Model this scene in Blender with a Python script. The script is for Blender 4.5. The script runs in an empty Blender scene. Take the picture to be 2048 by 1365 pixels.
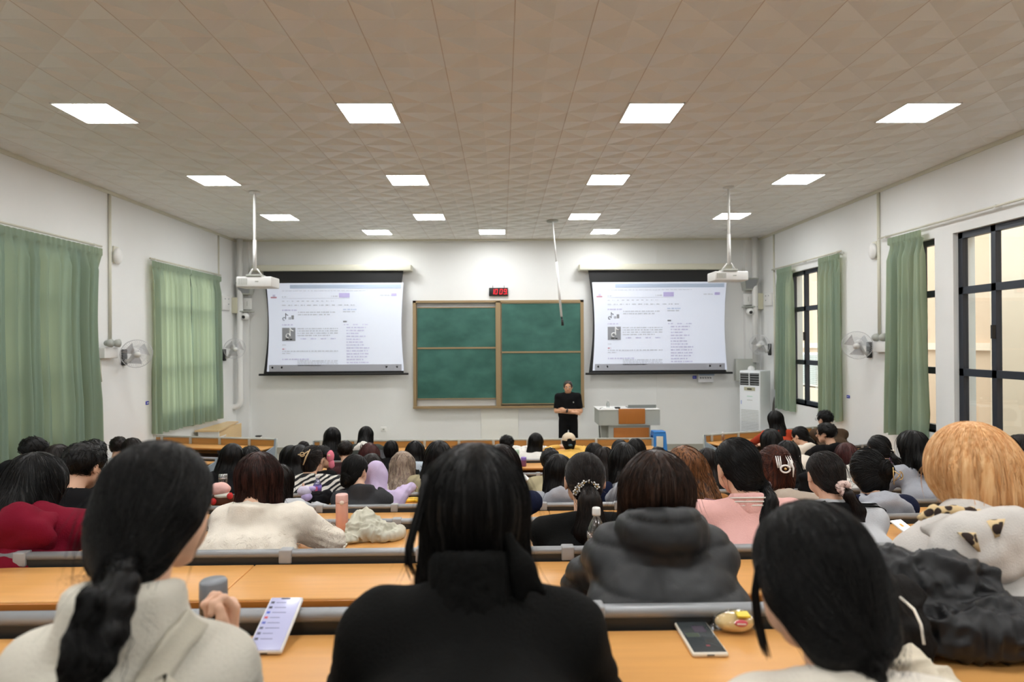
import bpy, math, random
import numpy as np
from mathutils import Vector, Matrix, Euler
random.seed(7); rng = np.random.default_rng(7)
C = bpy.context.scene
COL = C.collection
# ---------------------------------------------------------------- camera
IW, IH, F = 2048, 1365, 1260.0
CAM = np.array([0.0, 0.0, 2.4])
YAW = math.atan(19/F); PIT = math.atan(4.5/F); ROLL = 0.0061
fwd = np.array([math.sin(YAW), math.cos(YAW), math.tan(PIT)]); fwd /= np.linalg.norm(fwd)
rt0 = np.cross(fwd, [0, 0, 1.0]); rt0 /= np.linalg.norm(rt0); up0 = np.cross(rt0, fwd)
RT = rt0*math.cos(ROLL) - up0*math.sin(ROLL)          # camera rolled clockwise
UP = up0*math.cos(ROLL) + rt0*math.sin(ROLL)
cd = bpy.data.cameras.new('camera'); cam = bpy.data.objects.new('camera', cd); COL.objects.link(cam)
cd.sensor_width = 36.0; cd.lens = F/IW*36.0; cd.clip_start = 0.05; cd.clip_end = 200
mw = Matrix.Identity(4)
for r_ in range(3):
    mw[r_][0] = RT[r_]; mw[r_][1] = UP[r_]; mw[r_][2] = -fwd[r_]; mw[r_][3] = CAM[r_]
cam.matrix_world = mw
cd.dof.use_dof = True; cd.dof.focus_distance = 3.6; cd.dof.aperture_fstop = 3.2
C.camera = cam
def project(P):
    r = np.asarray(P, float)-CAM; z = r @ fwd; return IW/2+F*(r @ RT)/z, IH/2-F*(r @ UP)/z
def ray(px, py):
    return fwd + RT*((px-IW/2)/F) - UP*((py-IH/2)/F)
def at(px, py, Y):                                    # a point seen at (px, py) in the plane y = Y
    r = ray(px, py); return CAM + r*(Y/r[1])
def atx(px, py, X):                                   # ... in the plane x = X
    r = ray(px, py); return CAM + r*((X-CAM[0])/r[0])
def atz(px, py, Z):
    r = ray(px, py); return CAM + r*((Z-CAM[2])/r[2])
# ---------------------------------------------------------------- view, world, light levels
vs = C.view_settings; C.display_settings.display_device = 'sRGB'
vs.view_transform = 'Standard'; vs.look = 'None'; vs.gamma = 1.0; vs.use_curve_mapping = False
vs.exposure = 1.22
LAMP = 15.0            # ceiling panel emission
SKY = 1.9             # daylight outside
try:
    C.cycles.use_denoising = True; C.cycles.max_bounces = 8; C.cycles.diffuse_bounces = 5
    C.cycles.sample_clamp_indirect = 8; C.cycles.caustics_reflective = False; C.cycles.caustics_refractive = False
    C.cycles.transparent_max_bounces = 12
except Exception: pass
W = bpy.data.worlds.new('world'); C.world = W; W.use_nodes = True
bg = W.node_tree.nodes['Background']; bg.inputs[0].default_value = (0.92, 0.97, 1.0, 1); bg.inputs[1].default_value = SKY
# ---------------------------------------------------------------- helpers
def srgb(r, g, b):
    f = lambda c: (c/255)/12.92 if c/255 <= 0.04045 else ((c/255+0.055)/1.055)**2.4
    return (f(r), f(g), f(b), 1)
MATS = {}
def mat(name, col, rough=0.6, metal=0.0, noise=0.0, nscale=8.0, bump=0.0, bscale=60.0, stretch=(1, 1, 1), spec=0.5,
        trans=0.0, emis=None, estr=0.0, sheen=0.0, alpha=1.0, coat=0.0):
    if name in MATS: return MATS[name]
    m = bpy.data.materials.new(name); m.use_nodes = True; nt = m.node_tree; N = nt.nodes; L = nt.links
    b = N['Principled BSDF']; c = col if len(col) == 4 else tuple(col)+(1,)
    b.inputs['Base Color'].default_value = c; b.inputs['Roughness'].default_value = rough; b.inputs['Metallic'].default_value = metal
    b.inputs['Specular IOR Level'].default_value = spec
    if trans: b.inputs['Transmission Weight'].default_value = trans
    if sheen: b.inputs['Sheen Weight'].default_value = sheen
    if coat: b.inputs['Coat Weight'].default_value = coat
    if alpha < 1: b.inputs['Alpha'].default_value = alpha
    if emis is not None:
        b.inputs['Emission Color'].default_value = emis; b.inputs['Emission Strength'].default_value = estr
    tc = N.new('ShaderNodeTexCoord'); mp = N.new('ShaderNodeMapping'); L.new(tc.outputs['Object'], mp.inputs[0])
    mp.inputs['Scale'].default_value = stretch
    n1 = N.new('ShaderNodeTexNoise'); n1.inputs['Scale'].default_value = nscale; n1.inputs['Detail'].default_value = 5
    L.new(mp.outputs[0], n1.inputs['Vector'])
    if noise:
        mx = N.new('ShaderNodeMix'); mx.data_type = 'RGBA'; mx.blend_type = 'MIX'
        lo = tuple(max(0, v*(1-noise)) for v in c[:3])+(1,); hi = tuple(min(1, v*(1+noise)) for v in c[:3])+(1,)
        mx.inputs[6].default_value = lo; mx.inputs[7].default_value = hi
        L.new(n1.outputs['Fac'], mx.inputs[0]); L.new(mx.outputs[2], b.inputs['Base Color'])
    if bump:
        n2 = N.new('ShaderNodeTexNoise'); n2.inputs['Scale'].default_value = bscale; n2.inputs['Detail'].default_value = 4
        L.new(mp.outputs[0], n2.inputs['Vector'])
        bp = N.new('ShaderNodeBump'); bp.inputs['Strength'].default_value = bump; bp.inputs['Distance'].default_value = 0.01
        L.new(n2.outputs['Fac'], bp.inputs['Height']); L.new(bp.outputs[0], b.inputs['Normal'])
    MATS[name] = m; return m
class MB:
    """collects shapes, links them as ONE mesh"""
    def __init__(s): s.v = []; s.f = []; s.m = []; s.mats = []; s.sm = []
    def mi(s, m):
        if m not in s.mats: s.mats.append(m)
        return s.mats.index(m)
    def add(s, vs_, fs, m, smooth=False):
        o = len(s.v); s.v += [tuple(map(float, v)) for v in vs_]; k = s.mi(m)
        for f in fs: s.f.append([o+int(i) for i in f]); s.m.append(k); s.sm.append(smooth)
        return s
    def box(s, x0, x1, y0, y1, z0, z1, m, bev=0.0, T=None):
        if x0 > x1: x0, x1 = x1, x0
        if y0 > y1: y0, y1 = y1, y0
        if z0 > z1: z0, z1 = z1, z0
        if bev <= 0:
            v = [(x, y, z) for z in (z0, z1) for y in (y0, y1) for x in (x0, x1)]
            f = [(0, 2, 3, 1), (4, 5, 7, 6), (0, 1, 5, 4), (2, 6, 7, 3), (0, 4, 6, 2), (1, 3, 7, 5)]
            if T is not None: v = [tuple(T @ Vector(p)) for p in v]
            return s.add(v, f, m)
        import bmesh
        bm = bmesh.new(); bmesh.ops.create_cube(bm, size=1)
        for q in bm.verts: q.co = Vector(((x0+x1)/2+q.co.x*(x1-x0), (y0+y1)/2+q.co.y*(y1-y0), (z0+z1)/2+q.co.z*(z1-z0)))
        bev = min(bev, 0.49*min(x1-x0, y1-y0, z1-z0))
        bmesh.ops.bevel(bm, geom=bm.edges[:], offset=bev, segments=3, profile=0.5, affect='EDGES')
        bm.verts.index_update()
        v = [tuple(q.co if T is None else T @ q.co) for q in bm.verts]; f = [[q.index for q in fc.verts] for fc in bm.faces]; bm.free()
        return s.add(v, f, m, True)
    def tube(s, pts, r, m, n=12, caps=True):
        P = [np.array(p, float) for p in pts]; R = r if hasattr(r, '__len__') else [r]*len(P)
        vs_ = []; fs = []; prev = None
        for i, p in enumerate(P):
            t = (P[min(i+1, len(P)-1)]-P[max(i-1, 0)]); t /= (np.linalg.norm(t)+1e-9)
            if prev is None:
                a = np.cross(t, [0, 0, 1.0]); 
                if np.linalg.norm(a) < 1e-3: a = np.cross(t, [0, 1.0, 0])
            else: a = prev - t*np.dot(prev, t)
            a /= np.linalg.norm(a); prev = a; b = np.cross(t, a)
            for k in range(n):
                th = 2*math.pi*k/n; vs_.append(p+R[i]*(a*math.cos(th)+b*math.sin(th)))
        for i in range(len(P)-1):
            for k in range(n):
                k2 = (k+1) % n; fs.append((i*n+k, i*n+k2, (i+1)*n+k2, (i+1)*n+k))
        if caps: fs.append(tuple(range(n))[::-1]); fs.append(tuple((len(P)-1)*n+k for k in range(n)))
        return s.add(vs_, fs, m, True)
    def lathe(s, c, prof, m, n=24, ax='z', sx=1.0, sy=1.0):
        vs_ = []; fs = []
        for (r, h) in prof:
            for k in range(n):
                th = 2*math.pi*k/n; q = (r*math.cos(th)*sx, r*math.sin(th)*sy, h)
                if ax == 'y': q = (q[0], q[2], q[1])
                if ax == 'x': q = (q[2], q[0], q[1])
                vs_.append((c[0]+q[0], c[1]+q[1], c[2]+q[2]))
        for i in range(len(prof)-1):
            for k in range(n):
                k2 = (k+1) % n; fs.append((i*n+k, i*n+k2, (i+1)*n+k2, (i+1)*n+k))
        fs.append(tuple(range(n))[::-1]); fs.append(tuple((len(prof)-1)*n+k for k in range(n)))
        return s.add(vs_, fs, m, True)
    def sphere(s, c, r, m, n=16, rr=None):
        rr = rr or (r, r, r)
        prof = [(max(1e-4, math.sin(math.pi*i/n)), -math.cos(math.pi*i/n)) for i in range(n+1)]
        vs_ = []; fs = []; k_ = n*2
        for (a, h) in prof:
            for k in range(k_):
                th = 2*math.pi*k/k_; vs_.append((c[0]+rr[0]*a*math.cos(th), c[1]+rr[1]*a*math.sin(th), c[2]+rr[2]*h))
        for i in range(n):
            for k in range(k_):
                k2 = (k+1) % k_; fs.append((i*k_+k, i*k_+k2, (i+1)*k_+k2, (i+1)*k_+k))
        return s.add(vs_, fs, m, True)
    def prism(s, poly, axis, a0, a1, m):
        """poly: 2D outline; axis: which world axis it is extruded along"""
        n = len(poly)
        def P(p, a): return (a, p[0], p[1]) if axis == 'x' else ((p[0], a, p[1]) if axis == 'y' else (p[0], p[1], a))
        v = [P(p, a0) for p in poly]+[P(p, a1) for p in poly]
        f = [tuple(range(n)), tuple(range(2*n-1, n-1, -1))]+[(i, (i+1) % n, n+(i+1) % n, n+i) for i in range(n)]
        return s.add(v, f, m)
    def build(s, name, parent=None, origin=None, rotz=0.0):
        me = bpy.data.meshes.new(name)
        o = np.array(origin, float) if origin is not None else np.zeros(3)
        me.from_pydata([tuple(np.array(v)-o) for v in s.v], [], s.f); me.update()
        for m in s.mats: me.materials.append(m)
        me.polygons.foreach_set('material_index', s.m); me.polygons.foreach_set('use_smooth', s.sm)
        import bmesh
        bm = bmesh.new(); bm.from_mesh(me); bmesh.ops.recalc_face_normals(bm, faces=bm.faces); bm.to_mesh(me); bm.free()
        ob = bpy.data.objects.new(name, me); COL.objects.link(ob)
        if origin is not None: ob.location = o
        if rotz: ob.rotation_euler = (0, 0, rotz)
        if parent is not None: ob.parent = parent
        return ob
def tag(o, label=None, cat=None, group=None, kind=None):
    if label: o['label'] = label
    if cat: o['category'] = cat
    if group: o['group'] = group
    if kind: o['kind'] = kind
    return o
def empty(name, loc=(0, 0, 0), rz=0.0, label=None, cat=None, group=None):
    o = bpy.data.objects.new(name, None); COL.objects.link(o); o.location = tuple(map(float, loc)); o.rotation_euler = (0, 0, rz)
    return tag(o, label, cat, group)
def struct(mb, name):
    o = mb.build(name); o['kind'] = 'structure'; return o
def copytree(o, parent=None):
    c = o.copy(); COL.objects.link(c); c.parent = parent
    for ch in list(o.children): copytree(ch, c)
    return c
# ---------------------------------------------------------------- materials
M_wall = mat('white_plaster', srgb(232, 233, 232), 0.75, noise=0.03, nscale=2.0, bump=0.08, bscale=30)
M_trim = mat('cream_plastic', srgb(214, 212, 196), 0.5)
M_white = mat('white_plastic', srgb(228, 228, 226), 0.4)
M_cream = mat('cream_box', srgb(205, 203, 180), 0.45)
M_grey = mat('grey_metal', srgb(150, 153, 156), 0.38, metal=0.35, bump=0.05, bscale=200)
M_greyp = mat('grey_paint', srgb(172, 175, 168), 0.5)
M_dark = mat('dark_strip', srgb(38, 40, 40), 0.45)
M_black = mat('black_plastic', srgb(18, 18, 19), 0.35)
M_frame = mat('window_metal', srgb(47, 52, 62), 0.4, metal=0.2)
M_floor = mat('floor_stone', srgb(165, 160, 148), 0.35, noise=0.08, nscale=12)
def wood(name, c, rough=0.28, st=(1.2, 14, 14), noise=0.12):
    return mat(name, c, rough, noise=noise, nscale=3.0, stretch=st, bump=0.02, bscale=14, coat=0.0, spec=0.35)
M_wood = wood('orange_laminate', srgb(214, 158, 92), 0.36)
M_wedge = wood('orange_laminate_edge', srgb(176, 112, 48), 0.35)
M_brown = wood('brown_plywood', srgb(120, 66, 30), 0.4)
M_light = mat('light_wood', srgb(222, 190, 140), 0.4, noise=0.08, nscale=3, stretch=(1, 10, 10))
M_lect = mat('lectern_wood', srgb(176, 108, 44), 0.4, noise=0.08, nscale=4, stretch=(10, 10, 1))
def glass():
    m = bpy.data.materials.new('window_glass'); m.use_nodes = True; N = m.node_tree.nodes; L = m.node_tree.links
    N.remove(N['Principled BSDF']); o = N['Material Output']; t = N.new('ShaderNodeBsdfTransparent'); g = N.new('ShaderNodeBsdfGlossy')
    t.inputs[0].default_value = (0.9, 0.93, 0.92, 1); g.inputs['Roughness'].default_value = 0.02
    mx = N.new('ShaderNodeMixShader'); mx.inputs[0].default_value = 0.07
    L.new(t.outputs[0], mx.inputs[1]); L.new(g.outputs[0], mx.inputs[2]); L.new(mx.outputs[0], o.inputs[0]); return m
M_glass = glass()
def clear(name, tint, fac=0.14, rough=0.05):
    m = bpy.data.materials.new(name); m.use_nodes = True; N = m.node_tree.nodes; L = m.node_tree.links
    N.remove(N['Principled BSDF']); o = N['Material Output']; t = N.new('ShaderNodeBsdfTransparent'); g = N.new('ShaderNodeBsdfGlossy')
    t.inputs[0].default_value = tint; g.inputs['Roughness'].default_value = rough
    fr = N.new('ShaderNodeLayerWeight'); fr.inputs[0].default_value = 0.35
    ad = N.new('ShaderNodeMath'); ad.operation = 'MULTIPLY_ADD'; ad.inputs[1].default_value = 0.6; ad.inputs[2].default_value = fac
    L.new(fr.outputs['Facing'], ad.inputs[0])
    mx = N.new('ShaderNodeMixShader'); L.new(ad.outputs[0], mx.inputs[0])
    L.new(t.outputs[0], mx.inputs[1]); L.new(g.outputs[0], mx.inputs[2]); L.new(mx.outputs[0], o.inputs[0]); return m
def curtain_mat():
    m = bpy.data.materials.new('curtain_cloth'); m.use_nodes = True; N = m.node_tree.nodes; L = m.node_tree.links
    N.remove(N['Principled BSDF']); o = N['Material Output']
    d = N.new('ShaderNodeBsdfDiffuse'); t = N.new('ShaderNodeBsdfTranslucent'); mx = N.new('ShaderNodeMixShader'); mx.inputs[0].default_value = 0.40
    d.inputs[0].default_value = srgb(138, 162, 151); t.inputs[0].default_value = srgb(212, 212, 168)
    tc = N.new('ShaderNodeTexCoord'); n = N.new('ShaderNodeTexNoise'); n.inputs['Scale'].default_value = 120
    L.new(tc.outputs['Object'], n.inputs['Vector']); bp = N.new('ShaderNodeBump'); bp.inputs['Strength'].default_value = 0.15
    bp.inputs['Distance'].default_value = 0.002
    L.new(n.outputs['Fac'], bp.inputs['Height']); L.new(bp.outputs[0], d.inputs['Normal'])
    L.new(d.outputs[0], mx.inputs[1]); L.new(t.outputs[0], mx.inputs[2]); L.new(mx.outputs[0], o.inputs[0]); return m
M_curt = curtain_mat()
# ---------------------------------------------------------------- room shell
XL, XR, YF, YB, ZC = -5.83, 5.72, 14.0, -3.5, 4.70
WT = 0.28
WZ0, WZ1 = 1.20, 3.76
TW, TD, TX0, TY0 = 0.56, 0.514, 0.10, 6.27
def ceiling_mat():
    m = bpy.data.materials.new('embossed_ceiling'); m.use_nodes = True; nt = m.node_tree; N = nt.nodes; L = nt.links
    b = N['Principled BSDF']; b.inputs['Roughness'].default_value = 0.5; b.inputs['Specular IOR Level'].default_value = 0.4
    tc = N.new('ShaderNodeTexCoord'); sp = N.new('ShaderNodeSeparateXYZ'); L.new(tc.outputs['Object'], sp.inputs[0])
    def mth(op, a, bb=None, c=None):
        n = N.new('ShaderNodeMath'); n.operation = op
        for i, v in enumerate((a, bb, c)):
            if v is None: continue
            if isinstance(v, (int, float)): n.inputs[i].default_value = v
            else: L.new(v, n.inputs[i])
        return n.outputs[0]
    u = mth('FRACT', mth('DIVIDE', mth('SUBTRACT', sp.outputs[0], TX0-56), TW))
    v = mth('FRACT', mth('DIVIDE', mth('SUBTRACT', sp.outputs[1], TY0-TD*50.5), TD))
    au = mth('ABSOLUTE', mth('SUBTRACT', u, 0.5)); av = mth('ABSOLUTE', mth('SUBTRACT', v, 0.5))
    dia = mth('ADD', au, av)                                # 0 centre .. 1 corner
    h1 = mth('ABSOLUTE', mth('SUBTRACT', dia, 0.5))          # creases along the diamond
    h = mth('MULTIPLY', mth('SMOOTH_MIN', h1, 0.42, 0.1), 0.16)
    groove = mth('GREATER_THAN', au, 0.492)
    gv = mth('GREATER_THAN', av, 0.494)
    h = mth('SUBTRACT', h, mth('MULTIPLY', groove, 0.006))
    bp = N.new('ShaderNodeBump'); bp.inputs['Strength'].default_value = 0.9; bp.inputs['Distance'].default_value = 1.0
    L.new(h, bp.inputs['Height']); L.new(bp.outputs[0], b.inputs['Normal'])
    mx = N.new('ShaderNodeMix'); mx.data_type = 'RGBA'; mx.inputs[6].default_value = srgb(238, 236, 231); mx.inputs[7].default_value = srgb(214, 204, 194)
    L.new(mth('MAXIMUM', groove, mth('MULTIPLY', gv, 0.3)), mx.inputs[0]); L.new(mx.outputs[2], b.inputs['Base Color']); return m
M_ceil = ceiling_mat()
mb = MB(); mb.box(XL-WT, XR+WT, YB, YF+WT, ZC, ZC+0.15, M_ceil); struct(mb, 'ceiling')
mb = MB(); mb.box(XL-WT, XR+WT, YF, YF+WT, -0.2, ZC, M_wall)
mb.box(XL, XL+0.27, YF-0.12, YF, 0, ZC, M_wall); mb.box(XR-0.33, XR, YF-0.12, YF, 0, ZC, M_wall); struct(mb, 'wall_front')
mb = MB(); mb.box(XL-WT, XR+WT, YB-WT, YB, -0.2, ZC, M_wall); struct(mb, 'wall_back')
def side_wall(name, x0, x1, opens):
    mb = MB(); y = YB
    for (a, b) in sorted(opens):
        mb.box(x0, x1, y, a, -0.2, ZC, M_wall); mb.box(x0, x1, a, b, -0.2, WZ0, M_wall); mb.box(x0, x1, a, b, WZ1, ZC, M_wall); y = b
    mb.box(x0, x1, y, YF, -0.2, ZC, M_wall); return struct(mb, name)
OPR = [(1.2, 3.2), (3.6, 5.5), (5.75, 7.90), (8.24, 9.0), (10.65, 12.5)]
OPL = [(1.0, 3.6), (5.6, 8.75), (10.7, 12.72)]
side_wall('wall_left', XL-WT, XL, OPL); side_wall('wall_right', XR, XR+WT, OPR)
# stepped floor: user floor of row i lies between rail i-1 and rail i
RD = [1.5+1.0*i for i in range(8)]+[9.75]
RV = [538, 415, 354, 324, 300, 283, 262, 234, 202]
RZ = [2.4-RV[i]*RD[i]/F for i in range(9)]             # height of each rail centre
FZ = [max(0.0, z-0.80) for z in RZ]; FZ[8] = 0.0; FZ[7] = 0.0; FZ[6] = 0.03
mb = MB(); mb.box(XL, XR, RD[6], YF, -0.2, 0.0, M_floor)
y1 = RD[6]
for i in range(6, -1, -1):
    y0 = RD[i-1] if i > 0 else 0.5
    mb.box(XL, XR, y0, RD[i], -0.2, FZ[i], M_floor)
mb.box(XL, XR, YB, 0.5, -0.2, 1.05, M_floor)
struct(mb, 'floor')
mb = MB()
mb.box(XL+0.27, XR-0.33, YF-0.012, YF, 0, 0.13, mat('grey_skirting', srgb(168, 166, 155), 0.5)); struct(mb, 'baseboard_front')
for nm, xa, xb in (('trim_1', XL, XL+0.02), ('trim_2', XR-0.02, XR)):
    mb = MB(); mb.box(xa, xb, YB, YF, ZC-0.05, ZC, M_trim); struct(mb, nm)
mb = MB(); mb.box(XL, XR, YF-0.14, YF-0.12, ZC-0.04, ZC, M_trim)
struct(mb, 'trim_3')
# panels of the wall: thin vertical joints in front wall
mb = MB()
for px in (1315,):
    p = at(px, 600, YF); mb.box(p[0]-0.03, p[0]+0.03, YF-0.02, YF, 0.1, ZC, M_wall)
p = at(996, 500, YF); mb.box(p[0]-0.02, p[0]+0.02, YF-0.012, YF, 3.45, ZC, M_wall)
struct(mb, 'trim_4')
# windows
def window(idx, x, y0, y1, side, vbars, hb=(3.03, 2.0)):
    t = 0.05; xi = x+side*0.10
    root = empty('window_%d' % idx, (xi, (y0+y1)/2, WZ0)); root['kind'] = 'structure'
    def bx(ya, yb, za, zb, m=M_frame, th=0.035): mbf.box(xi-th, xi+th, ya, yb, za, zb, m)
    mbf = MB(); w = 0.075
    bx(y0, y1, WZ0, WZ0+w); bx(y0, y1, WZ1-w, WZ1); bx(y0, y0+w, WZ0, WZ1); bx(y1-w, y1, WZ0, WZ1)
    for z in hb: bx(y0, y1, z-0.045, z+0.045)
    for v in vbars: bx(v-0.035, v+0.035, WZ0, WZ1)
    for v in vbars[:1]:
        mbf.box(xi-side*0.035, xi-side*0.075, v-0.03, v+0.0, 2.42, 2.58, M_black)
    f = mbf.build('window_frame', root, None); f.matrix_parent_inverse = Matrix.Translation(-Vector(root.location))
    g = MB(); g.box(xi-0.003, xi+0.003, y0+w, y1-w, WZ0+w, WZ1-w, M_glass); g = g.build('pane', root); g.matrix_parent_inverse = Matrix.Translation(-Vector(root.location))
    s = MB(); s.box(x+side*0.0, x+side*WT, y0, y1, WZ0-0.02, WZ0, M_wall)
    s = s.build('window_sill', root); s.matrix_parent_inverse = Matrix.Translation(-Vector(root.location))
window(1, XR, 5.75, 7.90, 1, [7.33, 6.78, 6.25]); window(2, XR, 8.24, 9.0, 1, [8.62]); window(3, XR, 10.65, 12.5, 1, [11.96, 11.45, 11.0])
window(4, XR, 3.6, 5.5, 1, [4.2, 4.9]); window(5, XR, 1.2, 3.2, 1, [1.9, 2.5])
window(6, XL, 5.6, 8.75, -1, [6.4, 7.2, 8.0]); window(7, XL, 10.7, 12.72, -1, [11.4, 12.05]); window(8, XL, 1.0, 3.6, -1, [1.9, 2.7])
# outside: beige building beyond the right windows, added light-blocking wall to the left, ground
def outside(mb, name, label, cat): tag(mb.build(name), label, cat)
M_beige = mat('beige_render', srgb(206, 178, 152), 0.8, noise=0.03, nscale=3)
M_beige2 = mat('beige_render_pale', srgb(228, 208, 186), 0.8)
mb = MB(); mb.box(8.6, 9.0, -4, 8.9, -3, 9, M_beige); mb.box(8.45, 8.62, -4, 8.9, 0.6, 0.9, M_beige2)
mb.box(8.3, 9.0, 9.9, 10.6, -3, 9, M_beige2)
mb.box(9.6, 10, 10.6, 20, -3, 5.2, M_beige); mb.box(9.5, 10, 10.6, 20, 2.2, 2.35, M_beige2)
bl = mb.build('neighbouring_building'); tag(bl, 'beige rendered building wall seen through the right-hand windows', 'building')
mb = MB(); mb.box(-9.4, -8.4, 0, 9.6, -3, 7, mat('shade_wall_grey', srgb(120, 124, 112), .9)); tag(mb.build('added_shade_wall'), 'added grey-green wall outside, shading the wide closed left curtain', 'building')  # added unseen wall, keeps daylight off the near left curtain
def outdoor_unit(x, y, z):
    e = empty('outdoor_unit', (x, y, z), 0, 'white outdoor air conditioner unit with louvres outside the far right window', 'air conditioner')
    u = MB(); u.box(-.18, .18, -.42, .42, 0, .78, M_white, 0.02); u.build('casing', e)
    u = MB()
    for k in range(16): u.box(-.20, -.18, -.40, .40, .05+k*.044, .072+k*.044, M_greyp)
    u.build('louvre', e)
    u = MB(); u.box(-.2, .25, -.4, -.36, -.03, 0, M_greyp); u.box(-.2, .25, .36, .4, -.03, 0, M_greyp); u.build('bracket', e)
pt = atx(1628, 765, 7.3); outdoor_unit(7.4, float(pt[1])+0.1, 1.35)
mb = MB(); mb.box(7.1, 7.75, float(pt[1])-.6, float(pt[1])+.8, -3.0, 1.32, M_beige2); tag(mb.build('parapet'), 'pale outside parapet carrying the outdoor air conditioner unit', 'parapet')
mb = MB(); mb.box(-30, 30, -15, 40, -3.2, -3.0, mat('paving_outside', srgb(150, 150, 140), 0.9)); g = mb.build('ground'); g['kind'] = 'structure'
# ---------------------------------------------------------------- ceiling lamps (the grid goes on over the rear seats)
M_lamp = mat('lamp_diffuser', (1, 1, 1), 0.5, emis=(0.99, 1.0, 1.0, 1), estr=LAMP)
M_lampf = mat('lamp_frame', srgb(235, 235, 232), 0.4)
def build_lamp():
    e = empty('ceiling_light'); a = 0.27
    m1 = MB()
    for (x0, x1, y0, y1) in ((-a, a, -a, -a+.012), (-a, a, a-.012, a), (-a, -a+.012, -a, a), (a-.012, a, -a, a)): m1.box(x0, x1, y0, y1, -.012, 0, M_lampf)
    m1.build('frame', e)
    m2 = MB(); m2.box(-a+.012, a-.012, -a+.012, a-.012, -.008, 0, M_lamp); m2.build('diffuser', e); return e
L0 = build_lamp(); first = True
rows = [(3.70, 'row just above the picture', 4), (1.13, 'row above the nearest seats', 4), (-1.44, 'rearmost row', 4), (6.27, 'nearest row', 4), (8.83, 'second nearest row', 4), (11.40, 'third nearest row', 4), (12.95, 'three-light row by the board', 3)]
names4 = ['far left', 'centre left', 'centre right', 'far right']
for (y, nm, n) in rows:
    xs = [0.095+TW*k for k in (-7.3, -2.5, 2.5, 7.3)] if n == 4 else [-2.55, -0.2, 2.12]
    nn = names4 if n == 4 else ['left', 'middle', 'right']
    for x, pn in zip(xs, nn):
        o = L0 if first else copytree(L0); first = False
        o.location = (x, y, ZC); tag(o, 'lit square ceiling panel light, %s in the %s' % (pn, nm), 'ceiling light', 'square ceiling light panels')
# ================================================================ fixtures on walls and at the front
def S(root, mb, name, **k):
    """build a part whose vertices are in world coordinates under an unrotated root"""
    o = mb.build(name, root); o.matrix_parent_inverse = Matrix.Translation(-Vector(root.location)); 
    for a, b in k.items(): o[a] = b
    return o
# ---- curtains
def curtain(x, y0, y1, z0, z1, side, label, amp=0.06, wl=0.17, seed=0, lean=0.0, group='green curtains'):
    """side +1: hangs on the right wall (room side is -x)"""
    r = np.random.default_rng(seed); ns = max(90, int((y1-y0)/0.012)); nz = 44
    root = empty('curtain', (x, (y0+y1)/2, z1), 0, label, 'curtain', group)
    s = np.linspace(y0, y1, ns); ph0 = r.uniform(0, 6)
    wob = np.cumsum(r.normal(0, 1, ns)); wob = np.convolve(wob, np.ones(40)/40, 'same'); wob = (wob-wob.mean())/(wob.std()+1e-6)
    wob2 = np.cumsum(r.normal(0, 1, ns)); wob2 = np.convolve(wob2, np.ones(60)/60, 'same'); wob2 = (wob2-wob2.mean())/(wob2.std()+1e-6)
    V = []; Fc = []
    for j in range(nz+1):
        t = j/nz; z = z1 + (z0-z1)*t
        if j < 7: z = z1-0.02*j
        else: z = (z1-0.12)+(z0-z1+0.12)*(j-6)/(nz-6)
        head = 1 if j < 6 else 0
        tt = max(0.0, (z1-0.12-z)/(z1-z0))
        A = 1.55*amp*(0.55+0.6*tt)
        ph = 2*math.pi*s/wl+ph0+0.9*wob*(0.4+0.6*tt)
        d = A*(2*np.abs(np.sin(ph/2))**0.75-1.2+0.35*np.sin(1.7*ph+1.1*wob2+1.5*tt))
        if head: d = 0.022*np.abs(np.sin(ph))**0.5 + 0.01*np.sin(ph*2)
        else:
            k = min(1, (j-6)/3); d = d*k+(1-k)*0.018*np.sin(ph)
        sq = (s-(y0+y1)/2)*(1-0.03*math.sin(math.pi*min(1, tt*1.4)))+(y0+y1)/2+lean*tt
        zz = z - (0.012*np.abs(np.sin(ph)) if j == 0 else 0) + (0.012*np.sin(ph*0.7+ph0) if j == nz else 0)
        for i in range(ns): V.append((x-side*(0.075+d[i]), sq[i], zz if np.isscalar(zz) else zz[i]))
    for j in range(nz):
        for i in range(ns-1): Fc.append((j*ns+i, j*ns+i+1, (j+1)*ns+i+1, (j+1)*ns+i))
    mb = MB(); mb.add(V, Fc, M_curt, True); S(root, mb, 'cloth')
    mb = MB(); mb.box(x-side*0.10, x-side*0.085, y0, y1, z1-0.115, z1-0.105, mat('curtain_seam', srgb(104, 130, 112), 0.8))
    return root
curtain(XL+0.0, 4.6, 9.12, 0.93, 3.80, -1, 'wide closed green curtain nearest the viewer on the left wall', 0.06, 0.19, 3)
curtain(XL, 10.42, 11.72, 0.93, 3.80, -1, 'backlit green curtain half on left wall, nearer half of the far window', 0.042, 0.15, 5, 0.06)
curtain(XL, 11.72, 12.95, 0.91, 3.80, -1, 'backlit green curtain half on left wall, half closer to the board', 0.042, 0.15, 6)
curtain(XR, 12.15, 12.85, 1.04, 3.88, 1, 'narrow green curtain beside the standing air conditioner, far edge of right window', 0.035, 0.12, 8)
curtain(XR, 10.42, 11.15, 1.06, 3.88, 1, 'green curtain gathered at the near edge of the far right window', 0.05, 0.14, 9)
curtain(XR, 8.36, 9.10, 1.06, 3.90, 1, 'tall gathered green curtain between the two right-hand fans windows and the near window', 0.06, 0.12, 10)
for o_ in bpy.data.objects:
    if o_.get('label', '').startswith('tall gathered green curtain'): o_['label'] = 'tall gathered green curtain left of the large near window, nearest on the right wall'
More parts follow.
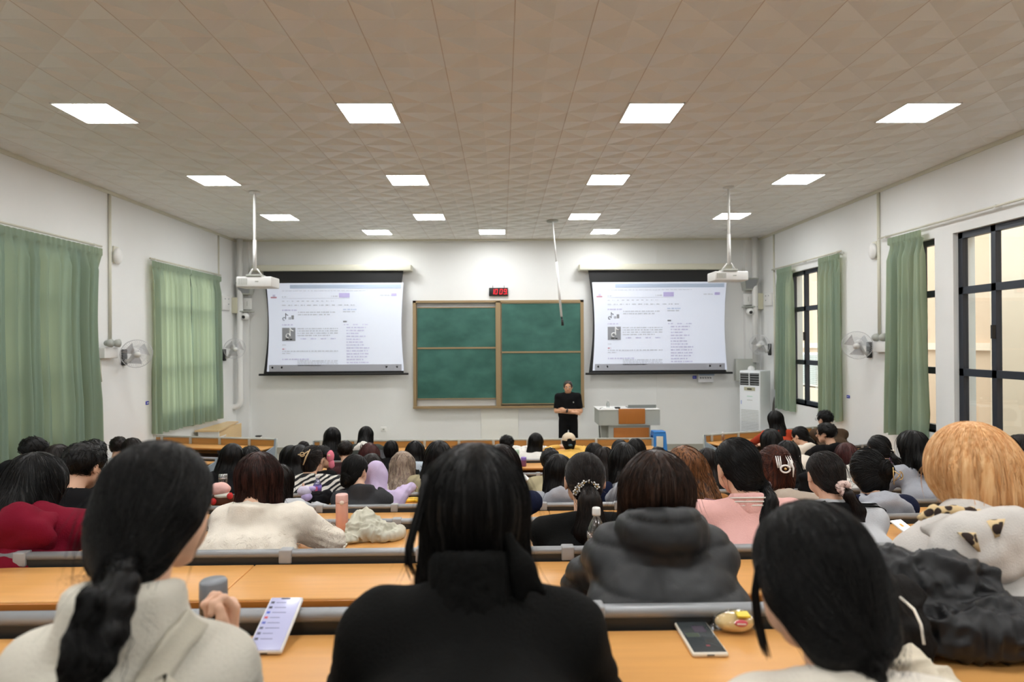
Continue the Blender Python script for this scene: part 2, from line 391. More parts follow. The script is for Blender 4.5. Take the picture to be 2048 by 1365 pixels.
def rod(x, y0, y1, z, side, label):
    e = empty('curtain_rail', (x, (y0+y1)/2, z), 0, label, 'curtain rail')
    m = MB(); m.tube([(x-side*0.07, y0, z), (x-side*0.07, y1, z)], 0.014, M_trim, 10); S(e, m, 'rod')
    for yy in np.linspace(y0+.15, y1-.15, 3):
        m = MB(); m.box(min(x, x-side*.08), max(x, x-side*.08), yy-.015, yy+.015, z-.02, z+.02, M_white); S(e, m, 'bracket')
rod(XR, 4.9, 9.35, 3.935, 1, 'cream curtain rail above the near right window')
rod(XR, 10.4, 13.1, 3.905, 1, 'cream curtain rail above the far right window')
rod(XL, 4.6, 9.15, 3.83, -1, 'curtain rail above the wide left curtain'); rod(XL, 10.4, 12.98, 3.83, -1, 'curtain rail above the backlit left curtains')
# ---- conduits / pipes
def pipe(name, label, pts, r, m=M_trim, cat='pipe'):
    mb = MB(); mb.tube(pts, r, m, 14); o = mb.build(name, origin=pts[0]); return tag(o, label, cat)
p = atx(217, 500, XL); pipe('wall_conduit', 'cream conduit down left wall beside the wide curtain', [(XL+.02, p[1], ZC-.05), (XL+.02, p[1], 2.42)], 0.022)
p = atx(436, 500, XL); pipe('wall_conduit', 'thin cream conduit at left wall beyond the backlit curtain', [(XL+.015, p[1], ZC-.05), (XL+.015, p[1], 0.9)], 0.016)
p = atx(1760, 500, XR); pipe('wall_conduit', 'cream conduit down right wall beside the near fan', [(XR-.02, p[1], ZC-.05), (XR-.02, p[1], 2.42)], 0.022)
p = atx(1549, 500, XR); pipe('wall_conduit', 'thin cream conduit on right wall near the board corner', [(XR-.015, p[1], ZC-.05), (XR-.015, p[1], 1.4)], 0.016)
q = at(481, 800, 13.72); xq = float(q[0])
b0 = at(481, 815, 13.72); zb = float(b0[2])
el = [(xq, 13.72, ZC), (xq, 13.72, zb+0.16)]+[(xq-0.14*(1-math.cos(a)), 13.72, zb+.14-.14*math.sin(a)) for a in np.linspace(0, math.pi/2, 7)]+[(xq-0.24, 13.72, zb)]
pipe('drain_pipe', 'thick white drain pipe with elbow in the left front corner', el, 0.062, M_white)
q = at(1510, 600, 13.72); pipe('drain_pipe', 'thick white pipe down to the standing air conditioner in right corner', [(q[0], 13.72, ZC), (q[0], 13.72, 1.95)], 0.062, M_white)
# ---- boxes around the front corners
def wallbox(name, label, cat, wall, px0, px1, py0, py1, dep, m, extra=None):
    if wall == 'F':
        a = at((px0+px1)/2, (py0+py1)/2, YF-0.12); w = (px1-px0)*(YF-.12)/F; h = (py1-py0)*(YF-.12)/F
        x0, x1, y0, y1 = a[0]-w/2, a[0]+w/2, YF-.12-dep, YF-.12
    else:
        X = XL if wall == 'L' else XR
        a0 = atx(px0, (py0+py1)/2, X); a1 = atx(px1, (py0+py1)/2, X); a = (a0+a1)/2; h = (py1-py0)*a[1]/F
        y0, y1 = sorted((a0[1], a1[1])); x0, x1 = (X, X+dep) if wall == 'L' else (X-dep, X)
    e = empty(name, ((x0+x1)/2, (y0+y1)/2, a[2]-h/2), 0, label, cat)
    mb = MB(); mb.box(x0, x1, y0, y1, a[2]-h/2, a[2]+h/2, m, 0.012); S(e, mb, 'casing')
    return e, (x0, x1, y0, y1, a[2]-h/2, a[2]+h/2)
for wl, xs, lab in (('L', (441, 456), 'white control panel with small knobs at left wall corner'), ('R', (1533, 1546), 'white control panel with small knobs at right wall corner')):
    e, b = wallbox('wall_control_box', lab, 'control panel', wl, xs[0], xs[1], 593 if wl == 'L' else 587, 621 if wl == 'L' else 612, 0.05, M_white)
    for (fy, fz) in ((.3, .8), (.75, .82), (.75, .45)):
        m = MB(); xx = b[1] if wl == 'L' else b[0]; m.sphere((xx, b[2]+(b[3]-b[2])*fy, b[4]+(b[5]-b[4])*fz), .013, M_grey, 8); S(e, m, 'knob')
for wl, xs, ys, lab in (('L', (463, 481), (597, 628), 'cream junction box on the left wall beside the drain pipe'), ('R', (1512, 1527), (588, 620), 'cream junction box on the right wall beside the pipe')):
    e, b = wallbox('junction_box', lab, 'junction box', wl, xs[0], xs[1], ys[0], ys[1], 0.12, M_cream)
    m = MB(); xx = b[1] if wl == 'L' else b[0]; m.sphere((xx, b[2]+.06, b[5]-.04), .014, M_grey, 8); S(e, m, 'lock')
def ap_and_camera(px, py, side, word):
    e, b = wallbox('wall_device', 'flat white network box %s' % word, 'network device', 'F', px-8, px+9, py-12, py+11, 0.06, M_white)
    m = MB(); m.box((b[0]+b[1])/2-.005, (b[0]+b[1])/2+.005, b[2]-.004, b[2], b[4]+.08, b[5]-.07, M_greyp); S(e, m, 'slot')
    cx = (b[0]+b[1])/2; z = b[4]-0.04; y = b[2]
    c = empty('security_camera', (cx, y, z), 0, 'small dome security camera %s' % word, 'security camera')
    m = MB(); m.box(cx-.13, cx+.14, y-.16, y+.06, z-.02, z+.01, M_greyp, .008); S(c, m, 'bracket')
    m = MB(); m.sphere((cx, y-.10, z-.11), .085, M_white, 12); S(c, m, 'housing')
    m = MB(); m.sphere((cx-.01, y-.165, z-.125), .038, M_black, 10); S(c, m, 'lens')
    s = empty('loudspeaker', (cx, y, z+.5), 0, 'tapered pale wall loudspeaker %s' % word, 'loudspeaker')
    m = MB(); a0, a1 = .16, .11; zt, zb_ = z+.62, z+.36
    v = [(cx-a0, y-.22, zt), (cx+a0, y-.22, zt), (cx+a0, y+.06, zt), (cx-a0, y+.06, zt), (cx-a1, y-.12, zb_), (cx+a1, y-.12, zb_), (cx+a1, y+.06, zb_), (cx-a1, y+.06, zb_)]
    m.add(v, [(0, 1, 2, 3), (7, 6, 5, 4), (0, 4, 5, 1), (1, 5, 6, 2), (2, 6, 7, 3), (3, 7, 4, 0)], M_greyp); S(s, m, 'cabinet')
    m = MB(); v = [(cx-a0+.03, y-.224, zt-.03), (cx+a0-.03, y-.224, zt-.03), (cx+a1-.01, y-.132, zb_+.03), (cx-a1+.01, y-.132, zb_+.03)]
    v2 = [(p_[0], p_[1]+.01, p_[2]) for p_ in v]; m.add(v+v2, [(0, 1, 2, 3), (7, 6, 5, 4), (0, 4, 5, 1), (1, 5, 6, 2), (2, 6, 7, 3), (3, 7, 4, 0)], M_grey); S(s, m, 'grille')
ap_and_camera(496, 609, 1, 'in left front corner'); ap_and_camera(1494, 600, 1, 'in right front corner')
e, b = wallbox('electrical_box', 'grey metal electrical cabinet behind the standing air conditioner', 'electrical box', 'F', 1468, 1508, 718, 762, 0.14, M_greyp)
m = MB(); m.box(b[1]-.05, b[1]-.035, b[2]-.008, b[2], b[4]+.2, b[4]+.26, M_dark); S(e, m, 'handle')
# outlet boxes low on the front wall
e, b = wallbox('outlet_box', 'small dark-topped outlet box low on the front wall at left', 'outlet', 'F', 515, 524, 873, 880, 0.07, M_white)
m = MB(); m.box(b[0]-.02, b[1], b[2]-.01, b[3], b[5], b[5]+.02, M_black); S(e, m, 'lid')
e, b = wallbox('wall_socket', 'round-edged white socket on the front wall behind front row', 'socket', 'F', 762, 773, 854, 864, 0.02, M_white)
m = MB(); m.box(b[0]+.04, b[1]-.04, b[2]-.004, b[2], b[4]+.04, b[5]-.04, M_greyp); S(e, m, 'socket_face')
# blue number plates and notice
M_blue = mat('blue_plate', srgb(38, 52, 170), 0.4)
def plate(wall, x0, x1, y0, y1, label):
    e, b = wallbox('wall_plate', label, 'wall plate', wall, x0, x1, y0, y1, 0.01, M_blue)
    m = MB()
    if wall == 'F':
        for k in range(3):
            w = (b[1]-b[0]); m.box(b[0]+w*(.2+.22*k), b[0]+w*(.34+.22*k), b[2]-.003, b[2], b[4]+.03, b[5]-.03, M_white)
    else:
        xx = b[1] if wall == 'L' else b[0]-.003
        for k in range(3):
            w = (b[3]-b[2]); m.box(xx, xx+.003, b[2]+w*(.2+.22*k), b[2]+w*(.34+.22*k), b[4]+.02, b[5]-.02, M_white)
    S(e, m, 'lettering')
plate('F', 1385, 1393, 752, 758, 'small blue plate under the right projection screen'); plate('L', 291, 297, 803, 810, 'small blue plate on the left wall beside the backlit curtain')
plate('R', 1694, 1700, 791, 797, 'small blue plate on the right wall between curtains')
e, b = wallbox('notice', 'white paper notice with blue header under right projection screen', 'notice', 'F', 1396, 1427, 747, 765, 0.006, mat('paper', srgb(215, 216, 220), 0.6))
m = MB(); m.box(b[0]+.02, b[1]+.02, b[2]-.003, b[2], b[5]-.05, b[5]+.01, mat('pale_blue', srgb(160, 178, 200), 0.5)); S(e, m, 'header')
m = MB()
for k in range(5):
    x = b[0]+.04+k*.055; m.box(x, x+.008, b[2]-.003, b[2], b[4]+.08, b[4]+.12, M_black); m.box(x, x+.035, b[2]-.003, b[2], b[4]+.095, b[4]+.105, M_black); m.box(x+.02, x+.028, b[2]-.003, b[2], b[4]+.075, b[4]+.11, M_black)
S(e, m, 'lettering')
# ---- side wall: sounders, emergency lights, fans
def sounder(X, px, py, side, label):
    a = atx(px, py, X); e = empty('wall_speaker', a, 0, label, 'wall speaker'); y = a[1]; z = a[2]
    m = MB(); m.sphere((X-side*.05, y, z), .1, M_white, 14, (.05, .09, .125)); S(e, m, 'cover')
    m = MB(); m.box(min(X, X-side*.03), max(X, X-side*.03), y-.06, y+.06, z-.1, z+.15, M_trim, .01); S(e, m, 'backplate')
sounder(XL, 229, 513, -1, 'white oval wall speaker on the left wall'); sounder(XR, 1752, 503, 1, 'white oval wall speaker on the right wall')
def emlight(X, px, py, side, label):
    a = atx(px, py, X); e = empty('emergency_light', a, 0, label, 'emergency light'); y, z = a[1], a[2]
    m = MB(); m.box(min(X, X-side*.09), max(X, X-side*.09), y-.16, y+.16, z-.11, z+.05, M_white, .01); S(e, m, 'casing')
    for s in (-1, 1):
        m = MB(); m.lathe((X-side*.10, y+s*.09, z+.11), [(.03, -.03), (.055, .0), (.062, .045)], M_greyp, 16, 'x'); m.sphere((X-side*.08, y+s*.09, z+.11), .045, M_greyp, 8); S(e, m, 'lamp_head')
    m = MB(); m.tube([(X-side*.02, y-.14, z-.11), (X-side*.02, y-.14, z-.30), (X-side*.02, y-.12, z-.45)], .008, M_trim, 6); S(e, m, 'cable')
emlight(XL, 211, 702, -1, 'twin-headed emergency light on left wall beside wide curtain'); emlight(XR, 1769, 690, 1, 'twin-headed emergency light on right wall beside the near curtain')
M_wire = mat('fan_wire', srgb(206, 207, 210), 0.4); M_blade = clear('fan_blade', (0.62, 0.63, 0.66, 1), 0.3, 0.2)
def fan(X, px_base, py_base, px_c, py_c, side, label):
    """px_base: mount on the wall, px_c: centre of the cage"""
    b = atx(px_base, py_base, X); c = atx(px_c, py_c, X); off = .30
    cy = at(px_c, py_c, b[1]-0.10); cx = X-side*off; 
    cpt = Vector((cx, b[1]-0.16, float(at(px_c, py_c, b[1]-0.16)[2])))
    e = empty('wall_fan', b, 0, label, 'wall fan', 'white oscillating wall fans')
    m = MB(); m.box(min(X, X-side*.04), max(X, X-side*.04), b[1]-.055, b[1]+.055, b[2]-.15, b[2]+.10, M_dark, .015); S(e, m, 'mount')
    m = MB(); m.tube([(X-side*.04, b[1], b[2]-.08), (X-side*.12, b[1]-.03, b[2]-.07), tuple(cpt+Vector((side*.10, .10, -.03)))], [.03, .028, .035], M_white, 10)
    S(e, m, 'arm')
    ax = Vector((-side*0.62, -0.75, -0.22)).normalized(); u = ax.cross(Vector((0, 0, 1))).normalized(); v = u.cross(ax)
    m = MB(); pts = [cpt-ax*.20, cpt-ax*.17, cpt-ax*.10, cpt-ax*.03]; m.tube(pts, [.02, .055, .06, .05], M_white, 14); S(e, m, 'motor_housing')
    R = .215; m = MB()
    for t in range(0, 48):
        th = 2*math.pi*t/48; d = u*math.cos(th)+v*math.sin(th)
        m.tube([tuple(cpt+d*.04+ax*.055), tuple(cpt+d*.13+ax*.05), tuple(cpt+d*.195+ax*.03), tuple(cpt+d*R), tuple(cpt+d*.19-ax*.06), tuple(cpt+d*.06-ax*.08)], .0013, M_wire, 4, False)
    for rr, aa, tt in ((R, 0, .005), (.13, .05, .002), (.045, .058, .005)):
        m.tube([tuple(cpt+ax*aa+(u*math.cos(k*math.pi/16)+v*math.sin(k*math.pi/16))*rr) for k in range(33)], tt, M_wire, 6, False)
    S(e, m, 'cage')
    m = MB(); m.tube([tuple(cpt+ax*.056), tuple(cpt+ax*.064)], .045, M_white, 18); S(e, m, 'badge')
    for k in range(3):
        m = MB(); th0 = 2*math.pi*k/3+.4; V_ = []; n = 8
        for i in range(n+1):
            for j in (0, 1):
                r0 = .03+(.185-.03)*i/n; th = th0+(j-.5)*(1.15 if i > 1 else .8)+.25*i/n
                V_.append(tuple(cpt+(u*math.cos(th)+v*math.sin(th))*r0+ax*(.02*(j-.5)*2-.01)))
        m.add(V_, [(2*i, 2*i+1, 2*i+3, 2*i+2) for i in range(n)], M_blade, True); S(e, m, 'blade')
    return e
fan(XL, 246, 712, 276, 708, -1, 'white wall fan on left wall between the wide curtain and the backlit one')
fan(XL, 447, 708, 463, 698, -1, 'white wall fan at the left wall corner beyond the backlit curtain')
fan(XR, 1741, 697, 1712, 691, 1, 'larger-looking white wall fan on right wall between curtains')
fan(XR, 1541, 697, 1524, 690, 1, 'white wall fan above the standing air conditioner')
# ---- ceiling projectors
def projector(px_pole, py_top, px0, px1, py0, py1, label, sidex):
    Y = 2.3*F/(687-py_top); c = at((px0+px1)/2, (py0+py1)/2, Y); w = (px1-px0)*Y/F; h = (py1-py0)*Y/F
    e = empty('ceiling_projector', (c[0], Y, ZC), 0, label, 'projector')
    p = at(px_pole, py_top, Y); x = p[0]
    m = MB(); m.tube([(x, Y, ZC), (x, Y, c[2]+h/2+.10)], .020, M_white, 12); m.tube([(x, Y, c[2]+h/2+.1), (x, Y, c[2]+h/2+.55)], .026, M_white, 12); S(e, m, 'pole')
    m = MB(); m.tube([(x, Y, ZC), (x, Y, ZC-.03)], .08, M_white, 18); S(e, m, 'ceiling_plate')
    m = MB(); m.box(x-.11, x+.11, Y-.06, Y+.14, c[2]+h/2, c[2]+h/2+.03, M_greyp, .005)
    for s1 in (-1, 1): m.tube([(x+s1*.03, Y, c[2]+h/2+.12), (x+s1*.10, Y+.02, c[2]+h/2+.02)], .012, M_white, 8)
    S(e, m, 'mount_plate')
    m = MB(); m.box(c[0]-w/2, c[0]+w/2, Y-.05, Y+.30, c[2]-h/2, c[2]+h/2, M_white, .018); S(e, m, 'body')
    m = MB()
    for k in range(9): m.box(c[0]-w/2+.03+k*.016, c[0]-w/2+.038+k*.016, Y-.054, Y-.048, c[2]-h/2+.035, c[2]+h/2-.03, M_greyp)
    S(e, m, 'vent_grille')
    m = MB(); m.box(c[0]+.02, c[0]+.07, Y-.053, Y-.048, c[2]-.005, c[2]+.012, M_greyp); S(e, m, 'maker_mark')
    m = MB(); m.lathe((c[0]+sidex*w*.25, Y+.30, c[2]+.01), [(.045, -.01), (.05, .02), (.036, .035)], M_black, 18, 'y'); S(e, m, 'lens')
projector(509, 382, 475, 545, 554, 575, 'white ceiling projector on pole in front of left screen', 1)
projector(1457, 375, 1427, 1495, 543, 562, 'white ceiling projector on pole beside right screen', -1)
# hanging microphone / camera boom
Yb = 11.78; a = at(1105, 441, Yb); bq = at(1123, 634, Yb)
e = empty('hanging_boom', (a[0], Yb, ZC), 0, 'thin tilted white pole with a small microphone hanging before the blackboard', 'hanging microphone')
m = MB(); m.tube([(a[0], Yb, ZC), tuple(a+(bq-a)*.45)], .014, M_white, 10); m.tube([tuple(a+(bq-a)*.43), tuple(bq)], .022, M_white, 10); S(e, m, 'pole')
m = MB(); m.tube([(a[0], Yb, ZC), (a[0], Yb, ZC-.03)], .11, M_greyp, 18); S(e, m, 'ceiling_plate')
m = MB(); m.tube([tuple(bq), tuple(bq+np.array([.012, 0, -.06]))], .016, M_black, 8); m.tube([tuple(bq+np.array([.01, -.03, -.05])), tuple(bq+np.array([.02, 0, -.16]))], [.02, .028], M_dark, 10); S(e, m, 'microphone')
# ---- projection screens
M_screen = mat('projected_page', srgb(214, 220, 226), 0.8, emis=srgb(214, 220, 255), estr=0.12)  # projector light put in as a faint glow of the fabric
M_t1 = mat('page_text_grey', srgb(206, 211, 219), 0.8); M_t2 = mat('page_text_lilac', srgb(206, 206, 231), 0.8); M_t3 = mat('page_bar_blue', srgb(194, 210, 234), 0.8)
M_t4 = mat('page_button_violet', srgb(200, 192, 240), 0.8); M_t5 = mat('page_tile_grey', srgb(150, 153, 160), 0.8); M_t6 = mat('page_taskbar', srgb(168, 170, 180), 0.8)
M_t7 = mat('page_white', srgb(240, 242, 245), 0.8); M_t8 = mat('page_red', srgb(215, 160, 175), 0.8)
M_border = mat('screen_black_border', srgb(26, 26, 28), 0.7)
def screen(x0, x1, yt, yb, wx0, wx1, wyt, wyb, hx0, hx1, hy, bx0, bx1, label):
    Y = YF-0.22; pc = lambda x, y: at(x, y, Y)
    A = pc(x0, yt); B = pc(x1, yb); wa = pc(wx0, wyt); wb = pc(wx1, wyb)
    e = empty('projection_screen', ((A[0]+B[0])/2, Y, A[2]), 0, label, 'projection screen', 'pull-down projection screens')
    h0 = pc(hx0, hy-5); h1 = pc(hx1, hy+6)
    m = MB(); m.box(h0[0], h1[0], Y-.07, YF, h1[2], h0[2], M_trim, .02); S(e, m, 'housing')
    m = MB(); n = 24; zt = h1[2]; zb = B[2]
    def sheet(m, x0, x1, z1, z0, y, mt, pinch, zr=None):
        V_ = []; Fc = []
        for j in range(n+1):
            t = j/n; z = z1+(z0-z1)*t; g = pinch*math.sin(math.pi*min(1, max(0, t)))
            for (sx, yy) in ((x0+g, y), (x1-g, y), (x0+g, y+.004), (x1-g, y+.004)): V_.append((sx, yy, z))
        for j in range(n):
            o = j*4; Fc += [(o, o+4, o+5, o+1), (o+2, o+3, o+7, o+6), (o, o+2, o+6, o+4), (o+1, o+5, o+7, o+3)]
        Fc += [(0, 1, 3, 2), (n*4, n*4+2, n*4+3, n*4+1)]
        m.add(V_, Fc, mt)
    sheet(m, A[0]-.02, B[0]+.02, zt, zb, Y, M_border, .10); S(e, m, 'black_border')
    m = MB(); sheet(m, wa[0]+.0, wb[0]-.0, wa[2], wb[2], Y-.006, M_screen, .05)
    sc_ = S(e, m, 'screen_fabric')
    u0, u1, v0, v1 = wa[0]+.05, wb[0]-.05, wb[2], wa[2]
    W_ = u1-u0; H_ = v1-v0; m = MB(); yy = Y-.0125
    def R(a, b, c, d, mt, dy=0.0): m.box(u0+W_*a, u0+W_*b, yy-dy, yy+.003-dy, v1-H_*d, v1-H_*c, mt)
    r = random.Random(3)
    R(0.16, 1.0, .02, .062, M_t3); R(0, 1, .925, 1.0, M_t6); R(.015, .06, .155, .17, M_t8); R(.03, .05, .13, .155, M_t2)
    R(.53, .61, .115, .165, M_t4)
    R(.925, .965, .12, .15, M_t4)
    def text(a, b, y, hh=.012, mt=M_t1, gap=.004):
        x = a
        while x < b:
            w = r.uniform(.004, .03); R(x, min(b, x+w), y, y+hh, mt); x += w+r.uniform(.003, .01)
    text(.10, .14, .15); text(.47, .52, .145); text(.84, .91, .135); R(.1, .61, .172, .175, M_t1); text(.1, .75, .085, .006)
    for x in np.arange(.10, .50, .037): text(x, x+.018, .20, .01)
    for x in np.arange(.10, .62, .047): text(x, x+.03, .245, .012)
    text(.10, .21, .30, .014, M_t2); text(.22, .50, .325); text(.22, .46, .352); text(.56, .66, .295, .012, M_t3); text(.56, .65, .32)
    text(.56, .595, .43, .016, M_t5); text(.10, .18, .465, .013, M_t2)
    for a_ in (.58, .65, .72): text(a_-.015, a_+.025, .468, .01, M_t2)
    R(.10, .20, .505, .655, M_t5)
    for k in range(4): text(.215, .52 if k < 3 else .46, .51+k*.026, .012)
    for k in range(4): text(.24+.075*k, .28+.075*k, .625, .012, M_t2)
    text(.10, .13, .695, .01); text(.10, .125, .74, .013, M_t8); text(.1, .52, .765, .012); text(.10, .165, .79, .01); text(.1, .30, .855, .014, M_t2)
    for k in range(4): text(.215, .52, .875+k*.0, .011) if k == 0 else text(.215, .52 if k < 3 else .4, .875+k*.018-.0, .009)
    for k in range(13): text(.585, r.uniform(.68, .76), .50+k*.033, .013, M_t2)
    for x in (.02, .09, .88, .96): R(x, x+.012, .945, .965, M_t7)
    # the two note icons: stem, flag and ring-shaped head
    def note(cx, cy, s, mt):
        X = u0+W_*cx; Z = v1-H_*cy
        m.tube([(X-.06*s+.12*s*math.cos(t), yy-.002, Z-.14*s+.12*s*math.sin(t)) for t in np.linspace(-0.2, 5.0, 18)], .032*s, mt, 6)
        m.box(X+.03*s, X+.09*s, yy-.004, yy, Z-.14*s, Z+.34*s, mt)
        m.tube([(X+.06*s, yy-.002, Z+.32*s), (X+.12*s, yy-.002, Z+.21*s), (X+.26*s, yy-.002, Z+.15*s)], .035*s, mt, 6)
    note(.152, .57, .36, M_t7); note(.122, .385, .26, M_t5)
    text(.15, .165, .385, .028, M_t5); text(.17, .19, .365, .045, M_t5); text(.125, .175, .63, .012, M_t7)
    S(e, m, 'page_content')
    b0 = pc(bx0, yb); b1 = pc(bx1, yb); m = MB(); m.box(b0[0], b1[0], Y-.03, Y+.03, B[2]-.035, B[2]+.01, M_black, .01); S(e, m, 'bottom_bar')
screen(528, 806, 541, 747, 533, 808, 567, 742, 505, 823, 536, 518, 817, 'pull-down projection screen left of blackboard showing a search page')
screen(1178, 1451, 541, 745, 1184, 1454, 565, 740, 1158, 1462, 534, 1171, 1465, 'pull-down projection screen right of blackboard showing a search page')
# ---- blackboard
def chalk():
    m = bpy.data.materials.new('chalkboard_green'); m.use_nodes = True; N = m.node_tree.nodes; L = m.node_tree.links; b = N['Principled BSDF']
    b.inputs['Roughness'].default_value = 0.45
    tc = N.new('ShaderNodeTexCoord'); mp = N.new('ShaderNodeMapping'); mp.inputs['Scale'].default_value = (1.0, 1, 1.6); L.new(tc.outputs['Object'], mp.inputs[0])
    n = N.new('ShaderNodeTexNoise'); n.inputs['Scale'].default_value = 2.2; n.inputs['Detail'].default_value = 6; n.inputs['Distortion'].default_value = 0.2; L.new(mp.outputs[0], n.inputs['Vector'])
    cr = N.new('ShaderNodeValToRGB'); cr.color_ramp.elements[0].position = .3; cr.color_ramp.elements[0].color = srgb(34, 84, 74)
    cr.color_ramp.elements[1].position = .95; cr.color_ramp.elements[1].color = srgb(70, 120, 109)
    L.new(n.outputs['Fac'], cr.inputs[0]); L.new(cr.outputs[0], b.inputs['Base Color']); return m
M_chalk = chalk(); M_alu = mat('bronze_aluminium', srgb(158, 136, 102), 0.4, metal=0.3)
Y = YF-0.10; P_ = lambda x, y: at(x, y, Y)
e = empty('blackboard', at(997, 815, YF), 0, 'double sliding green chalkboard in a bronze frame on front wall', 'blackboard')
a, b = P_(826, 602), P_(1168, 815)
m = MB(); w = .07; m.box(a[0], b[0], Y-.05, YF, a[2]-w*.7, a[2], M_alu); m.box(a[0], b[0], Y-.09, YF, b[2], b[2]+w*.7, M_alu); m.box(a[0], a[0]+w, Y-.05, YF, b[2], a[2], M_alu); m.box(b[0]-w, b[0], Y-.05, YF, b[2], a[2], M_alu); S(e, m, 'frame')
m = MB(); m.box(a[0]+w, b[0]-w, YF-.03, YF, b[2]+.02, a[2]-.02, M_white); S(e, m, 'backing')
c = P_(997, 700); m = MB(); m.box(c[0]-.055, c[0]+.05, Y-.05, Y, b[2]+.02, a[2]-.02, M_alu); S(e, m, 'centre_post')
def panel(x0, x1, yt, ym, yb, off, fr=.018):
    p0, p1, pm = P_(x0, yt), P_(x1, yb), P_(x0, ym)
    for (za, zb) in ((p0[2], pm[2]), (pm[2], p1[2])):
        m = MB(); m.box(p0[0], p1[0], Y-off, Y-off+.03, zb, za, M_chalk); g = S(e, m, 'chalk_panel')
        m = MB()
        for q in ((p0[0], p1[0], za-fr, za), (p0[0], p1[0], zb, zb+fr), (p0[0], p0[0]+fr*.6, zb, za), (p1[0]-fr*.6, p1[0], zb, za)): m.box(q[0], q[1], Y-off-.012, Y-off, q[2], q[3], M_alu)
        f = m.build('panel_edge', g)
panel(833, 993, 615, 697, 798, .0); panel(1002, 1163, 606, 705, 808, .03)
# white sheet below the board
a, b = at(962, 817, YF), at(1037, 903, YF); m = MB(); m.box(a[0], b[0], YF-.03, YF, 0.05, a[2], mat('white_board_panel', srgb(236, 236, 230), .5), .004)
tag(m.build('wall_panel', origin=(a[0], YF, .05)), 'plain white panel on the wall below the blackboard', 'panel')
# ---- LED clock
M_led = mat('led_red', srgb(255, 40, 60), 0.5, emis=srgb(255, 30, 45), estr=0.38)
a, b = at(978, 576, YF-.06), at(1016, 592, YF-.06)
e = empty('digital_clock', ((a[0]+b[0])/2, YF, b[2]), 0, 'black digital wall clock with red digits above the blackboard', 'clock')
m = MB(); m.box(a[0], b[0], YF-.06, YF, b[2], a[2], M_black, .008); S(e, m, 'case')
SEG = {'0': 'abcdef', '1': 'bc', '9': 'abcdfg'}
def digit(ch, x, z, w, h, yy, m):
    t = h*.085; sl = lambda zz: (zz-z)*.12
    g = {'a': (x, z+h-t, x+w, z+h), 'd': (x, z, x+w, z+t), 'g': (x, z+h/2-t/2, x+w, z+h/2+t/2), 'f': (x, z+h/2, x+t, z+h), 'e': (x, z, x+t, z+h/2), 'b': (x+w-t, z+h/2, x+w, z+h), 'c': (x+w-t, z, x+w, z+h/2)}
    for s_ in SEG[ch]:
        x0, z0, x1, z1 = g[s_]; v = [(x0+sl(z0), yy, z0), (x1+sl(z0), yy, z0), (x1+sl(z1), yy, z1), (x0+sl(z1), yy, z1)]
        v += [(q[0], yy+.004, q[2]) for q in v]; m.add(v, [(0, 1, 2, 3), (7, 6, 5, 4), (0, 4, 5, 1), (1, 5, 6, 2), (2, 6, 7, 3), (3, 7, 4, 0)], M_led)
Wc = b[0]-a[0]; Hc_ = a[2]-b[2]
for ch, fx in (('1', .10), ('0', .29), ('0', .55), ('9', .77)):
    m = MB(); digit(ch, a[0]+Wc*fx, b[2]+Hc_*.20, Wc*.14, Hc_*.62, YF-.066, m); S(e, m, 'digit')
m = MB(); m.box(a[0]+Wc*.935, a[0]+Wc*.96, YF-.066, YF-.062, b[2]+Hc_*.2, b[2]+Hc_*.28, M_led); S(e, m, 'dot')
for fx in (.2, .8):
    m = MB(); m.tube([(a[0]+Wc*fx, YF-.03, a[2]), (a[0]+Wc*fx, YF-.01, a[2]+.05)], .006, M_dark, 6); S(e, m, 'hanger')
# ---- lectern
Yl = 12.3; e = empty('lectern', (at(1255, 860, Yl)[0], Yl, 0), 0, 'grey teaching lectern with brown wood panels before the front wall', 'lectern')
a, b = at(1198, 821, Yl), at(1320, 851, Yl); zt, zm = a[2], b[2]
m = MB(); m.prism([(a[0], zm), (b[0], zm), (b[0], zt), (a[0], zt)], 'y', Yl, Yl+.62, M_greyp); S(e, m, 'cabinet_top')
m = MB(); c0, c1 = at(1218, 860, Yl), at(1302, 860, Yl); m.box(c0[0], c1[0], Yl+.05, Yl+.57, 0, zm, M_greyp); m.box(at(1200, 0, Yl)[0], c0[0], Yl+.22, Yl+.57, 0, zm, M_greyp); S(e, m, 'cabinet_base')
p0, p1 = at(1237, 820, Yl), at(1290, 848, Yl); m = MB(); m.box(p0[0], p1[0], Yl-.02, Yl, p1[2], p0[2]+.02, M_lect, .004); S(e, m, 'front_panel')
p0, p1 = at(1228, 857, Yl), at(1299, 880, Yl); m = MB(); m.box(p0[0], p1[0], Yl+.03, Yl+.05, .06, p0[2], M_lect, .004); S(e, m, 'front_panel')
m = MB(); m.box(a[0]-.02, b[0]+.0, Yl-.01, Yl+.64, zt, zt+.015, M_white, .004); S(e, m, 'worktop')
x = at(1197, 0, Yl)[0]; m = MB(); m.tube([(x+.03, Yl+.2, zt+.02), (x-.03, Yl+.05, zt+.01), (x-.035, Yl+.05, zt-.3), (x-.015, Yl+.05, zt-.6), (x-.01, Yl+.05, 0.02)], .009, M_black, 8)
tag(m.build('cable', origin=(x, Yl, zt)), 'black cable hanging down left side of the lectern', 'cable')
lx0, lx1 = at(1256, 815, Yl+.2), at(1312, 815, Yl+.2); ztw = zt+.015
e = empty('desk_monitor', ((lx0[0]+lx1[0])/2, Yl+.25, ztw), 0, 'grey monitor back seen on top of the lectern', 'monitor')
m = MB(); v = at(1284, 810, Yl+.2); T = Matrix.Translation((0, 0, 0)); m.box(lx0[0], lx1[0], Yl+.18, Yl+.205, ztw, v[2], mat('monitor_grey', srgb(118, 122, 120), .4), .006); S(e, m, 'screen_back')
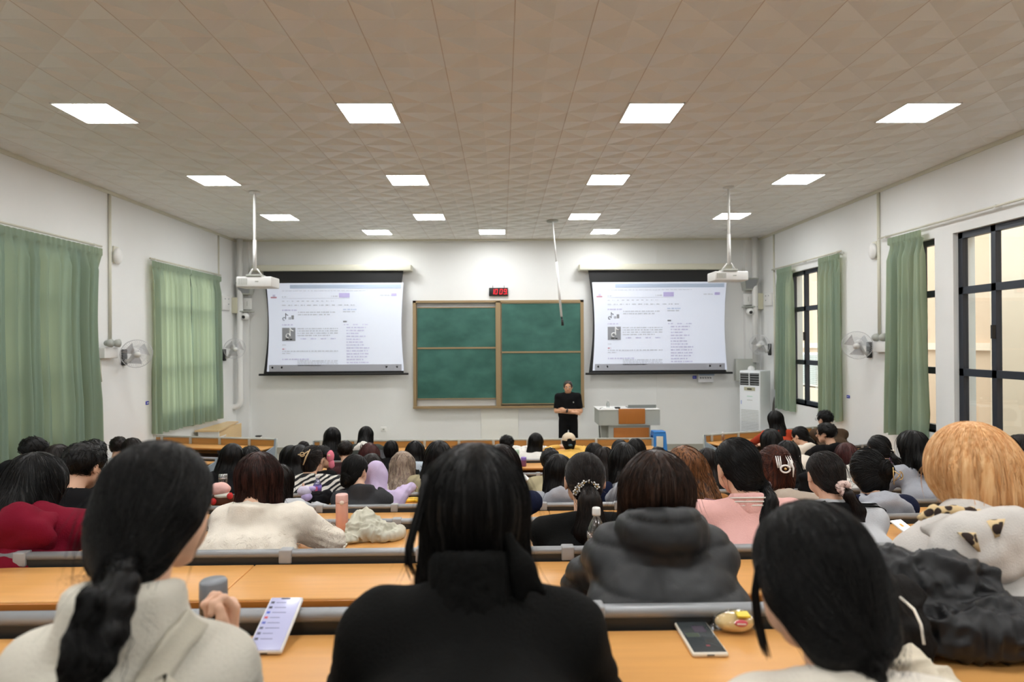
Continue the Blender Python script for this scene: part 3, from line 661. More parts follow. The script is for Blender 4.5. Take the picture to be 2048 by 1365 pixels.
m = MB(); m.box(lx0[0], lx1[0], Yl+.2, Yl+.45, ztw, ztw+.015, M_grey); S(e, m, 'base')
w0 = at(1216, 815, Yl+.15)
e = empty('water_bottle', (w0[0], Yl+.15, ztw), 0, 'clear water bottle standing on the lectern', 'bottle')
M_clear = clear('clear_plastic', (.86, .89, .90, 1), .10)
m = MB(); m.lathe((w0[0], Yl+.15, ztw), [(.03, 0), (.032, .02), (.032, .10), (.015, .14), (.013, .15)], M_clear, 16); S(e, m, 'bottle_body')
m = MB(); m.lathe((w0[0], Yl+.15, ztw), [(.016, .145), (.016, .165)], M_white, 16); S(e, m, 'cap')
m = MB(); p = at(1213, 817, Yl+.3); m.box(p[0]-.09, p[0]+.1, Yl+.05, Yl+.35, ztw, ztw+.02, mat('paper_white', srgb(238, 238, 235), .6)); tag(m.build('paper_stack', origin=(p[0], Yl+.2, ztw)), 'white papers lying on left part of the lectern', 'papers')
m = MB(); p = at(1232, 817, Yl+.3); m.box(p[0]-.05, p[0]+.05, Yl+.1, Yl+.2, ztw, ztw+.03, M_black, .008); tag(m.build('control_unit', origin=(p[0], Yl+.15, ztw)), 'small black control unit on the lectern beside papers', 'control unit')
# ---- blue stool
Ys = 12.1; a, b = at(1302, 862, Ys), at(1331, 862, Ys); xm = (a[0]+b[0])/2; w = (b[0]-a[0])/2; zt = a[2]
M_stool = mat('blue_plastic', srgb(56, 130, 205), .35); e = empty('plastic_stool', (xm, Ys, 0), 0, 'blue plastic stool with a square opening, right of the lectern', 'stool')
m = MB(); m.box(xm-w*.85, xm+w*.85, Ys-w*.85, Ys+w*.85, zt-.03, zt, M_stool, .015); S(e, m, 'seat')
def side_panel(T):
    m = MB(); A = w*.85; B = w*1.12; z0 = 0.0; oa, ob, oz0, oz1 = w*.48, w*.5, zt-.30, zt-.09
    def q(x, z): yv = -(A+(B-A)*(zt-.03-z)/(zt-.03)); return T @ Vector((x, yv, z))
    def edge(z): return A+(B-A)*(zt-.03-z)/(zt-.03)
    ts = [(-1, -.001)]
    Zs = [0, oz0, oz1, zt-.03]; V_ = []; Fc = []
    for z in Zs:
        for x in (-edge(z), -oa, oa, edge(z)):
            if z == 0 and abs(x) == oa: x = x*1.1
            V_.append(tuple(Vector((xm, Ys, 0))+q(x, z)))
    k = len(V_)
    for z in Zs:
        for x in (-edge(z), -oa, oa, edge(z)): V_.append(tuple(Vector((xm, Ys, 0))+q(x*.98, z)+T @ Vector((0, .012, 0))))
    for j in range(3):
        for i in range(3):
            if (i, j) == (1, 1) or (i, j) == (1, 0): continue
            o = j*4+i; Fc.append((o, o+1, o+5, o+4)); Fc.append((k+o+4, k+o+5, k+o+1, k+o))
    Fc.append((4*1+1-0, 4*1+2, 4*1+2+k, 4*1+1+k))
    m.add(V_, Fc, M_stool)
    return m
for k in range(4): S(e, side_panel(Matrix.Rotation(k*math.pi/2, 3, 'Z')), 'side_panel')
m = MB(); m.box(xm-w*.5, xm+w*.42, Ys-w*.99, Ys-w*.97, zt-.30, zt-.09, mat('paper_cream', srgb(222, 216, 200), .6), .003); S(e, m, 'paper_label')
# ---- standing air conditioner
Ya = 12.9; a, b = at(1480, 742, Ya), at(1519, 880, Ya); cx = (a[0]+b[0])/2; wa = .46; zt = a[2]
e = empty('standing_air_conditioner', (cx, Ya+.3, 0), 0, 'tall white floor-standing air conditioner in right front corner', 'air conditioner')
M_ac = mat('ac_white', srgb(226, 230, 234), .35)
TA = Matrix.Translation((cx, Ya, 0)) @ Matrix.Rotation(math.radians(-52), 4, 'Z') @ Matrix.Translation((-cx, -Ya, 0))
def A(m, x0, x1, y0, y1, z0, z1, mt, bv=0): m.box(x0, x1, y0, y1, z0, z1, mt, bv, TA)
m = MB(); A(m, cx-wa/2, cx+wa/2, Ya, Ya+.42, .02, zt, M_ac, .02); S(e, m, 'body')
m = MB(); A(m, cx-wa/2+.02, cx+wa/2-.02, Ya-.004, Ya+.01, zt-.30, zt-.05, M_dark); S(e, m, 'air_outlet')
for k in range(5):
    m = MB(); z = zt-.275+k*.05; A(m, cx-wa/2+.02, cx+wa/2-.02, Ya-.018, Ya-.003, z, z+.014, M_grey); S(e, m, 'louvre')
m = MB(); A(m, cx-.008, cx+.008, Ya-.02, Ya, zt-.30, zt-.05, M_ac); S(e, m, 'divider')
m = MB(); A(m, cx-.12, cx+.12, Ya-.008, Ya+.01, zt-.41, zt-.34, mat('ac_display', srgb(176, 174, 150), .4)); A(m, cx-.05, cx+.05, Ya-.011, Ya, zt-.39, zt-.365, M_black); S(e, m, 'display')
m = MB(); A(m, cx-.06, cx+.06, Ya-.004, Ya, zt-.535, zt-.52, mat('ac_green', srgb(170, 210, 190), .5)); A(m, cx-.06, cx+.06, Ya-.004, Ya, zt-.61, zt-.60, M_greyp); A(m, cx-wa/2+.03, cx-wa/2+.05, Ya-.004, Ya, zt-.70, zt-.62, mat('ac_blue', srgb(160, 175, 215), .5)); S(e, m, 'sticker')
m = MB()
for k in range(17): z = zt-.82-k*.031; A(m, cx-wa/2+.035, cx+wa/2-.035, Ya-.004, Ya, z, z+.009, M_greyp if k < 8 else M_grey)
S(e, m, 'intake_grille')
m = MB(); m.tube([(cx+.13, Ya+.25, zt), (cx+.16, Ya+.3, zt+.03)], .07, M_white, 14); S(e, m, 'top_cap')
# hose
q0 = at(1546, 830, 13.2); q1 = at(1551, 790, 13.2); m = MB(); m.tube([tuple(q0-np.array([0.02, 0, .5])), tuple(q0), tuple((q0+q1)/2+np.array([-.01, 0, .02])), tuple(q1), tuple(q1+np.array([.12, 0, .05]))], .022, mat('hose_grey', srgb(110, 105, 100), .6), 10)
tag(m.build('drain_hose', origin=tuple(q0)), 'grey bent hose rising behind the standing air conditioner', 'hose')
# ---- table in the left front corner
Z = float(at(378, 871, 11.9)[2]); xr = at(436, 871, 11.9)[0]; xl = at(378, 871, 11.9)[0]; xr2 = at(479, 856, 13.3)[0]
e = empty('side_table', ((xl+xr)/2, 12.6, 0), 0, 'pale wooden teacher table with open shelf in left front corner', 'table')
zt = .80; y0, y1 = 11.9, 13.3; x0 = XL+.05; x1 = at(437, 871, 11.9)[0]; x1b = at(477, 856, 13.3)[0]
m = MB(); m.prism([(x0, y0), (x1, y0), (x1b-.0, y1), (x0, y1)], 'z', zt-.03, zt, M_light); S(e, m, 'tabletop')
m = MB(); m.prism([(x0+.04, y0+.05), (x1-.02, y0+.05), (x1-.02, y0+.08), (x0+.04, y0+.08)], 'z', 0, zt-.03, M_white); S(e, m, 'end_panel')
m = MB(); m.prism([(x0+.04, y1-.08), (x1b-.03, y1-.08), (x1b-.03, y1-.05), (x0+.04, y1-.05)], 'z', 0, zt-.03, M_white); S(e, m, 'end_panel')
m = MB(); m.prism([(x0+.04, y0+.08), (x1-.02, y0+.08), (x1b-.04, y1-.08), (x0+.04, y1-.08)], 'z', zt-.18, zt-.16, M_white); S(e, m, 'shelf')
m = MB(); ym = (y0+y1)/2+.1; xm_ = x1+(x1b-x1)*.55; m.box(x0+.04, xm_, ym-.01, ym+.01, zt-.16, zt-.03, M_light); S(e, m, 'divider')
m = MB(); m.prism([(x0+.3, y0+.08), (x0+.33, y0+.08), (x0+.33, y1-.08), (x0+.3, y1-.08)], 'z', 0, zt-.03, M_light); S(e, m, 'back_panel')
# ================================================================ benches with desks
M_mesh = mat('basket_wire', srgb(60, 60, 62), 0.4, metal=0.5)
SEATM = {}
M_fpan = wood('front_panel_wood', srgb(176, 132, 74), 0.4)  # shade on the front panels put into a darker wood colour
M_brk = mat('bracket_plastic', srgb(158, 160, 162), 0.45)
def seat_mesh():
    m = MB(); n = 8; V_ = []; Fc = []
    prof = [(0.0, .02), (.10, 0.0), (.22, -.005), (.33, .0), (.38, -.02)]
    for (y, z) in prof:
        for k in range(7):
            x = -.21+.07*k; V_.append((x, y, z+.012*(abs(k-3)/3)**2))
    nn = len(V_); V_ += [(a, b, c-.016) for a, b, c in V_]
    for j in range(4):
        for i in range(6):
            o = j*7+i; Fc.append((o, o+1, o+8, o+7)); Fc.append((nn+o+7, nn+o+8, nn+o+1, nn+o))
    for i in range(6): Fc.append((i, nn+i, nn+i+1, i+1)); o = 28+i; Fc.append((o, o+1, nn+o+1, nn+o))
    for j in range(4): Fc.append((j*7, j*7+7, nn+j*7+7, nn+j*7)); o = j*7+6; Fc.append((o, nn+o, nn+o+7, o+7))
    m.add(V_, Fc, M_brown, True); return m
def bench(x0, x1, y, zr, zfloor, zfloor_far, label, rot=0.0, brackets=None, front=False, seats=True, group='tiered bench desks', post_ends=(False, False), pitch=1.06, mesh_basket=False, deskd=0.33, seams=None):
    """x0, x1 are local along the row, origin at (ox, y); local +y towards the board; zr = rail height"""
    ox = (x0+x1)/2; e = empty('bench_desk', (ox if rot == 0 else x0, y, zfloor), rot, label, 'bench desk', group)
    a, b = (x0-ox, x1-ox) if rot == 0 else (0.0, x1-x0)
    Z = lambda z: z-zfloor
    zd = zr-0.034                                   # desk surface
    def B(mb, name, par=e): return mb.build(name, par)
    # table top in about 2.1 m lengths
    L = b-a; n = max(1, round(L/2.12)); ed = [a+L*i/n for i in range(n+1)]
    if seams:
        ed = [a]+[q-ox for q in (seams or [])]+[b]
    for i in range(len(ed)-1):
        m = MB(); m.box(ed[i]+.001, ed[i+1]-.001, -.03-deskd, -.025, Z(zd-.022), Z(zd), M_wood, .006)
        B(m, 'desktop')
        m = MB(); m.box(ed[i]+.001, ed[i+1]-.001, -.036-deskd, -.028-deskd, Z(zd-.03), Z(zd-.006), M_wedge, .004); B(m, 'desk_edge')
    xs = [q-ox for q in brackets] if brackets is not None else list(np.arange(a+.12, b-.05, pitch/2))
    if front:
        m = MB(); m.tube([(a, 0, Z(zr+.07)), (b, 0, Z(zr+.07))], .018, M_greyp, 12); B(m, 'rail')
        m = MB(); m.box(a, b, -.006, .006, Z(zd-.55), Z(zr+.06), M_fpan); B(m, 'front_panel')
        for x in xs[::1]:
            m = MB(); m.box(x-.02, x+.02, -.028, -.006, Z(zd), Z(zr+.075), M_greyp, .004); B(m, 'bracket')
    else:
        m = MB(); m.tube([(a, 0, Z(zr)), (b, 0, Z(zr))], .017, M_grey, 14); B(m, 'rail')
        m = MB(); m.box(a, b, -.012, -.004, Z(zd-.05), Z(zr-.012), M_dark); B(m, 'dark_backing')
        for x in xs:
            if x < a or x > b: continue
            m = MB(); m.box(x-.025, x+.025, -.022, .022, Z(zr-.036), Z(zr+.020), M_brk, .006); B(m, 'bracket')
        m = MB(); m.box(a, b, .004, .016, max(.05, Z(zd-.42)), Z(zr-.03), M_brown); B(m, 'seat_back')
    # under-desk basket
    if mesh_basket:
        m = MB(); z0 = Z(zd-.15); 
        for x in np.arange(a, b, .045): m.tube([(x, -.03, Z(zd-.03)), (x, -.05, z0), (x, -.29, z0)], .0015, M_mesh, 4, False)
        for yy in (-.29, -.21, -.13, -.05): m.tube([(a, yy, z0), (b, yy, z0)], .002, M_mesh, 4, False)
        for zz in (.03, .07, .11): m.tube([(a, -.035, z0+zz), (b, -.035, z0+zz)], .002, M_mesh, 4, False)
        B(m, 'wire_basket')
    else:
        m = MB(); m.box(a, b, -.29, -.02, Z(zd-.15), Z(zd-.145), M_mesh); B(m, 'basket')
    legs = xs[::2] if rot == 0 else xs[::2]
    for x in legs:
        if x < a or x > b: continue
        m = MB(); m.box(x-.02, x+.02, -.05, .0, 0, Z(zd-.02), M_grey, .004); m.box(x-.018, x+.018, -.28, -.04, Z(zd-.05), Z(zd-.024), M_grey); m.box(x-.03, x+.03, -.16, .10, 0.0, .02, M_grey)
        B(m, 'leg')
    for s, on in ((a, post_ends[0]), (b, post_ends[1])):
        if not on: continue
        m = MB(); d_ = .02 if s == b else -.02
        m.prism([(.02, 0), (.02, Z(zr+(.08 if front else .015))), (-.02, Z(zr+(.08 if front else .015))), (-.04, Z(zd)), (-.30, Z(zd-.06)), (-.10, Z(zd-.30)), (-.06, 0)], 'x', s, s+d_, mat('end_plate', srgb(140, 152, 162), .4)); B(m, 'end_panel')
        m = MB(); m.tube([(s+d_, .015, Z(zr+(.08 if front else .015))), (s+d_, -.01, Z(zr-.1)), (s+d_, -.06, Z(zd-.3)), (s+d_, -.05, 0)], .016, M_greyp, 10); B(m, 'end_post')
    if seats:
        ns = int((b-a-.1)//.53)
        if 'm' not in SEATM: SEATM['m'] = None
        for k in range(ns):
            x = a+.05+.265+k*(b-a-.1-.53)/max(1, ns-1) if ns > 1 else (a+b)/2
            if SEATM['m'] is None:
                s_ = seat_mesh().build('seat', e); SEATM['m'] = s_.data
            else:
                s_ = bpy.data.objects.new('seat', SEATM['m']); COL.objects.link(s_); s_.parent = e
            s_.location = (x, .05, (zfloor_far+.43)-zfloor)
    return e
def XRe(d): return {9.75: 2.3, 8.5: 2.95, 7.5: 4.85, 6.5: 4.9}.get(round(d, 2), 4.7)
def XLe(d): return -2.9-.22*(9.75-d) if d > 4 else -4.4
names = ['nearest bench desk row, with two phones lying on it', 'second nearest bench desk row, empty wide orange top between the near heads', 'third bench desk row, pink tumbler and crumpled light jacket on it', 'fourth bench desk row from the viewer', 'fifth bench desk row from the viewer', 'sixth bench desk row from the viewer', 'seventh bench desk row, fourth from the front', 'eighth bench desk row, just behind the front rows', 'front bench desk row of the centre block with wooden modesty panel']
brk0 = [float(at(px, RV[0]+687, 1.5)[0]) for px in (-230, 175, 790, 1187, 1600, 1992, 2300)]
brk1 = [float(at(px, RV[1]+687, 2.5)[0]) for px in (-230, 45, 310, 573, 845, 1135, 1420, 1700, 1990, 2250)]
for i in range(9):
    d = RD[i]; x0, x1 = XLe(d), XRe(d)
    if i <= 1: x0, x1 = (-2.6, 2.6) if i == 0 else (-3.4, 3.4)
    far = FZ[i+1] if i < 8 else FZ[8]
    br = brk0 if i == 0 else brk1 if i == 1 else list(np.arange(x0+.1, x1, .53))
    lab = names[i]
    if i == 8: lab = 'front bench desk row of centre block with wooden front panel'
    e_ = bench(x0, x1, d, RZ[i], FZ[i], far, lab, brackets=br, front=(i == 8), seats=(i < 8), group='bench desk rows of the centre block', post_ends=(i > 4, i > 4), mesh_basket=(i <= 1), seams=([-1.9, .22, 2.0] if i == 0 else [-2.25, -.97, .31, 1.6, 2.9] if i == 1 else None))
# last rail behind the near row users (their seats)
bench(-2.4, 2.4, 0.46, 2.4-.50, 1.05, FZ[0], 'bench behind the three nearest people, below the picture', brackets=[-2, -1, 0, 1, 2], group='bench desk rows of the centre block', deskd=0.12)
# right block rows: left end follows the aisle, turned towards the lectern
for i, word in ((8, 'front'), (7, 'second')):
    d = {8: 10.05, 7: 8.85, 6: 7.6, 5: 6.35}[i]; zr = RZ[8] if i == 8 else RZ[i]
    xl = {8: float(at(1410, 880, 10.05)[0]), 7: 3.8, 6: 4.3, 5: 4.55}[i]; ang = math.radians(20)
    ln = (5.60-xl)/math.cos(ang)
    bench(xl, xl+ln, d, zr, FZ[i], FZ[i] if i == 8 else FZ[i+1], '%s bench desk row of the right side block by the windows' % word, rot=ang, front=(i == 8), seats=(i < 8), group='bench desk rows of the right block', post_ends=(True, False))
for i, word in ((8, 'front'), (7, 'second'), (6, 'third'), (5, 'fourth')):
    d = {8: 10.0, 7: 9.0, 6: 7.9, 5: 6.8}[i]; zr = RZ[8] if i == 8 else RZ[i]; ang = math.radians(-12)
    xr_ = {8: float(at(550, 884, 10.0)[0]), 7: float(at(433, 918, 9.0)[0]), 6: -4.15, 5: -4.4}[i]
    ln = (xr_+5.70)/math.cos(ang); x0_ = xr_-ln*math.cos(ang); y0_ = d+ln*math.sin(-ang)
    if i == 7: zr = float(at(433, 918, 9.0)[2])
    bench(x0_, x0_+ln, y0_, zr, FZ[i], FZ[i] if i == 8 else FZ[i+1], '%s bench desk row of the left side block by the green curtains' % word, rot=ang, front=(i == 8), seats=(i < 8), group='bench desk rows of the left block', post_ends=(False, True))
# ================================================================ soft bodies: signed distance fields turned into meshes
A3 = lambda *v: np.array(v, dtype=np.float64)
def rotm(yaw=0, pitch=0, roll=0):
    """yaw: + turns the face to the left (-x); pitch: + bows the head; roll: + tilts the crown to the right"""
    return np.array(Euler((-pitch, roll, yaw), 'XYZ').to_matrix())
class Prim:
    def __init__(s, f, lo, hi): s.f, s.lo, s.hi = f, np.array(lo, float), np.array(hi, float)
def CAP(a, b, ra, rb, sc=(1, 1, 1), R=None):
    a, b, sc = A3(*a), A3(*b), A3(*sc); Rm = np.eye(3) if R is None else R
    a_, b_ = (Rm.T @ a)/sc, (Rm.T @ b)/sc; ba = b_-a_; L2 = max(ba @ ba, 1e-9); ms = float(min(sc)); r = max(ra, rb)*max(sc)
    def f(P):
        Q = (P @ Rm)/sc; t = np.clip(((Q-a_) @ ba)/L2, 0, 1)
        return (np.linalg.norm(Q-a_-t[:, None]*ba, axis=1)-(ra+t*(rb-ra)))*ms
    return Prim(f, np.minimum(a, b)-r, np.maximum(a, b)+r)
def ELL(c, r, R=None):
    c, r = A3(*c), A3(*r); Rm = np.eye(3) if R is None else R; e = max(r)
    def f(P):
        q = ((P-c) @ Rm)/r; k0 = np.linalg.norm(q, axis=1); k1 = np.linalg.norm(q/r, axis=1)
        return k0*(k0-1)/np.maximum(k1, 1e-6)
    return Prim(f, c-e, c+e)
def BOX(c, h, r=0.01, R=None):
    c, h = A3(*c), A3(*h); Rm = np.eye(3) if R is None else R; e = np.linalg.norm(h)
    def f(P):
        q = np.abs((P-c) @ Rm)-(h-r); return np.linalg.norm(np.maximum(q, 0), axis=1)+np.minimum(q.max(axis=1), 0)-r
    return Prim(f, c-e, c+e)
class SDF:
    def __init__(s): s.ops = []; s.lo = A3(9e9, 9e9, 9e9); s.hi = -s.lo
    def u(s, p, k=0.02): s.ops.append(('u', p, k)); s.lo = np.minimum(s.lo, p.lo); s.hi = np.maximum(s.hi, p.hi); return s
    def cut(s, p, k=0.01): s.ops.append(('s', p, k)); return s
    def keep(s, p, k=0.01): s.ops.append(('i', p, k)); return s
    def __call__(s, P):
        d = None
        for op, p, k in s.ops:
            e = p.f(P)
            if d is None: d = e; continue
            if op == 'u': h = np.clip(.5+.5*(e-d)/k, 0, 1); d = e*(1-h)+d*h-k*h*(1-h)
            elif op == 's': h = np.clip(.5-.5*(d+e)/k, 0, 1); d = d*(1-h)-e*h+k*h*(1-h)
            else: h = np.clip(.5-.5*(e-d)/k, 0, 1); d = e*(1-h)+d*h+k*h*(1-h)
        return d
def grad(f, P, e=0.003):
    g = np.stack([f(P+A3(e, 0, 0))-f(P-A3(e, 0, 0)), f(P+A3(0, e, 0))-f(P-A3(0, e, 0)), f(P+A3(0, 0, e))-f(P-A3(0, 0, e))], 1)
    return g/(np.linalg.norm(g, axis=1, keepdims=True)+1e-9)
def vnoise(P, sc=1.0, seed=0):
    Q = P*sc+seed*17.31; I = np.floor(Q).astype(np.int64); f = Q-I; f = f*f*(3-2*f); out = 0
    for dx in (0, 1):
        for dy in (0, 1):
            for dz in (0, 1):
                h = (I[:, 0]+dx)*374761393+(I[:, 1]+dy)*668265263+(I[:, 2]+dz)*2147483647
                h = (h ^ (h >> 13))*1274126177; h = ((h ^ (h >> 16)) & 0xffff)/65535.0
                out = out+h*(f[:, 0] if dx else 1-f[:, 0])*(f[:, 1] if dy else 1-f[:, 1])*(f[:, 2] if dz else 1-f[:, 2])
    return out*2-1
EDG = [((0, 0, 0), (1, 0, 0)), ((0, 1, 0), (1, 1, 0)), ((0, 0, 1), (1, 0, 1)), ((0, 1, 1), (1, 1, 1)), ((0, 0, 0), (0, 1, 0)), ((1, 0, 0), (1, 1, 0)), ((0, 0, 1), (0, 1, 1)), ((1, 0, 1), (1, 1, 1)),
       ((0, 0, 0), (0, 0, 1)), ((1, 0, 0), (1, 0, 1)), ((0, 1, 0), (0, 1, 1)), ((1, 1, 0), (1, 1, 1))]
def nets(F_, h, lo=None, hi=None):
    lo = (F_.lo if lo is None else A3(*lo))-2.5*h; hi = (F_.hi if hi is None else A3(*hi))+2.5*h
    n = np.maximum(3, np.ceil((hi-lo)/h).astype(int)+1)
    g = np.stack(np.meshgrid(*[lo[i]+h*np.arange(n[i]) for i in range(3)], indexing='ij'), -1).reshape(-1, 3)
    D = F_(g).reshape(n); n = np.array(D.shape); c = n-1
    acc = np.zeros(tuple(c)+(3,)); cnt = np.zeros(tuple(c))
    for (a, b) in EDG:
        da = D[a[0]:a[0]+c[0], a[1]:a[1]+c[1], a[2]:a[2]+c[2]]; db = D[b[0]:b[0]+c[0], b[1]:b[1]+c[1], b[2]:b[2]+c[2]]
        m = (da < 0) != (db < 0); t = np.where(m, da/np.where(m, da-db, 1), 0)
        for k in range(3): acc[..., k] += np.where(m, a[k]+t*(b[k]-a[k]), 0)
        cnt += m
    M = cnt > 0; idx = -np.ones(tuple(c), int); idx[M] = np.arange(M.sum())
    ijk = np.argwhere(M); V = lo+h*(ijk+acc[M]/cnt[M][:, None]); Q = []
    for ax in range(3):
        o1, o2 = [k for k in range(3) if k != ax]
        s0 = [slice(1, c[k]) for k in range(3)]; s0[ax] = slice(0, c[ax]); s1 = list(s0); s1[ax] = slice(1, c[ax]+1)
        a = D[tuple(s0)] < 0; b = D[tuple(s1)] < 0; X = np.argwhere(a != b)
        if not len(X): continue
        off = np.array([1, 1, 1]); off[ax] = 0; X0 = X+off; fl = a[tuple(X.T)]
        def g_(d1, d2):
            Y_ = X0.copy(); Y_[:, o1] -= d1; Y_[:, o2] -= d2; return idx[tuple(Y_.T)]
        q = np.stack([g_(0, 0), g_(1, 0), g_(1, 1), g_(0, 1)], 1)
        if ax == 1: fl = ~fl
        q[~fl] = q[~fl][:, ::-1]; Q.append(q)
    return V, np.concatenate(Q) if Q else np.zeros((0, 4), int)
def mk(name, parts, mats_, parent=None, origin=(0, 0, 0)):
    """parts: list of (verts, quads, material index) joined into ONE mesh"""
    Vs = []; Fs = []; Ms = []; o = 0
    for V, Q, k in parts:
        if len(Q) == 0: continue
        Vs.append(V); Fs.append(Q+o); Ms.append(np.full(len(Q), k)); o += len(V)
    V = np.concatenate(Vs)-A3(*origin); Q = np.concatenate(Fs); Mi = np.concatenate(Ms)
    me = bpy.data.meshes.new(name); me.vertices.add(len(V)); me.vertices.foreach_set('co', V.astype(np.float32).ravel())
    me.loops.add(Q.size); me.loops.foreach_set('vertex_index', Q.astype(np.int32).ravel())
    me.polygons.add(len(Q)); me.polygons.foreach_set('loop_start', np.arange(0, Q.size, 4, dtype=np.int32))
    for m in mats_: me.materials.append(m)
    me.polygons.foreach_set('material_index', Mi.astype(np.int32)); me.polygons.foreach_set('use_smooth', np.ones(len(Q), bool))
    me.update(calc_edges=True); me.validate()
    ob = bpy.data.objects.new(name, me); COL.objects.link(ob)
    if parent is not None: ob.parent = parent
    else: ob.location = tuple(origin)
    return ob
def tubes(P, rad):
    """P: (N, M, 3) polylines -> thin tapering three-sided tubes"""
    N, M, _ = P.shape; T = np.gradient(P, axis=1); T /= np.linalg.norm(T, axis=2, keepdims=True)+1e-9
    a = np.cross(T, A3(.31, .62, .72)); a /= np.linalg.norm(a, axis=2, keepdims=True)+1e-9; b = np.cross(T, a)
    r = (rad*np.interp(np.linspace(0, 1, M), [0, .15, .6, 1], [.5, 1, .9, .12]))[None, :, None]
    V = np.stack([P+r*(a*math.cos(t)+b*math.sin(t)) for t in (0, 2.094, 4.189)], 2).reshape(-1, 3)
    i = (np.arange(N)[:, None, None]*M+np.arange(M-1)[None, :, None])*3; k = np.arange(3)[None, None, :]; k2 = (k+1) % 3
    return V, np.stack([i+k, i+k2, i+3+k2, i+3+k], -1).reshape(-1, 4)
def strands(F_, V, N, flow, steps=14, step=0.014, rad=0.0006, off=0.0012, fly=0.02, seed=1, wave=0.0):
    r = np.random.default_rng(seed); p = V[r.integers(0, len(V), N)]+r.normal(0, .002, (N, 3)); out = []; o = off*r.uniform(.2, 2.2, N)
    flyer = (r.uniform(0, 1, N) < fly); ph = r.uniform(0, 6, N)
    dv = r.normal(0, .10, (N, 3))
    for k in range(steps):
        g = grad(F_, p, .004); d = F_(p); oo = o+np.where(flyer, .0035*k*k/steps, 0)
        p = p-g*(d-oo)[:, None]; out.append(p.copy())
        v = flow(p)+dv; v = v-g*np.sum(v*g, 1, keepdims=True); nv = np.linalg.norm(v, axis=1, keepdims=True); v = v/(nv+1e-6)
        if wave: v = v+wave*np.cross(g, v)*np.sin(k*.9+ph)[:, None]
        p = p+v*step
    P = np.stack(out, 1)
    bad = np.linalg.norm(np.diff(P, axis=1), axis=2).max(1) > step*3.2
    return tubes(P[~bad], rad)+(0,)
# ---------------------------------------------------------------- hair and cloth materials
def hairmat(name, c0, c1=None, rough=0.42, zsplit=None, spec=0.22):
    if name in MATS: return MATS[name]
    m = bpy.data.materials.new(name); m.use_nodes = True; N = m.node_tree.nodes; L = m.node_tree.links; b = N['Principled BSDF']
    b.inputs['Roughness'].default_value = rough; b.inputs['Specular IOR Level'].default_value = spec
    tc = N.new('ShaderNodeTexCoord'); mp = N.new('ShaderNodeMapping'); mp.inputs['Scale'].default_value = (60, 60, 5); L.new(tc.outputs['Object'], mp.inputs[0])
    n = N.new('ShaderNodeTexNoise'); n.inputs['Scale'].default_value = 1.6; n.inputs['Detail'].default_value = 4; L.new(mp.outputs[0], n.inputs['Vector'])
    cr = N.new('ShaderNodeValToRGB'); cr.color_ramp.elements[0].position = .35; cr.color_ramp.elements[0].color = c0; cr.color_ramp.elements[1].position = .68; cr.color_ramp.elements[1].color = c1 or c0
    L.new(n.outputs['Fac'], cr.inputs[0]); L.new(cr.outputs[0], b.inputs['Base Color'])
    bp = N.new('ShaderNodeBump'); bp.inputs['Strength'].default_value = .5; bp.inputs['Distance'].default_value = .004; L.new(n.outputs['Fac'], bp.inputs['Height']); L.new(bp.outputs[0], b.inputs['Normal'])
    MATS[name] = m; return m
H_black = hairmat('hair_black', srgb(8, 7, 7), srgb(16, 14, 13)); H_dark = hairmat('hair_dark_brown', srgb(16, 12, 10), srgb(32, 23, 19))
H_brown = hairmat('hair_brown', srgb(26, 18, 14), srgb(62, 42, 32)); H_red = hairmat('hair_reddish', srgb(40, 22, 18), srgb(98, 52, 36))
H_curl = hairmat('hair_brown_curls', srgb(50, 34, 24), srgb(140, 92, 56)); H_auburn = hairmat('hair_dark_auburn', srgb(26, 16, 14), srgb(64, 36, 30)); H_ash = hairmat('hair_ash_mauve', srgb(120, 100, 92), srgb(176, 160, 140)); 
H_blond = hairmat('hair_orange_blond', srgb(214, 156, 100), srgb(242, 200, 148), 0.42); H_plum = hairmat('hair_plum', srgb(48, 24, 24), srgb(80, 40, 38))
M_skin = mat('skin', srgb(222, 178, 150), 0.5, noise=.04, nscale=20); M_skin2 = mat('skin_tan', srgb(206, 156, 122), 0.5, noise=.05, nscale=20)
M_nail = mat('nail', srgb(232, 186, 176), .3)
def cloth(name, c, rough=.85, noise=.06, bump=.25, bs=180, sheen=.0): return mat(name, c, rough, noise=noise, nscale=14, bump=bump, bscale=bs, sheen=sheen, spec=.15)
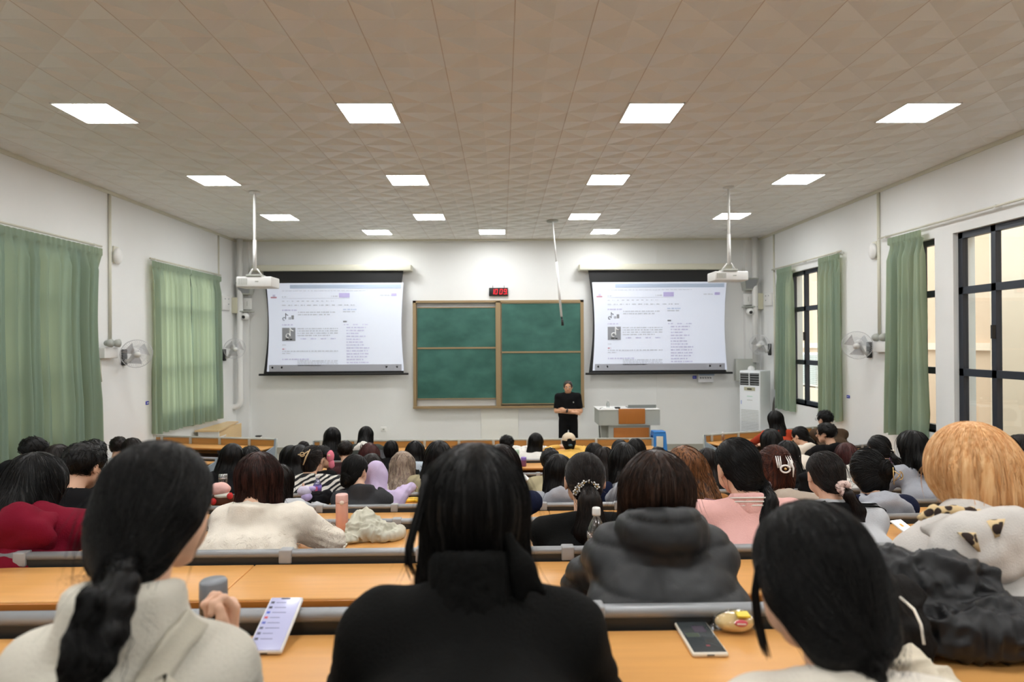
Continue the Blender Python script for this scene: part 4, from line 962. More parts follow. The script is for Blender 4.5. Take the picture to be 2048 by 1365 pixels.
CL = dict(black=cloth('black_knit', srgb(9, 9, 8)), black2=cloth('black_cloth', srgb(17, 17, 19)), burg=cloth('burgundy_fleece', srgb(116, 14, 38)), cream=cloth('cream_fleece', srgb(232, 224, 210), sheen=.3),
          beige=cloth('pale_beige_cloth', srgb(208, 203, 190)), grey=cloth('grey_cloth', srgb(104, 104, 106)), lgrey=cloth('light_grey_marl', srgb(196, 198, 202)), mgrey=cloth('mid_grey_marl', srgb(165, 168, 176)),
          oat=cloth('oat_marl', srgb(205, 201, 196), bs=260), puff=mat('black_nylon', srgb(15, 18, 22), .5, noise=.08, nscale=6, bump=.15, bscale=25), pink=cloth('pink_wool', srgb(228, 178, 172)), lav=cloth('lavender_fleece', srgb(200, 184, 216)),
          navy=cloth('navy_cloth', srgb(24, 30, 54)), khaki=cloth('khaki_cloth', srgb(176, 166, 134)), yellow=cloth('mustard_yellow_cloth', srgb(226, 180, 92)), white=cloth('white_cloth', srgb(228, 226, 220)), taupe=cloth('taupe_cloth', srgb(176, 162, 148)),
          tan=cloth('tan_suede', srgb(164, 110, 58)), brown=cloth('brown_cloth', srgb(78, 62, 48)), maroon=cloth('dark_maroon_cloth', srgb(62, 34, 36)), orange=cloth('orange_red_knit', srgb(176, 66, 40)), char=cloth('charcoal_cloth', srgb(56, 57, 60)),
          ice=cloth('pale_blue_cloth', srgb(190, 204, 216)), dgreen=cloth('dark_green_grey_cloth', srgb(62, 66, 62)))
def patt(name, kind, c0, c1, scale):
    m = bpy.data.materials.new(name); m.use_nodes = True; N = m.node_tree.nodes; L = m.node_tree.links; b = N['Principled BSDF']; b.inputs['Roughness'].default_value = .9
    tc = N.new('ShaderNodeTexCoord'); mp = N.new('ShaderNodeMapping'); L.new(tc.outputs['Object'], mp.inputs[0]); cr = N.new('ShaderNodeValToRGB')
    if kind == 'zebra':
        mp.inputs['Rotation'].default_value = (0, .5, 0); t = N.new('ShaderNodeTexWave'); t.inputs['Scale'].default_value = scale; t.inputs['Distortion'].default_value = 5; t.inputs['Detail'].default_value = 1.5; t.inputs['Detail Scale'].default_value = 1.2
        t.bands_direction = 'Z'; L.new(mp.outputs[0], t.inputs['Vector']); o = t.outputs['Fac']
    else:
        t = N.new('ShaderNodeTexVoronoi'); t.inputs['Scale'].default_value = scale; t.feature = 'F1'; L.new(mp.outputs[0], t.inputs['Vector']); o = t.outputs['Distance']
    e = cr.color_ramp.elements; e[0].color = c0; e[1].color = c1; e[0].position = .48 if kind == 'zebra' else .45; e[1].position = .53 if kind == 'zebra' else .52
    L.new(o, cr.inputs[0]); L.new(cr.outputs[0], b.inputs['Base Color']); return m
CL['zebra'] = patt('zebra_knit', 'zebra', srgb(22, 22, 26), srgb(214, 210, 202), 7.5); CL['leopard'] = patt('leopard_plush', 'spots', srgb(48, 34, 28), srgb(222, 196, 150), 36)
M_denim = cloth('dark_trousers', srgb(40, 44, 54)); M_shoe = mat('shoe_black', srgb(30, 30, 32), .5)
# ---------------------------------------------------------------- anatomy
def head_sdf(H, R, s=1.0, ears=True):
    p = lambda x, y, z: H+R @ (A3(x, y, z)*s)
    f = SDF(); f.u(ELL(p(0, -.008, .03), A3(.075, .096, .088)*s, R))
    f.u(CAP(p(0, .03, -.03), p(0, .055, -.078), .056*s, .030*s), .035*s); f.u(CAP(p(-.035, .03, -.05), p(.035, .03, -.05), .030*s, .030*s), .03*s)
    f.u(CAP(p(0, .088, .008), p(0, .104, -.026), .007*s, .012*s), .012*s); f.u(CAP(p(-.03, .083, .022), p(.03, .083, .022), .009*s, .009*s), .02*s)
    f.u(CAP(p(-.016, .086, -.052), p(.016, .086, -.052), .007*s, .007*s), .012*s)
    for sx in (-1, 1):
        f.cut(ELL(p(sx*.031, .098, .006), A3(.017, .012, .011)*s, R), .012*s)
        if ears: f.u(ELL(p(sx*.079, -.004, -.002), A3(.010, .020, .032)*s, R), .008*s); f.cut(ELL(p(sx*.090, .004, .002), A3(.006, .011, .018)*s, R), .006*s)
    return f
def hand_mesh(w, d, up, side, h=.005, curl=.5, fist=False, s=1.0):
    """w: wrist, d: direction the fingers point, up: back of the hand, side: +1 right hand; returns verts, quads"""
    w = A3(*w); d = A3(*d); d /= np.linalg.norm(d); up = A3(*up); up -= d*(up @ d); up /= np.linalg.norm(up); r = np.cross(d, up)*side   # r points to the little-finger side
    P = lambda a, b, c: w+(d*a+r*b+up*c)*s
    f = SDF(); f.u(CAP(P(-.05, 0, 0), P(.01, 0, 0), .026*s, .024*s)); f.u(CAP(P(.025, -.014, 0), P(.080, -.026, 0), .017*s, .0125*s), .02); f.u(CAP(P(.025, .010, 0), P(.074, .026, 0), .017*s, .012*s), .02); f.u(CAP(P(.03, 0, .0), P(.083, 0, .002), .017*s, .0135*s), .02)
    for k, (b, L_, rr) in enumerate(((-.029, .072, .0088), (-.010, .080, .0090), (.010, .075, .0086), (.028, .058, .0078))):
        base = P(.083-(.006 if k == 3 else 0), b, 0); ang = 0; p = base; c = (1.5 if fist else curl)*(1+.12*k)
        for seg, fr in enumerate((.45, .30, .25)):
            ang += c*(.75 if seg == 0 else .95); q = p+(d*math.cos(ang)-up*math.sin(ang)+r*(.10*(k-1.4) if not fist else 0))*L_*fr*s
            f.u(CAP(p, q, rr*s*(1-.08*seg), rr*s*(.93-.10*seg)), .004); p = q
    t0, t1, t2, t3 = P(.018, -.026, -.004), P(.045, -.048, -.016), P(.070, -.050+(.018 if fist else 0), -.028), P(.090, -.046+(.030 if fist else 0), -.034)
    f.u(CAP(t0, t1, .015*s, .0115*s), .012); f.u(CAP(t1, t2, .0112*s, .010*s), .004); f.u(CAP(t2, t3, .010*s, .0082*s), .004)
    return nets(f, h)
TROU = {}
def trousers(parent, hip, floor, m, rot=0.0):
    """one shared seated trouser mesh and one pair of shoes, placed at the hip"""
    if 'm' not in TROU:
        f = SDF(); f.u(CAP((-.08, 0, 0), (.08, 0, 0), .115, .115, (1, 1.0, .85)))
        for s in (-1, 1): f.u(CAP((s*.09, .02, 0), (s*.11, .40, .015), .082, .062), .04); f.u(CAP((s*.11, .40, .012), (s*.11, .36, -.40), .060, .045), .02)
        V, Q = nets(f, .02); a = mk('trousers', [(V, Q, 0)], [M_denim], parent); TROU['m'] = a.data
        f = SDF()
        for s in (-1, 1): f.u(ELL((s*.11, .41, -.47), (.045, .13, .05)), .01)
        V, Q = nets(f, .014); b = mk('shoes', [(V, Q, 0)], [M_shoe], parent); TROU['s'] = b.data
    else:
        a = bpy.data.objects.new('trousers', TROU['m']); COL.objects.link(a); a.parent = parent; b = bpy.data.objects.new('shoes', TROU['s']); COL.objects.link(b); b.parent = parent
    return a, b
def hair_sdf(kind, H, R, s, o):
    """returns the field and the combing direction field"""
    p = lambda x, y, z: H+R @ (A3(x, y, z)*s); f = SDF(); dn = A3(0, 0, -1.0)
    tight = kind in ('pony', 'bun', 'braid', 'claw'); e = 0 if tight else .008
    if kind == 'short': e = .006
    f.u(ELL(p(0, -.013, .030), A3(.083+e, .104+e, .094+e)*s, R))
    L = o.get('L', .30); wd = o.get('w', 1.0); by = o.get('by', -.10); T = p(*o.get('tie', (0, -.108, .0))); flow = None; sw = o.get('sway', 0.0)
    if kind in ('long', 'wavy', 'half'):
        z1 = H[2]-L; f.u(CAP(p(0, -.035, .0), A3(H[0]+sw, H[1]+by, z1), .080*s, .062*s, (1.12*wd, .62, 1)), .05)
        if o.get('sides', True):
            for sx in (-1, 1): f.u(CAP(p(sx*.052, .01, .03), A3(H[0]+sw*.5+sx*.085*wd, H[1]+by*.5+.02, H[2]-min(L, .20)*.9), .038*s, .034*s), .035)
        flow = lambda P: np.tile(dn, (len(P), 1))+np.stack([(P[:, 0]-H[0])*1.5*(P[:, 2] > H[2]-.05)+sw*2, 0*P[:, 0], 0*P[:, 0]], 1)
    if tight:
        f.u(ELL(p(0, -.072, -.03), A3(.058, .040, .050)*s, R), .03)
        if o.get('full'):
            for sx in (-1, 1): f.u(CAP(p(sx*.045, -.03, -.01), p(sx*.035, -.06, -.075), .052*s, .040*s), .03)
        if o.get('nape'): f.u(ELL(p(0, -.060, -.06), A3(.05, .035, .04)*s, R), .03)
    if kind == 'pony':
        d1 = A3(*o.get('dir', (0, -.045, -.05))); q1 = T+d1; q2 = q1+A3(sw, o.get('back', -.01), -L*.45); q3 = q2+A3(sw*.6, 0.01, -L*.55); w_ = o.get('tw', 1.0)
        f.u(CAP(p(*[a*.8 for a in o.get('tie', (0, -.108, .0))]), T, .030*s, .020*s), .02); f.u(CAP(T, q1, .017*s, .024*s*w_), .006); f.u(CAP(q1, q2, .026*s*w_, .036*s*w_), .02); f.u(CAP(q2, q3, .036*s*w_, .012*s), .02)
        def flow(P):
            v = T-P; nv = np.linalg.norm(v, axis=1, keepdims=True); tail = (P[:, 2] < T[2]-.012) & (np.linalg.norm(P-T, axis=1) < L+.1) & (((P-q1) @ A3(0, 0, 1)) < .02) & (np.abs(P[:, 0]-T[0]-sw*.5) < .09+abs(sw)) & ((P[:, 1] < T[1]+.02))
            v = v/(nv+1e-6); v[tail] = (q3-q1)/np.linalg.norm(q3-q1); return v
    if kind in ('bun', 'claw'):
        c = p(*o.get('tie', (0, -.105, .02))); r = o.get('r', .042)*s; f.u(ELL(c, A3(r*1.15, r*.85, r*1.25), R), .015)
        if kind == 'claw': f.u(CAP(c, c+A3(0, -.01, -.06), r*.6, r*.3), .02); f.u(CAP(c+A3(0, .0, .02), c+A3(0, -.02, .06), r*.5, r*.25), .02)
        def flow(P):
            v = c-P; v /= np.linalg.norm(v, axis=1, keepdims=True)+1e-6; nr = np.linalg.norm(P-c, axis=1) < r*1.7; tn = np.cross(v, A3(0, 1, 0)); v[nr] = tn[nr]; return v
    if kind == 'braid':
        pts = [A3(*q) for q in o['path']]; n = 7; cum = [0]
        for i in range(len(pts)-1): cum.append(cum[-1]+np.linalg.norm(pts[i+1]-pts[i]))
        ev = lambda t: np.array([np.interp(t*cum[-1], cum, [q[k] for q in pts]) for k in range(3)])
        f.u(CAP(p(0, -.07, -.02), pts[0], .050*s, .030*s), .03)
        for i in range(n*2):
            t = i/(n*2.0); c = ev(t); tn = ev(min(1, t+.03))-ev(max(0, t-.03)); tn /= np.linalg.norm(tn)+1e-9; sx = np.cross(tn, A3(0, 1, 0)); sx /= np.linalg.norm(sx); sg = 1 if i % 2 else -1
            r = (.029 if t < .75 else .029-.05*(t-.75)); f.u(CAP(c+sx*sg*r*.62-tn*.020, c-sx*sg*r*.25+tn*.026, r*.62, r*.42), .004)
        def flow(P):
            v = pts[0]-P; v /= np.linalg.norm(v, axis=1, keepdims=True)+1e-6; t = P[:, 2] < pts[0][2]+.01; dv = pts[-1]-pts[0]; v[t] = dv/np.linalg.norm(dv)+np.stack([np.sign(np.sin(P[t][:, 2]*90)), 0*P[t][:, 0], 0*P[t][:, 0]], 1)*.8; return v
    if kind == 'bob':
        f.u(ELL(p(0, -.020, .0), A3(.108*wd, .122, .118)*s, R), .03); f.u(CAP(p(0, -.03, -.02), p(0.006, -.050, -.075), .096*s, .084*s, (1.15*wd, 1.0, 1)), .03)
        f.cut(ELL(p(0.02, -.02, -.200), A3(.18, .2, .085)*s, R), .012)
        flow = lambda P: np.tile(dn, (len(P), 1))+((P-p(0, 0, .13))*A3(3, 3, 0))
    if kind in ('short',):
        f.cut(ELL(p(0, -.035, -.105), A3(.12, .12, .062)*s, R), .02); c = p(0, -.04, .10); flow = lambda P: (P-c)+A3(0, .0, -.03)
    if kind == 'capped': pass
    if flow is None: flow = lambda P: np.tile(dn, (len(P), 1))
    # face opening, and the ears left free by tight styles
    f.cut(ELL(p(0, .105, -.030), A3(.066, .070, .105)*s, R), .012)
    if tight or kind == 'short':
        for sx in (-1, 1): f.cut(ELL(p(sx*.088, .022+.03*bool(o.get('full')), -.042-.02*bool(o.get('full'))), A3(.030, .055-.012*bool(o.get('full')), .056)*s, R), .010)
        f.cut(ELL(p(0, .05, -.13), A3(.12, .10, .075)*s, R), .01)
    return f, flow
PEOPLE = []
def person(px, py, d, row, label, hk='long', ho=None, hm=H_black, top='black', kind='plain', yaw=0, pitch=6, roll=0, s=1.0, w=1.0, back=None, EL=None, ER=None, WL=None, WR=None,
           lean=0.0, drop=0.0, cx=0.0, hand=None, bx=None, hood=None, collar=None, skin=M_skin, seatfloor=None, puff=False, nstr=None, bulk=1.0, mats_extra=None, sh=None, twist=0.0, hoodup=False):
    ho = dict(ho or {}); R = rotm(math.radians(yaw), math.radians(pitch), math.radians(roll)); cr = at(px, py, d)
    hs = {'bob': .121, 'long': .132, 'wavy': .134, 'half': .132, 'short': .130}.get(hk, .125)
    H = cr-A3(0, -.01*s, hs*s) if hk != 'x' else cr; H = cr-(R @ (A3(0, -.015, hs)*s)); H[0] = cr[0]; H[1] = d-.02
    near = d < 1.5; mid = d < 3.3; q = d < 5.2
    hb = .0055 if near else .007 if d < 2.2 else .0085 if mid else .012 if q else .016
    ht = .009 if near else .010 if d < 2.2 else .011 if mid else .016 if q else .022
    fz = FZ[row] if seatfloor is None else seatfloor; bk = (RD[row-1] if row > 0 else .46)+.20 if back is None else back
    seat = fz+.45; hip = A3(H[0]+cx*1.3, min(bk+.02, d-.16), seat+.11); deskz = RZ[row]-.034; edge = RD[row]-.36
    C7 = H+R @ (A3(0, -.055, -.085)*s)+A3(cx, -.03-lean*.1, -.065-drop)
    if bx is not None: C7[0] = at(bx, py, C7[1])[0]; cx = (C7[0]-H[0])
    up = C7-hip; ch = hip+up*.62+A3(0, -.035, 0)
    sw = .155*w*s; tw = rotm(math.radians(twist))
    SH = {k: C7+tw @ A3(sx*sw, .03, -.055) for k, sx in (('L', -1), ('R', 1))}
    if sh: 
        for k in sh: SH[k] = at(*sh[k])
    arms = {}
    for k, sx, E, Wr in (('L', -1, EL, WL), ('R', 1, ER, WR)):
        e_ = at(*E) if E else A3(SH[k][0]+sx*.075, max(edge-.05, SH[k][1]+.06), max(deskz+.0, SH[k][2]-.27))
        w_ = at(*Wr) if Wr else A3(H[0]+sx*.09, max(edge+.10, e_[1]+.16), max(deskz+.03, e_[2]-.02))
        arms[k] = (SH[k], e_, w_)
    root_o = (float(hip[0]), float(hip[1]), float(fz))
    # --- body: one skin mesh
    hf = head_sdf(H, R, s); hf.u(CAP(H+R @ A3(0, -.02, -.04), C7+A3(0, .015, -.01), .050*s, .054*s), .02); hf.u(CAP(C7+A3(-.05, .02, -.03), C7+A3(.05, .02, -.03), .038, .038), .03)
    for k in 'LR': hf.u(CAP(C7+A3(0, .02, -.04), (C7*.35+SH[k]*.65), .038, .028), .03)
    V, Q = nets(hf, hb); parts = [(V, Q, 0)]
    bf = SDF(); bf.u(CAP(C7+A3(0, .03, -.09), ch+A3(0, .03, 0), .07, .085, (1.3, .8, 1))); bf.u(CAP(ch+A3(0, .03, 0), hip, .085, .10, (1.3, .85, 1)), .05)
    for k in 'LR':
        a, b, c = arms[k]; bf.u(CAP(a*.9+C7*.1, b, .042*s, .036*s), .02); bf.u(CAP(b, c, .034*s, .024*s), .01)
    V, Q = nets(bf, max(ht, .014)*1.15); parts.append((V, Q, 0))
    for k, sx in (('L', -1), ('R', 1)):
        a, b, c = arms[k]; dd = c-b; dd = dd/np.linalg.norm(dd)
        if hand and k in hand:
            hd = hand[k]; V, Q = hand_mesh(c, hd['d'], hd['up'], sx, .0035 if near else .006, curl=hd.get('curl', 1.1), s=hd.get('s', s)); parts.append((V, Q, 0)); continue
        V, Q = hand_mesh(c+dd*.012, dd, A3(0, 0, 1) if abs(dd[2]) < .8 else A3(0, 1, 0), sx, .0035 if near else .006 if mid else .010, curl=.45, s=s*.95); parts.append((V, Q, 0))
    body = mk('person', parts, [skin], None, root_o); tag(body, label, 'person')
    # --- clothing
    tf = SDF(); B = bulk*1.0
    tf.u(CAP(SH['L']+A3(.012, 0, 0), SH['R']-A3(.012, 0, 0), .056*B, .056*B), .05)
    for k in 'LR': tf.u(CAP(C7+A3(0, .008, -.014), SH[k]+A3(0, -.005, .004), .058*B, .056*B), .035)
    tf.u(CAP(C7+A3(0, .015, -.115), ch, .100*B, .112*B, (1.36*w, .92, 1)), .05); tf.u(CAP(ch, hip+A3(0, 0, -.02), .112*B, .115*B, (1.34*w, .98, 1)), .06)
    for k in 'LR':
        a, b, c = arms[k]; tf.u(CAP(a, b, .058*B, .052*B), .035); tf.u(CAP(b, c, .050*B, .034*B), .012)
    if collar and collar.get('blend'):
        cr_ = collar.get('r', .066)
        for zz in np.arange(-.03, collar['h']+.001, .018):
            n = 12; c = C7+A3(0, .012+.2*zz, zz); pp = [c+A3(cr_*math.cos(t), cr_*.95*math.sin(t), -collar.get('tilt', .02)*math.sin(t)) for t in np.linspace(0, 2*math.pi, n+1)]
            for i in range(n): tf.u(CAP(pp[i], pp[i+1], collar['t'], collar['t']), .022)
    tf.cut(CAP(C7+A3(0, .03, -.02), H+A3(0, .01, -.02), .050*s, .058*s), .01)
    V, Q = nets(tf, ht)
    g = grad(tf, V); r0 = int(px*7+py) % 97
    if puff:
        zz = (V[:, 2]-C7[2])*1.0; q_ = np.abs(np.sin(math.pi*(zz+.03+.02*vnoise(V, 4, r0))/.085)); disp = .013*np.power(q_, .5)-.007+.005*vnoise(V*A3(1, 1, .6), 16, r0)+.0022*vnoise(V, 42, 5)
    else:
        ax = A3(1, 1, .45) if kind != 'fluffy' else A3(1, 1, 1)
        disp = .0085*vnoise(V*ax, 9, r0)+.0045*vnoise(V*A3(1.2, 1, .8), 19, r0+3)+(.0035*vnoise(V, 48, 2) if kind == 'fluffy' else 0)
        wr = np.exp(-np.minimum(np.linalg.norm(V-arms['L'][1], axis=1), np.linalg.norm(V-arms['R'][1], axis=1))**2/.012); disp = disp+.006*wr*np.sin((V[:, 0]+V[:, 2]*1.6)*110)
    V = V+g*disp[:, None]
    cm = CL[top] if isinstance(top, str) else top
    tparts = [(V, Q, 0)]
    if kind == 'fluffy':
        tparts.append(strands(tf, V[V[:, 2] < C7[2]-.06], 5000 if mid else 2500, lambda P: np.stack([vnoise(P, 22, 1), vnoise(P, 22, 2), vnoise(P, 22, 3)-.3], 1), 4, .005, .0009 if mid else .0012, .005, 0.2, 3))
    nm = 'jacket' if puff or kind == 'jacket' else 'hoodie' if hood else 'sweater'
    t_o = mk(nm, tparts, [cm], body, root_o)
    if hood:
        f = SDF(); c0 = C7+A3(0, -.035, .0); pts = [C7+A3(.085*math.cos(t)*1.0, -.02-.072*math.sin(t), .015-.03*math.cos(t*2)) for t in np.linspace(-.6, math.pi+.6, 9)]
        for i in range(8): f.u(CAP(pts[i], pts[i+1], .030*B, .030*B), .02)
        hz = hood.get('sz', 1.0) if isinstance(hood, dict) else 1.0
        f.u(ELL(C7+A3(0, -.075*hz, -.050*hz), (.120*hz, .036*hz, .095*hz), rotm(0, -.42)), .05)
        f.cut(CAP(C7+A3(0, .03, -.04), H+A3(0, .0, -.02), .048, .066), .015)
        V, Q = nets(f, ht); g = grad(f, V); V = V+g*(.008*vnoise(V*A3(1, 1, 1.4), 14, r0+5)+.004*vnoise(V, 34, 9))[:, None]
        hm_ = CL[hood['m']] if isinstance(hood, dict) and 'm' in hood else cm
        mk('hood', [(V, Q, 0)], [hm_], t_o, root_o)
    if hoodup:
        f = SDF(); pq = lambda x, y, z: H+R @ (A3(x, y, z)*s)
        f.u(ELL(pq(0, -.02, .03), A3(.104, .128, .118)*s, R)); f.u(CAP(pq(0, -.03, -.03), C7+A3(0, -.02, -.04), .092*s, .10), .05); f.cut(ELL(pq(0, .125, -.02), A3(.075, .085, .11)*s, R), .01)
        V, Q = nets(f, ht*.8); g = grad(f, V); V = V+g*(.006*vnoise(V, 14, r0+5)+.003*vnoise(V, 34, 9))[:, None]; mk('hood', [(V, Q, 0)], [cm], t_o, root_o)
    if collar and not collar.get('blend'):
        ch_ = collar.get('h', .05); cr_ = collar.get('r', .066); f = SDF(); tilt = collar.get('tilt', .02)
        for zz in np.arange(-.03, ch_+.001, .011):
            n = 16; c = C7+A3(0, .012+.010*zz/.05, zz+.0); pp = [c+A3(cr_*math.cos(t), cr_*.95*math.sin(t), -tilt*math.sin(t)) for t in np.linspace(0, 2*math.pi, n+1)]
            for i in range(n):
                if collar.get('open') and math.sin((i+.5)*2*math.pi/n) > .8: continue
                f.u(CAP(pp[i], pp[i+1], collar.get('t', .013), collar.get('t', .013)), .012)
        V, Q = nets(f, min(ht, .008)); g = grad(f, V); th = np.arctan2(V[:, 1]-C7[1], V[:, 0]-C7[0])
        V = V+g*((.0018*np.sign(np.sin(th*60)) if collar.get('rib') else .003*vnoise(V, 22, 2)))[:, None]
        mk('collar', [(V, Q, 0)], [CL[collar['m']] if 'm' in collar else cm], t_o, root_o)
        if collar.get('stripes'):
            mbs = MB()
            for zz in (.002, .018, .034): mbs.tube([C7+A3((cr_+.015)*math.cos(t), (cr_+.015)*.95*math.sin(t)+.012, zz-tilt*math.sin(t)) for t in np.linspace(math.pi*.9, math.pi*2.1, 16)], .0035, CL['white'], 6)
            ob = mbs.build('collar_stripe', t_o, None); ob.location = tuple(-A3(*root_o)); 
    # --- hair
    if hk != 'none':
        ho.setdefault('by', float(C7[1]-.10*B-.01-H[1])); f, fl = hair_sdf(hk, H, R, s, ho)
        if hk in ('long', 'half') and ho.get('flat', True):
            zc = float(H[2]-ho.get('L', .3)+.005); ph_ = px*.7
            class _K: pass
            kk = _K(); kk.f = lambda P: zc-P[:, 2]+.012*np.sin(P[:, 0]*38+ph_)+.006*np.sin(P[:, 0]*150+ph_); f.keep(kk, .012)
        V, Q = nets(f, hb*1.05); g = grad(f, V, .005)
        th = np.arctan2(V[:, 0]-H[0], -(V[:, 1]-H[1])); S_ = np.stack([th*7, V[:, 2]*2.5, 0*th], 1)
        lk = vnoise(S_, 2.3, r0); lk2 = vnoise(S_, 6.5, r0+1); amp = {'wavy': .012, 'short': .006, 'long': .0045, 'half': .005, 'bob': .006}.get(hk, .0022)
        if hk == 'wavy': lk = lk+.6*vnoise(V, 26, 3)
        if hk == 'short': lk = vnoise(V, 42, r0)
        fade = np.clip((H[2]+.13*s-V[:, 2])/.10, .25, 1) if hk not in ('short',) else 1
        V = V+g*((amp*lk+amp*.5*lk2)*fade)[:, None]
        n = nstr if nstr is not None else (4200 if near else 3200 if d < 2.2 else 1900 if mid else 650 if q else 220)
        hp = [(V, Q, 0)]
        rad = .00052 if near else .0008 if d < 2.2 else .0012 if mid else .0018 if q else .0028
        stp = {'short': .007, 'bun': .012, 'claw': .012}.get(hk, .015)
        hp.append(strands(f, V, n, fl, 6 if hk == 'short' else 13, stp, rad, .0010 if hk != 'short' else .003, .10 if hk == 'short' else .015, r0, .35 if hk == 'wavy' else 0))
        mk('hair', hp, [hm], body, root_o)
    tr, sh_ = trousers(body, hip, fz, M_denim)
    for o_ in (tr, sh_): o_.location = tuple(hip-A3(*root_o)+A3(0, 0, -.02))
    return dict(body=body, H=H, R=R, C7=C7, arms=arms, s=s, o=root_o, top=t_o, SH=SH, tf=tf, hip=hip)
def attach(P, mb, name, parent=None, **k):
    o = mb.build(name, parent or P['body']); o.location = tuple(-A3(*P['o'])); 
    for a, b in k.items(): o[a] = b
    return o
def hp(P, x, y, z): return P['H']+P['R'] @ (A3(x, y, z)*P['s'])
# ================================================================ the people
import time as _t; _t0 = _t.time()
bp_ = [at(236, 1145, .88), at(214, 1200, .82), at(198, 1262, .80), at(170, 1330, .78), at(140, 1410, .78)]
Pa = person(334, 879, 1.0, 0, 'person at left front with a long black braid and pale beige jacket, fist raised', 'braid', dict(path=bp_, nape=True, nohand='R', full=True), H_black, 'beige', 'jacket', yaw=-14, pitch=12, roll=-5, s=.84, w=.90, back=.66, hand=dict(R=dict(d=(.1, .15, 1), up=(.75, .65, .1), curl=1.15, s=.95)),
            collar=dict(h=.040, r=.062, t=.012, tilt=.01, blend=True), ER=(470, 1440, 1.0), WR=(446, 1296, 1.2), bulk=.92, EL=(-60, 1560, .95), WL=(60, 1700, 1.1), sh={'L': (92, 1340, .93), 'R': (430, 1352, .93)})
Pb = person(950, 883, 1.12, 0, 'person at centre front with long black hair and a black turtleneck', 'long', dict(L=.25, w=.95, by=-.085), H_black, 'black', 'plain', pitch=4, s=.88, w=1.13, back=.68, collar=dict(h=.075, r=.058, t=.010, rib=True), bulk=1.05)
Pc = person(1610, 999, .92, 0, 'person at right front with a low black ponytail and cream top, head bent', 'pony', dict(tie=(.0, -.088, -.088), L=.20, dir=(-.005, -.01, -.06), sway=-.005, nape=True, full=True, tw=1.1), H_black, 'cream', 'plain', yaw=14, pitch=16, roll=0, s=.90, w=.9, back=.56,
            collar=dict(h=.02, r=.062, t=.008), EL=(1480, 1700, .86), ER=(1900, 1700, .8), WL=(1560, 1750, .95), WR=(1760, 1750, .95))
# ---- second row
Pd = person(1306, 899, 1.80, 1, 'person with long brown hair in a black puffer jacket, beside the clear water bottle', 'long', dict(L=.17, w=1.0, by=-.035), H_brown, 'puff', 'jacket', drop=-.05, pitch=12, s=1.0, w=1.1, puff=True, collar=dict(h=.050, r=.082, t=.026, tilt=.02, blend=True), bulk=1.2, sh={'L': (1232, 1112, 1.74), 'R': (1412, 1112, 1.74)},
            EL=(1165, 1165, 1.95), WL=(1215, 1150, 2.3), roll=2)
Pe = person(1925, 853, 1.86, 1, 'person with orange-blond bob in a pale hoodie with leopard-print hood lining', 'bob', dict(w=1.04), H_blond, 'oat', 'plain', yaw=6, pitch=14, roll=6, s=1.04, w=1.15, cx=-.055, drop=-.02, bulk=1.25, EL=(1800, 1175, 1.98), WL=(1812, 1108, 2.30), sh={'L': (1850, 1125, 1.76), 'R': (2085, 1120, 1.76)})
# ---- third row
Pf = person(80, 909, 2.78, 2, 'person in a burgundy hoodie at the far left edge, chin-length black hair', 'long', dict(L=.12, w=1.05), H_black, 'burg', 'plain', pitch=26, yaw=-8, drop=-.03, bx=70, hood=dict(sz=1.25), w=1.05, s=1.12, bulk=1.1)
Pg = person(522, 906, 2.90, 2, 'person in a fluffy cream sweater with reddish-brown hair, pink tumbler to the right', 'long', dict(L=.165, w=.95, by=-.09), H_auburn, 'cream', 'fluffy', pitch=22, roll=0, s=.98, w=1.12, collar=dict(h=.030, r=.066, t=.013, blend=True), bulk=1.15, ER=(662, 1084, 2.95), WR=(600, 1055, 3.25), sh={'R': (596, 1040, 2.86), 'L': (458, 1042, 2.84)})
Ph = person(1168, 903, 2.88, 2, 'person in black with a pearl flower hair slide and long ponytail', 'pony', dict(tie=(.0, -.112, -.01), L=.30, dir=(0, -.04, -.05), tw=1.7, back=-.02), H_dark, 'black', 'plain', pitch=8, s=1.08, w=1.12, EL=(1090, 1080, 2.95), WL=(1110, 1050, 3.2), bulk=1.1)
Pi = person(1470, 874, 2.80, 2, 'person in a pink jacket with white collar stripes and black ponytail on the right shoulder', 'pony', dict(tie=(.062, -.078, -.075), L=.30, dir=(-.006, -.055, -.050), sway=-.04, back=-.035, nape=True, tw=1.3), H_black, 'pink', 'jacket', pitch=10, yaw=12, s=1.08, w=1.2, bulk=1.12,
            collar=dict(h=.035, r=.068, t=.012, stripes=True), roll=-3)
Pj = person(1645, 901, 2.95, 2, 'person in a white track top with black shoulder stripes and pink scrunchie', 'pony', dict(tie=(.022, -.104, -.055), L=.16, dir=(.015, -.03, -.02), sway=.035, tw=.85), H_dark, 'lgrey', 'jacket', pitch=10, s=.94, w=1.2, bulk=1.05, collar=dict(h=.02, r=.066, m='black2'))
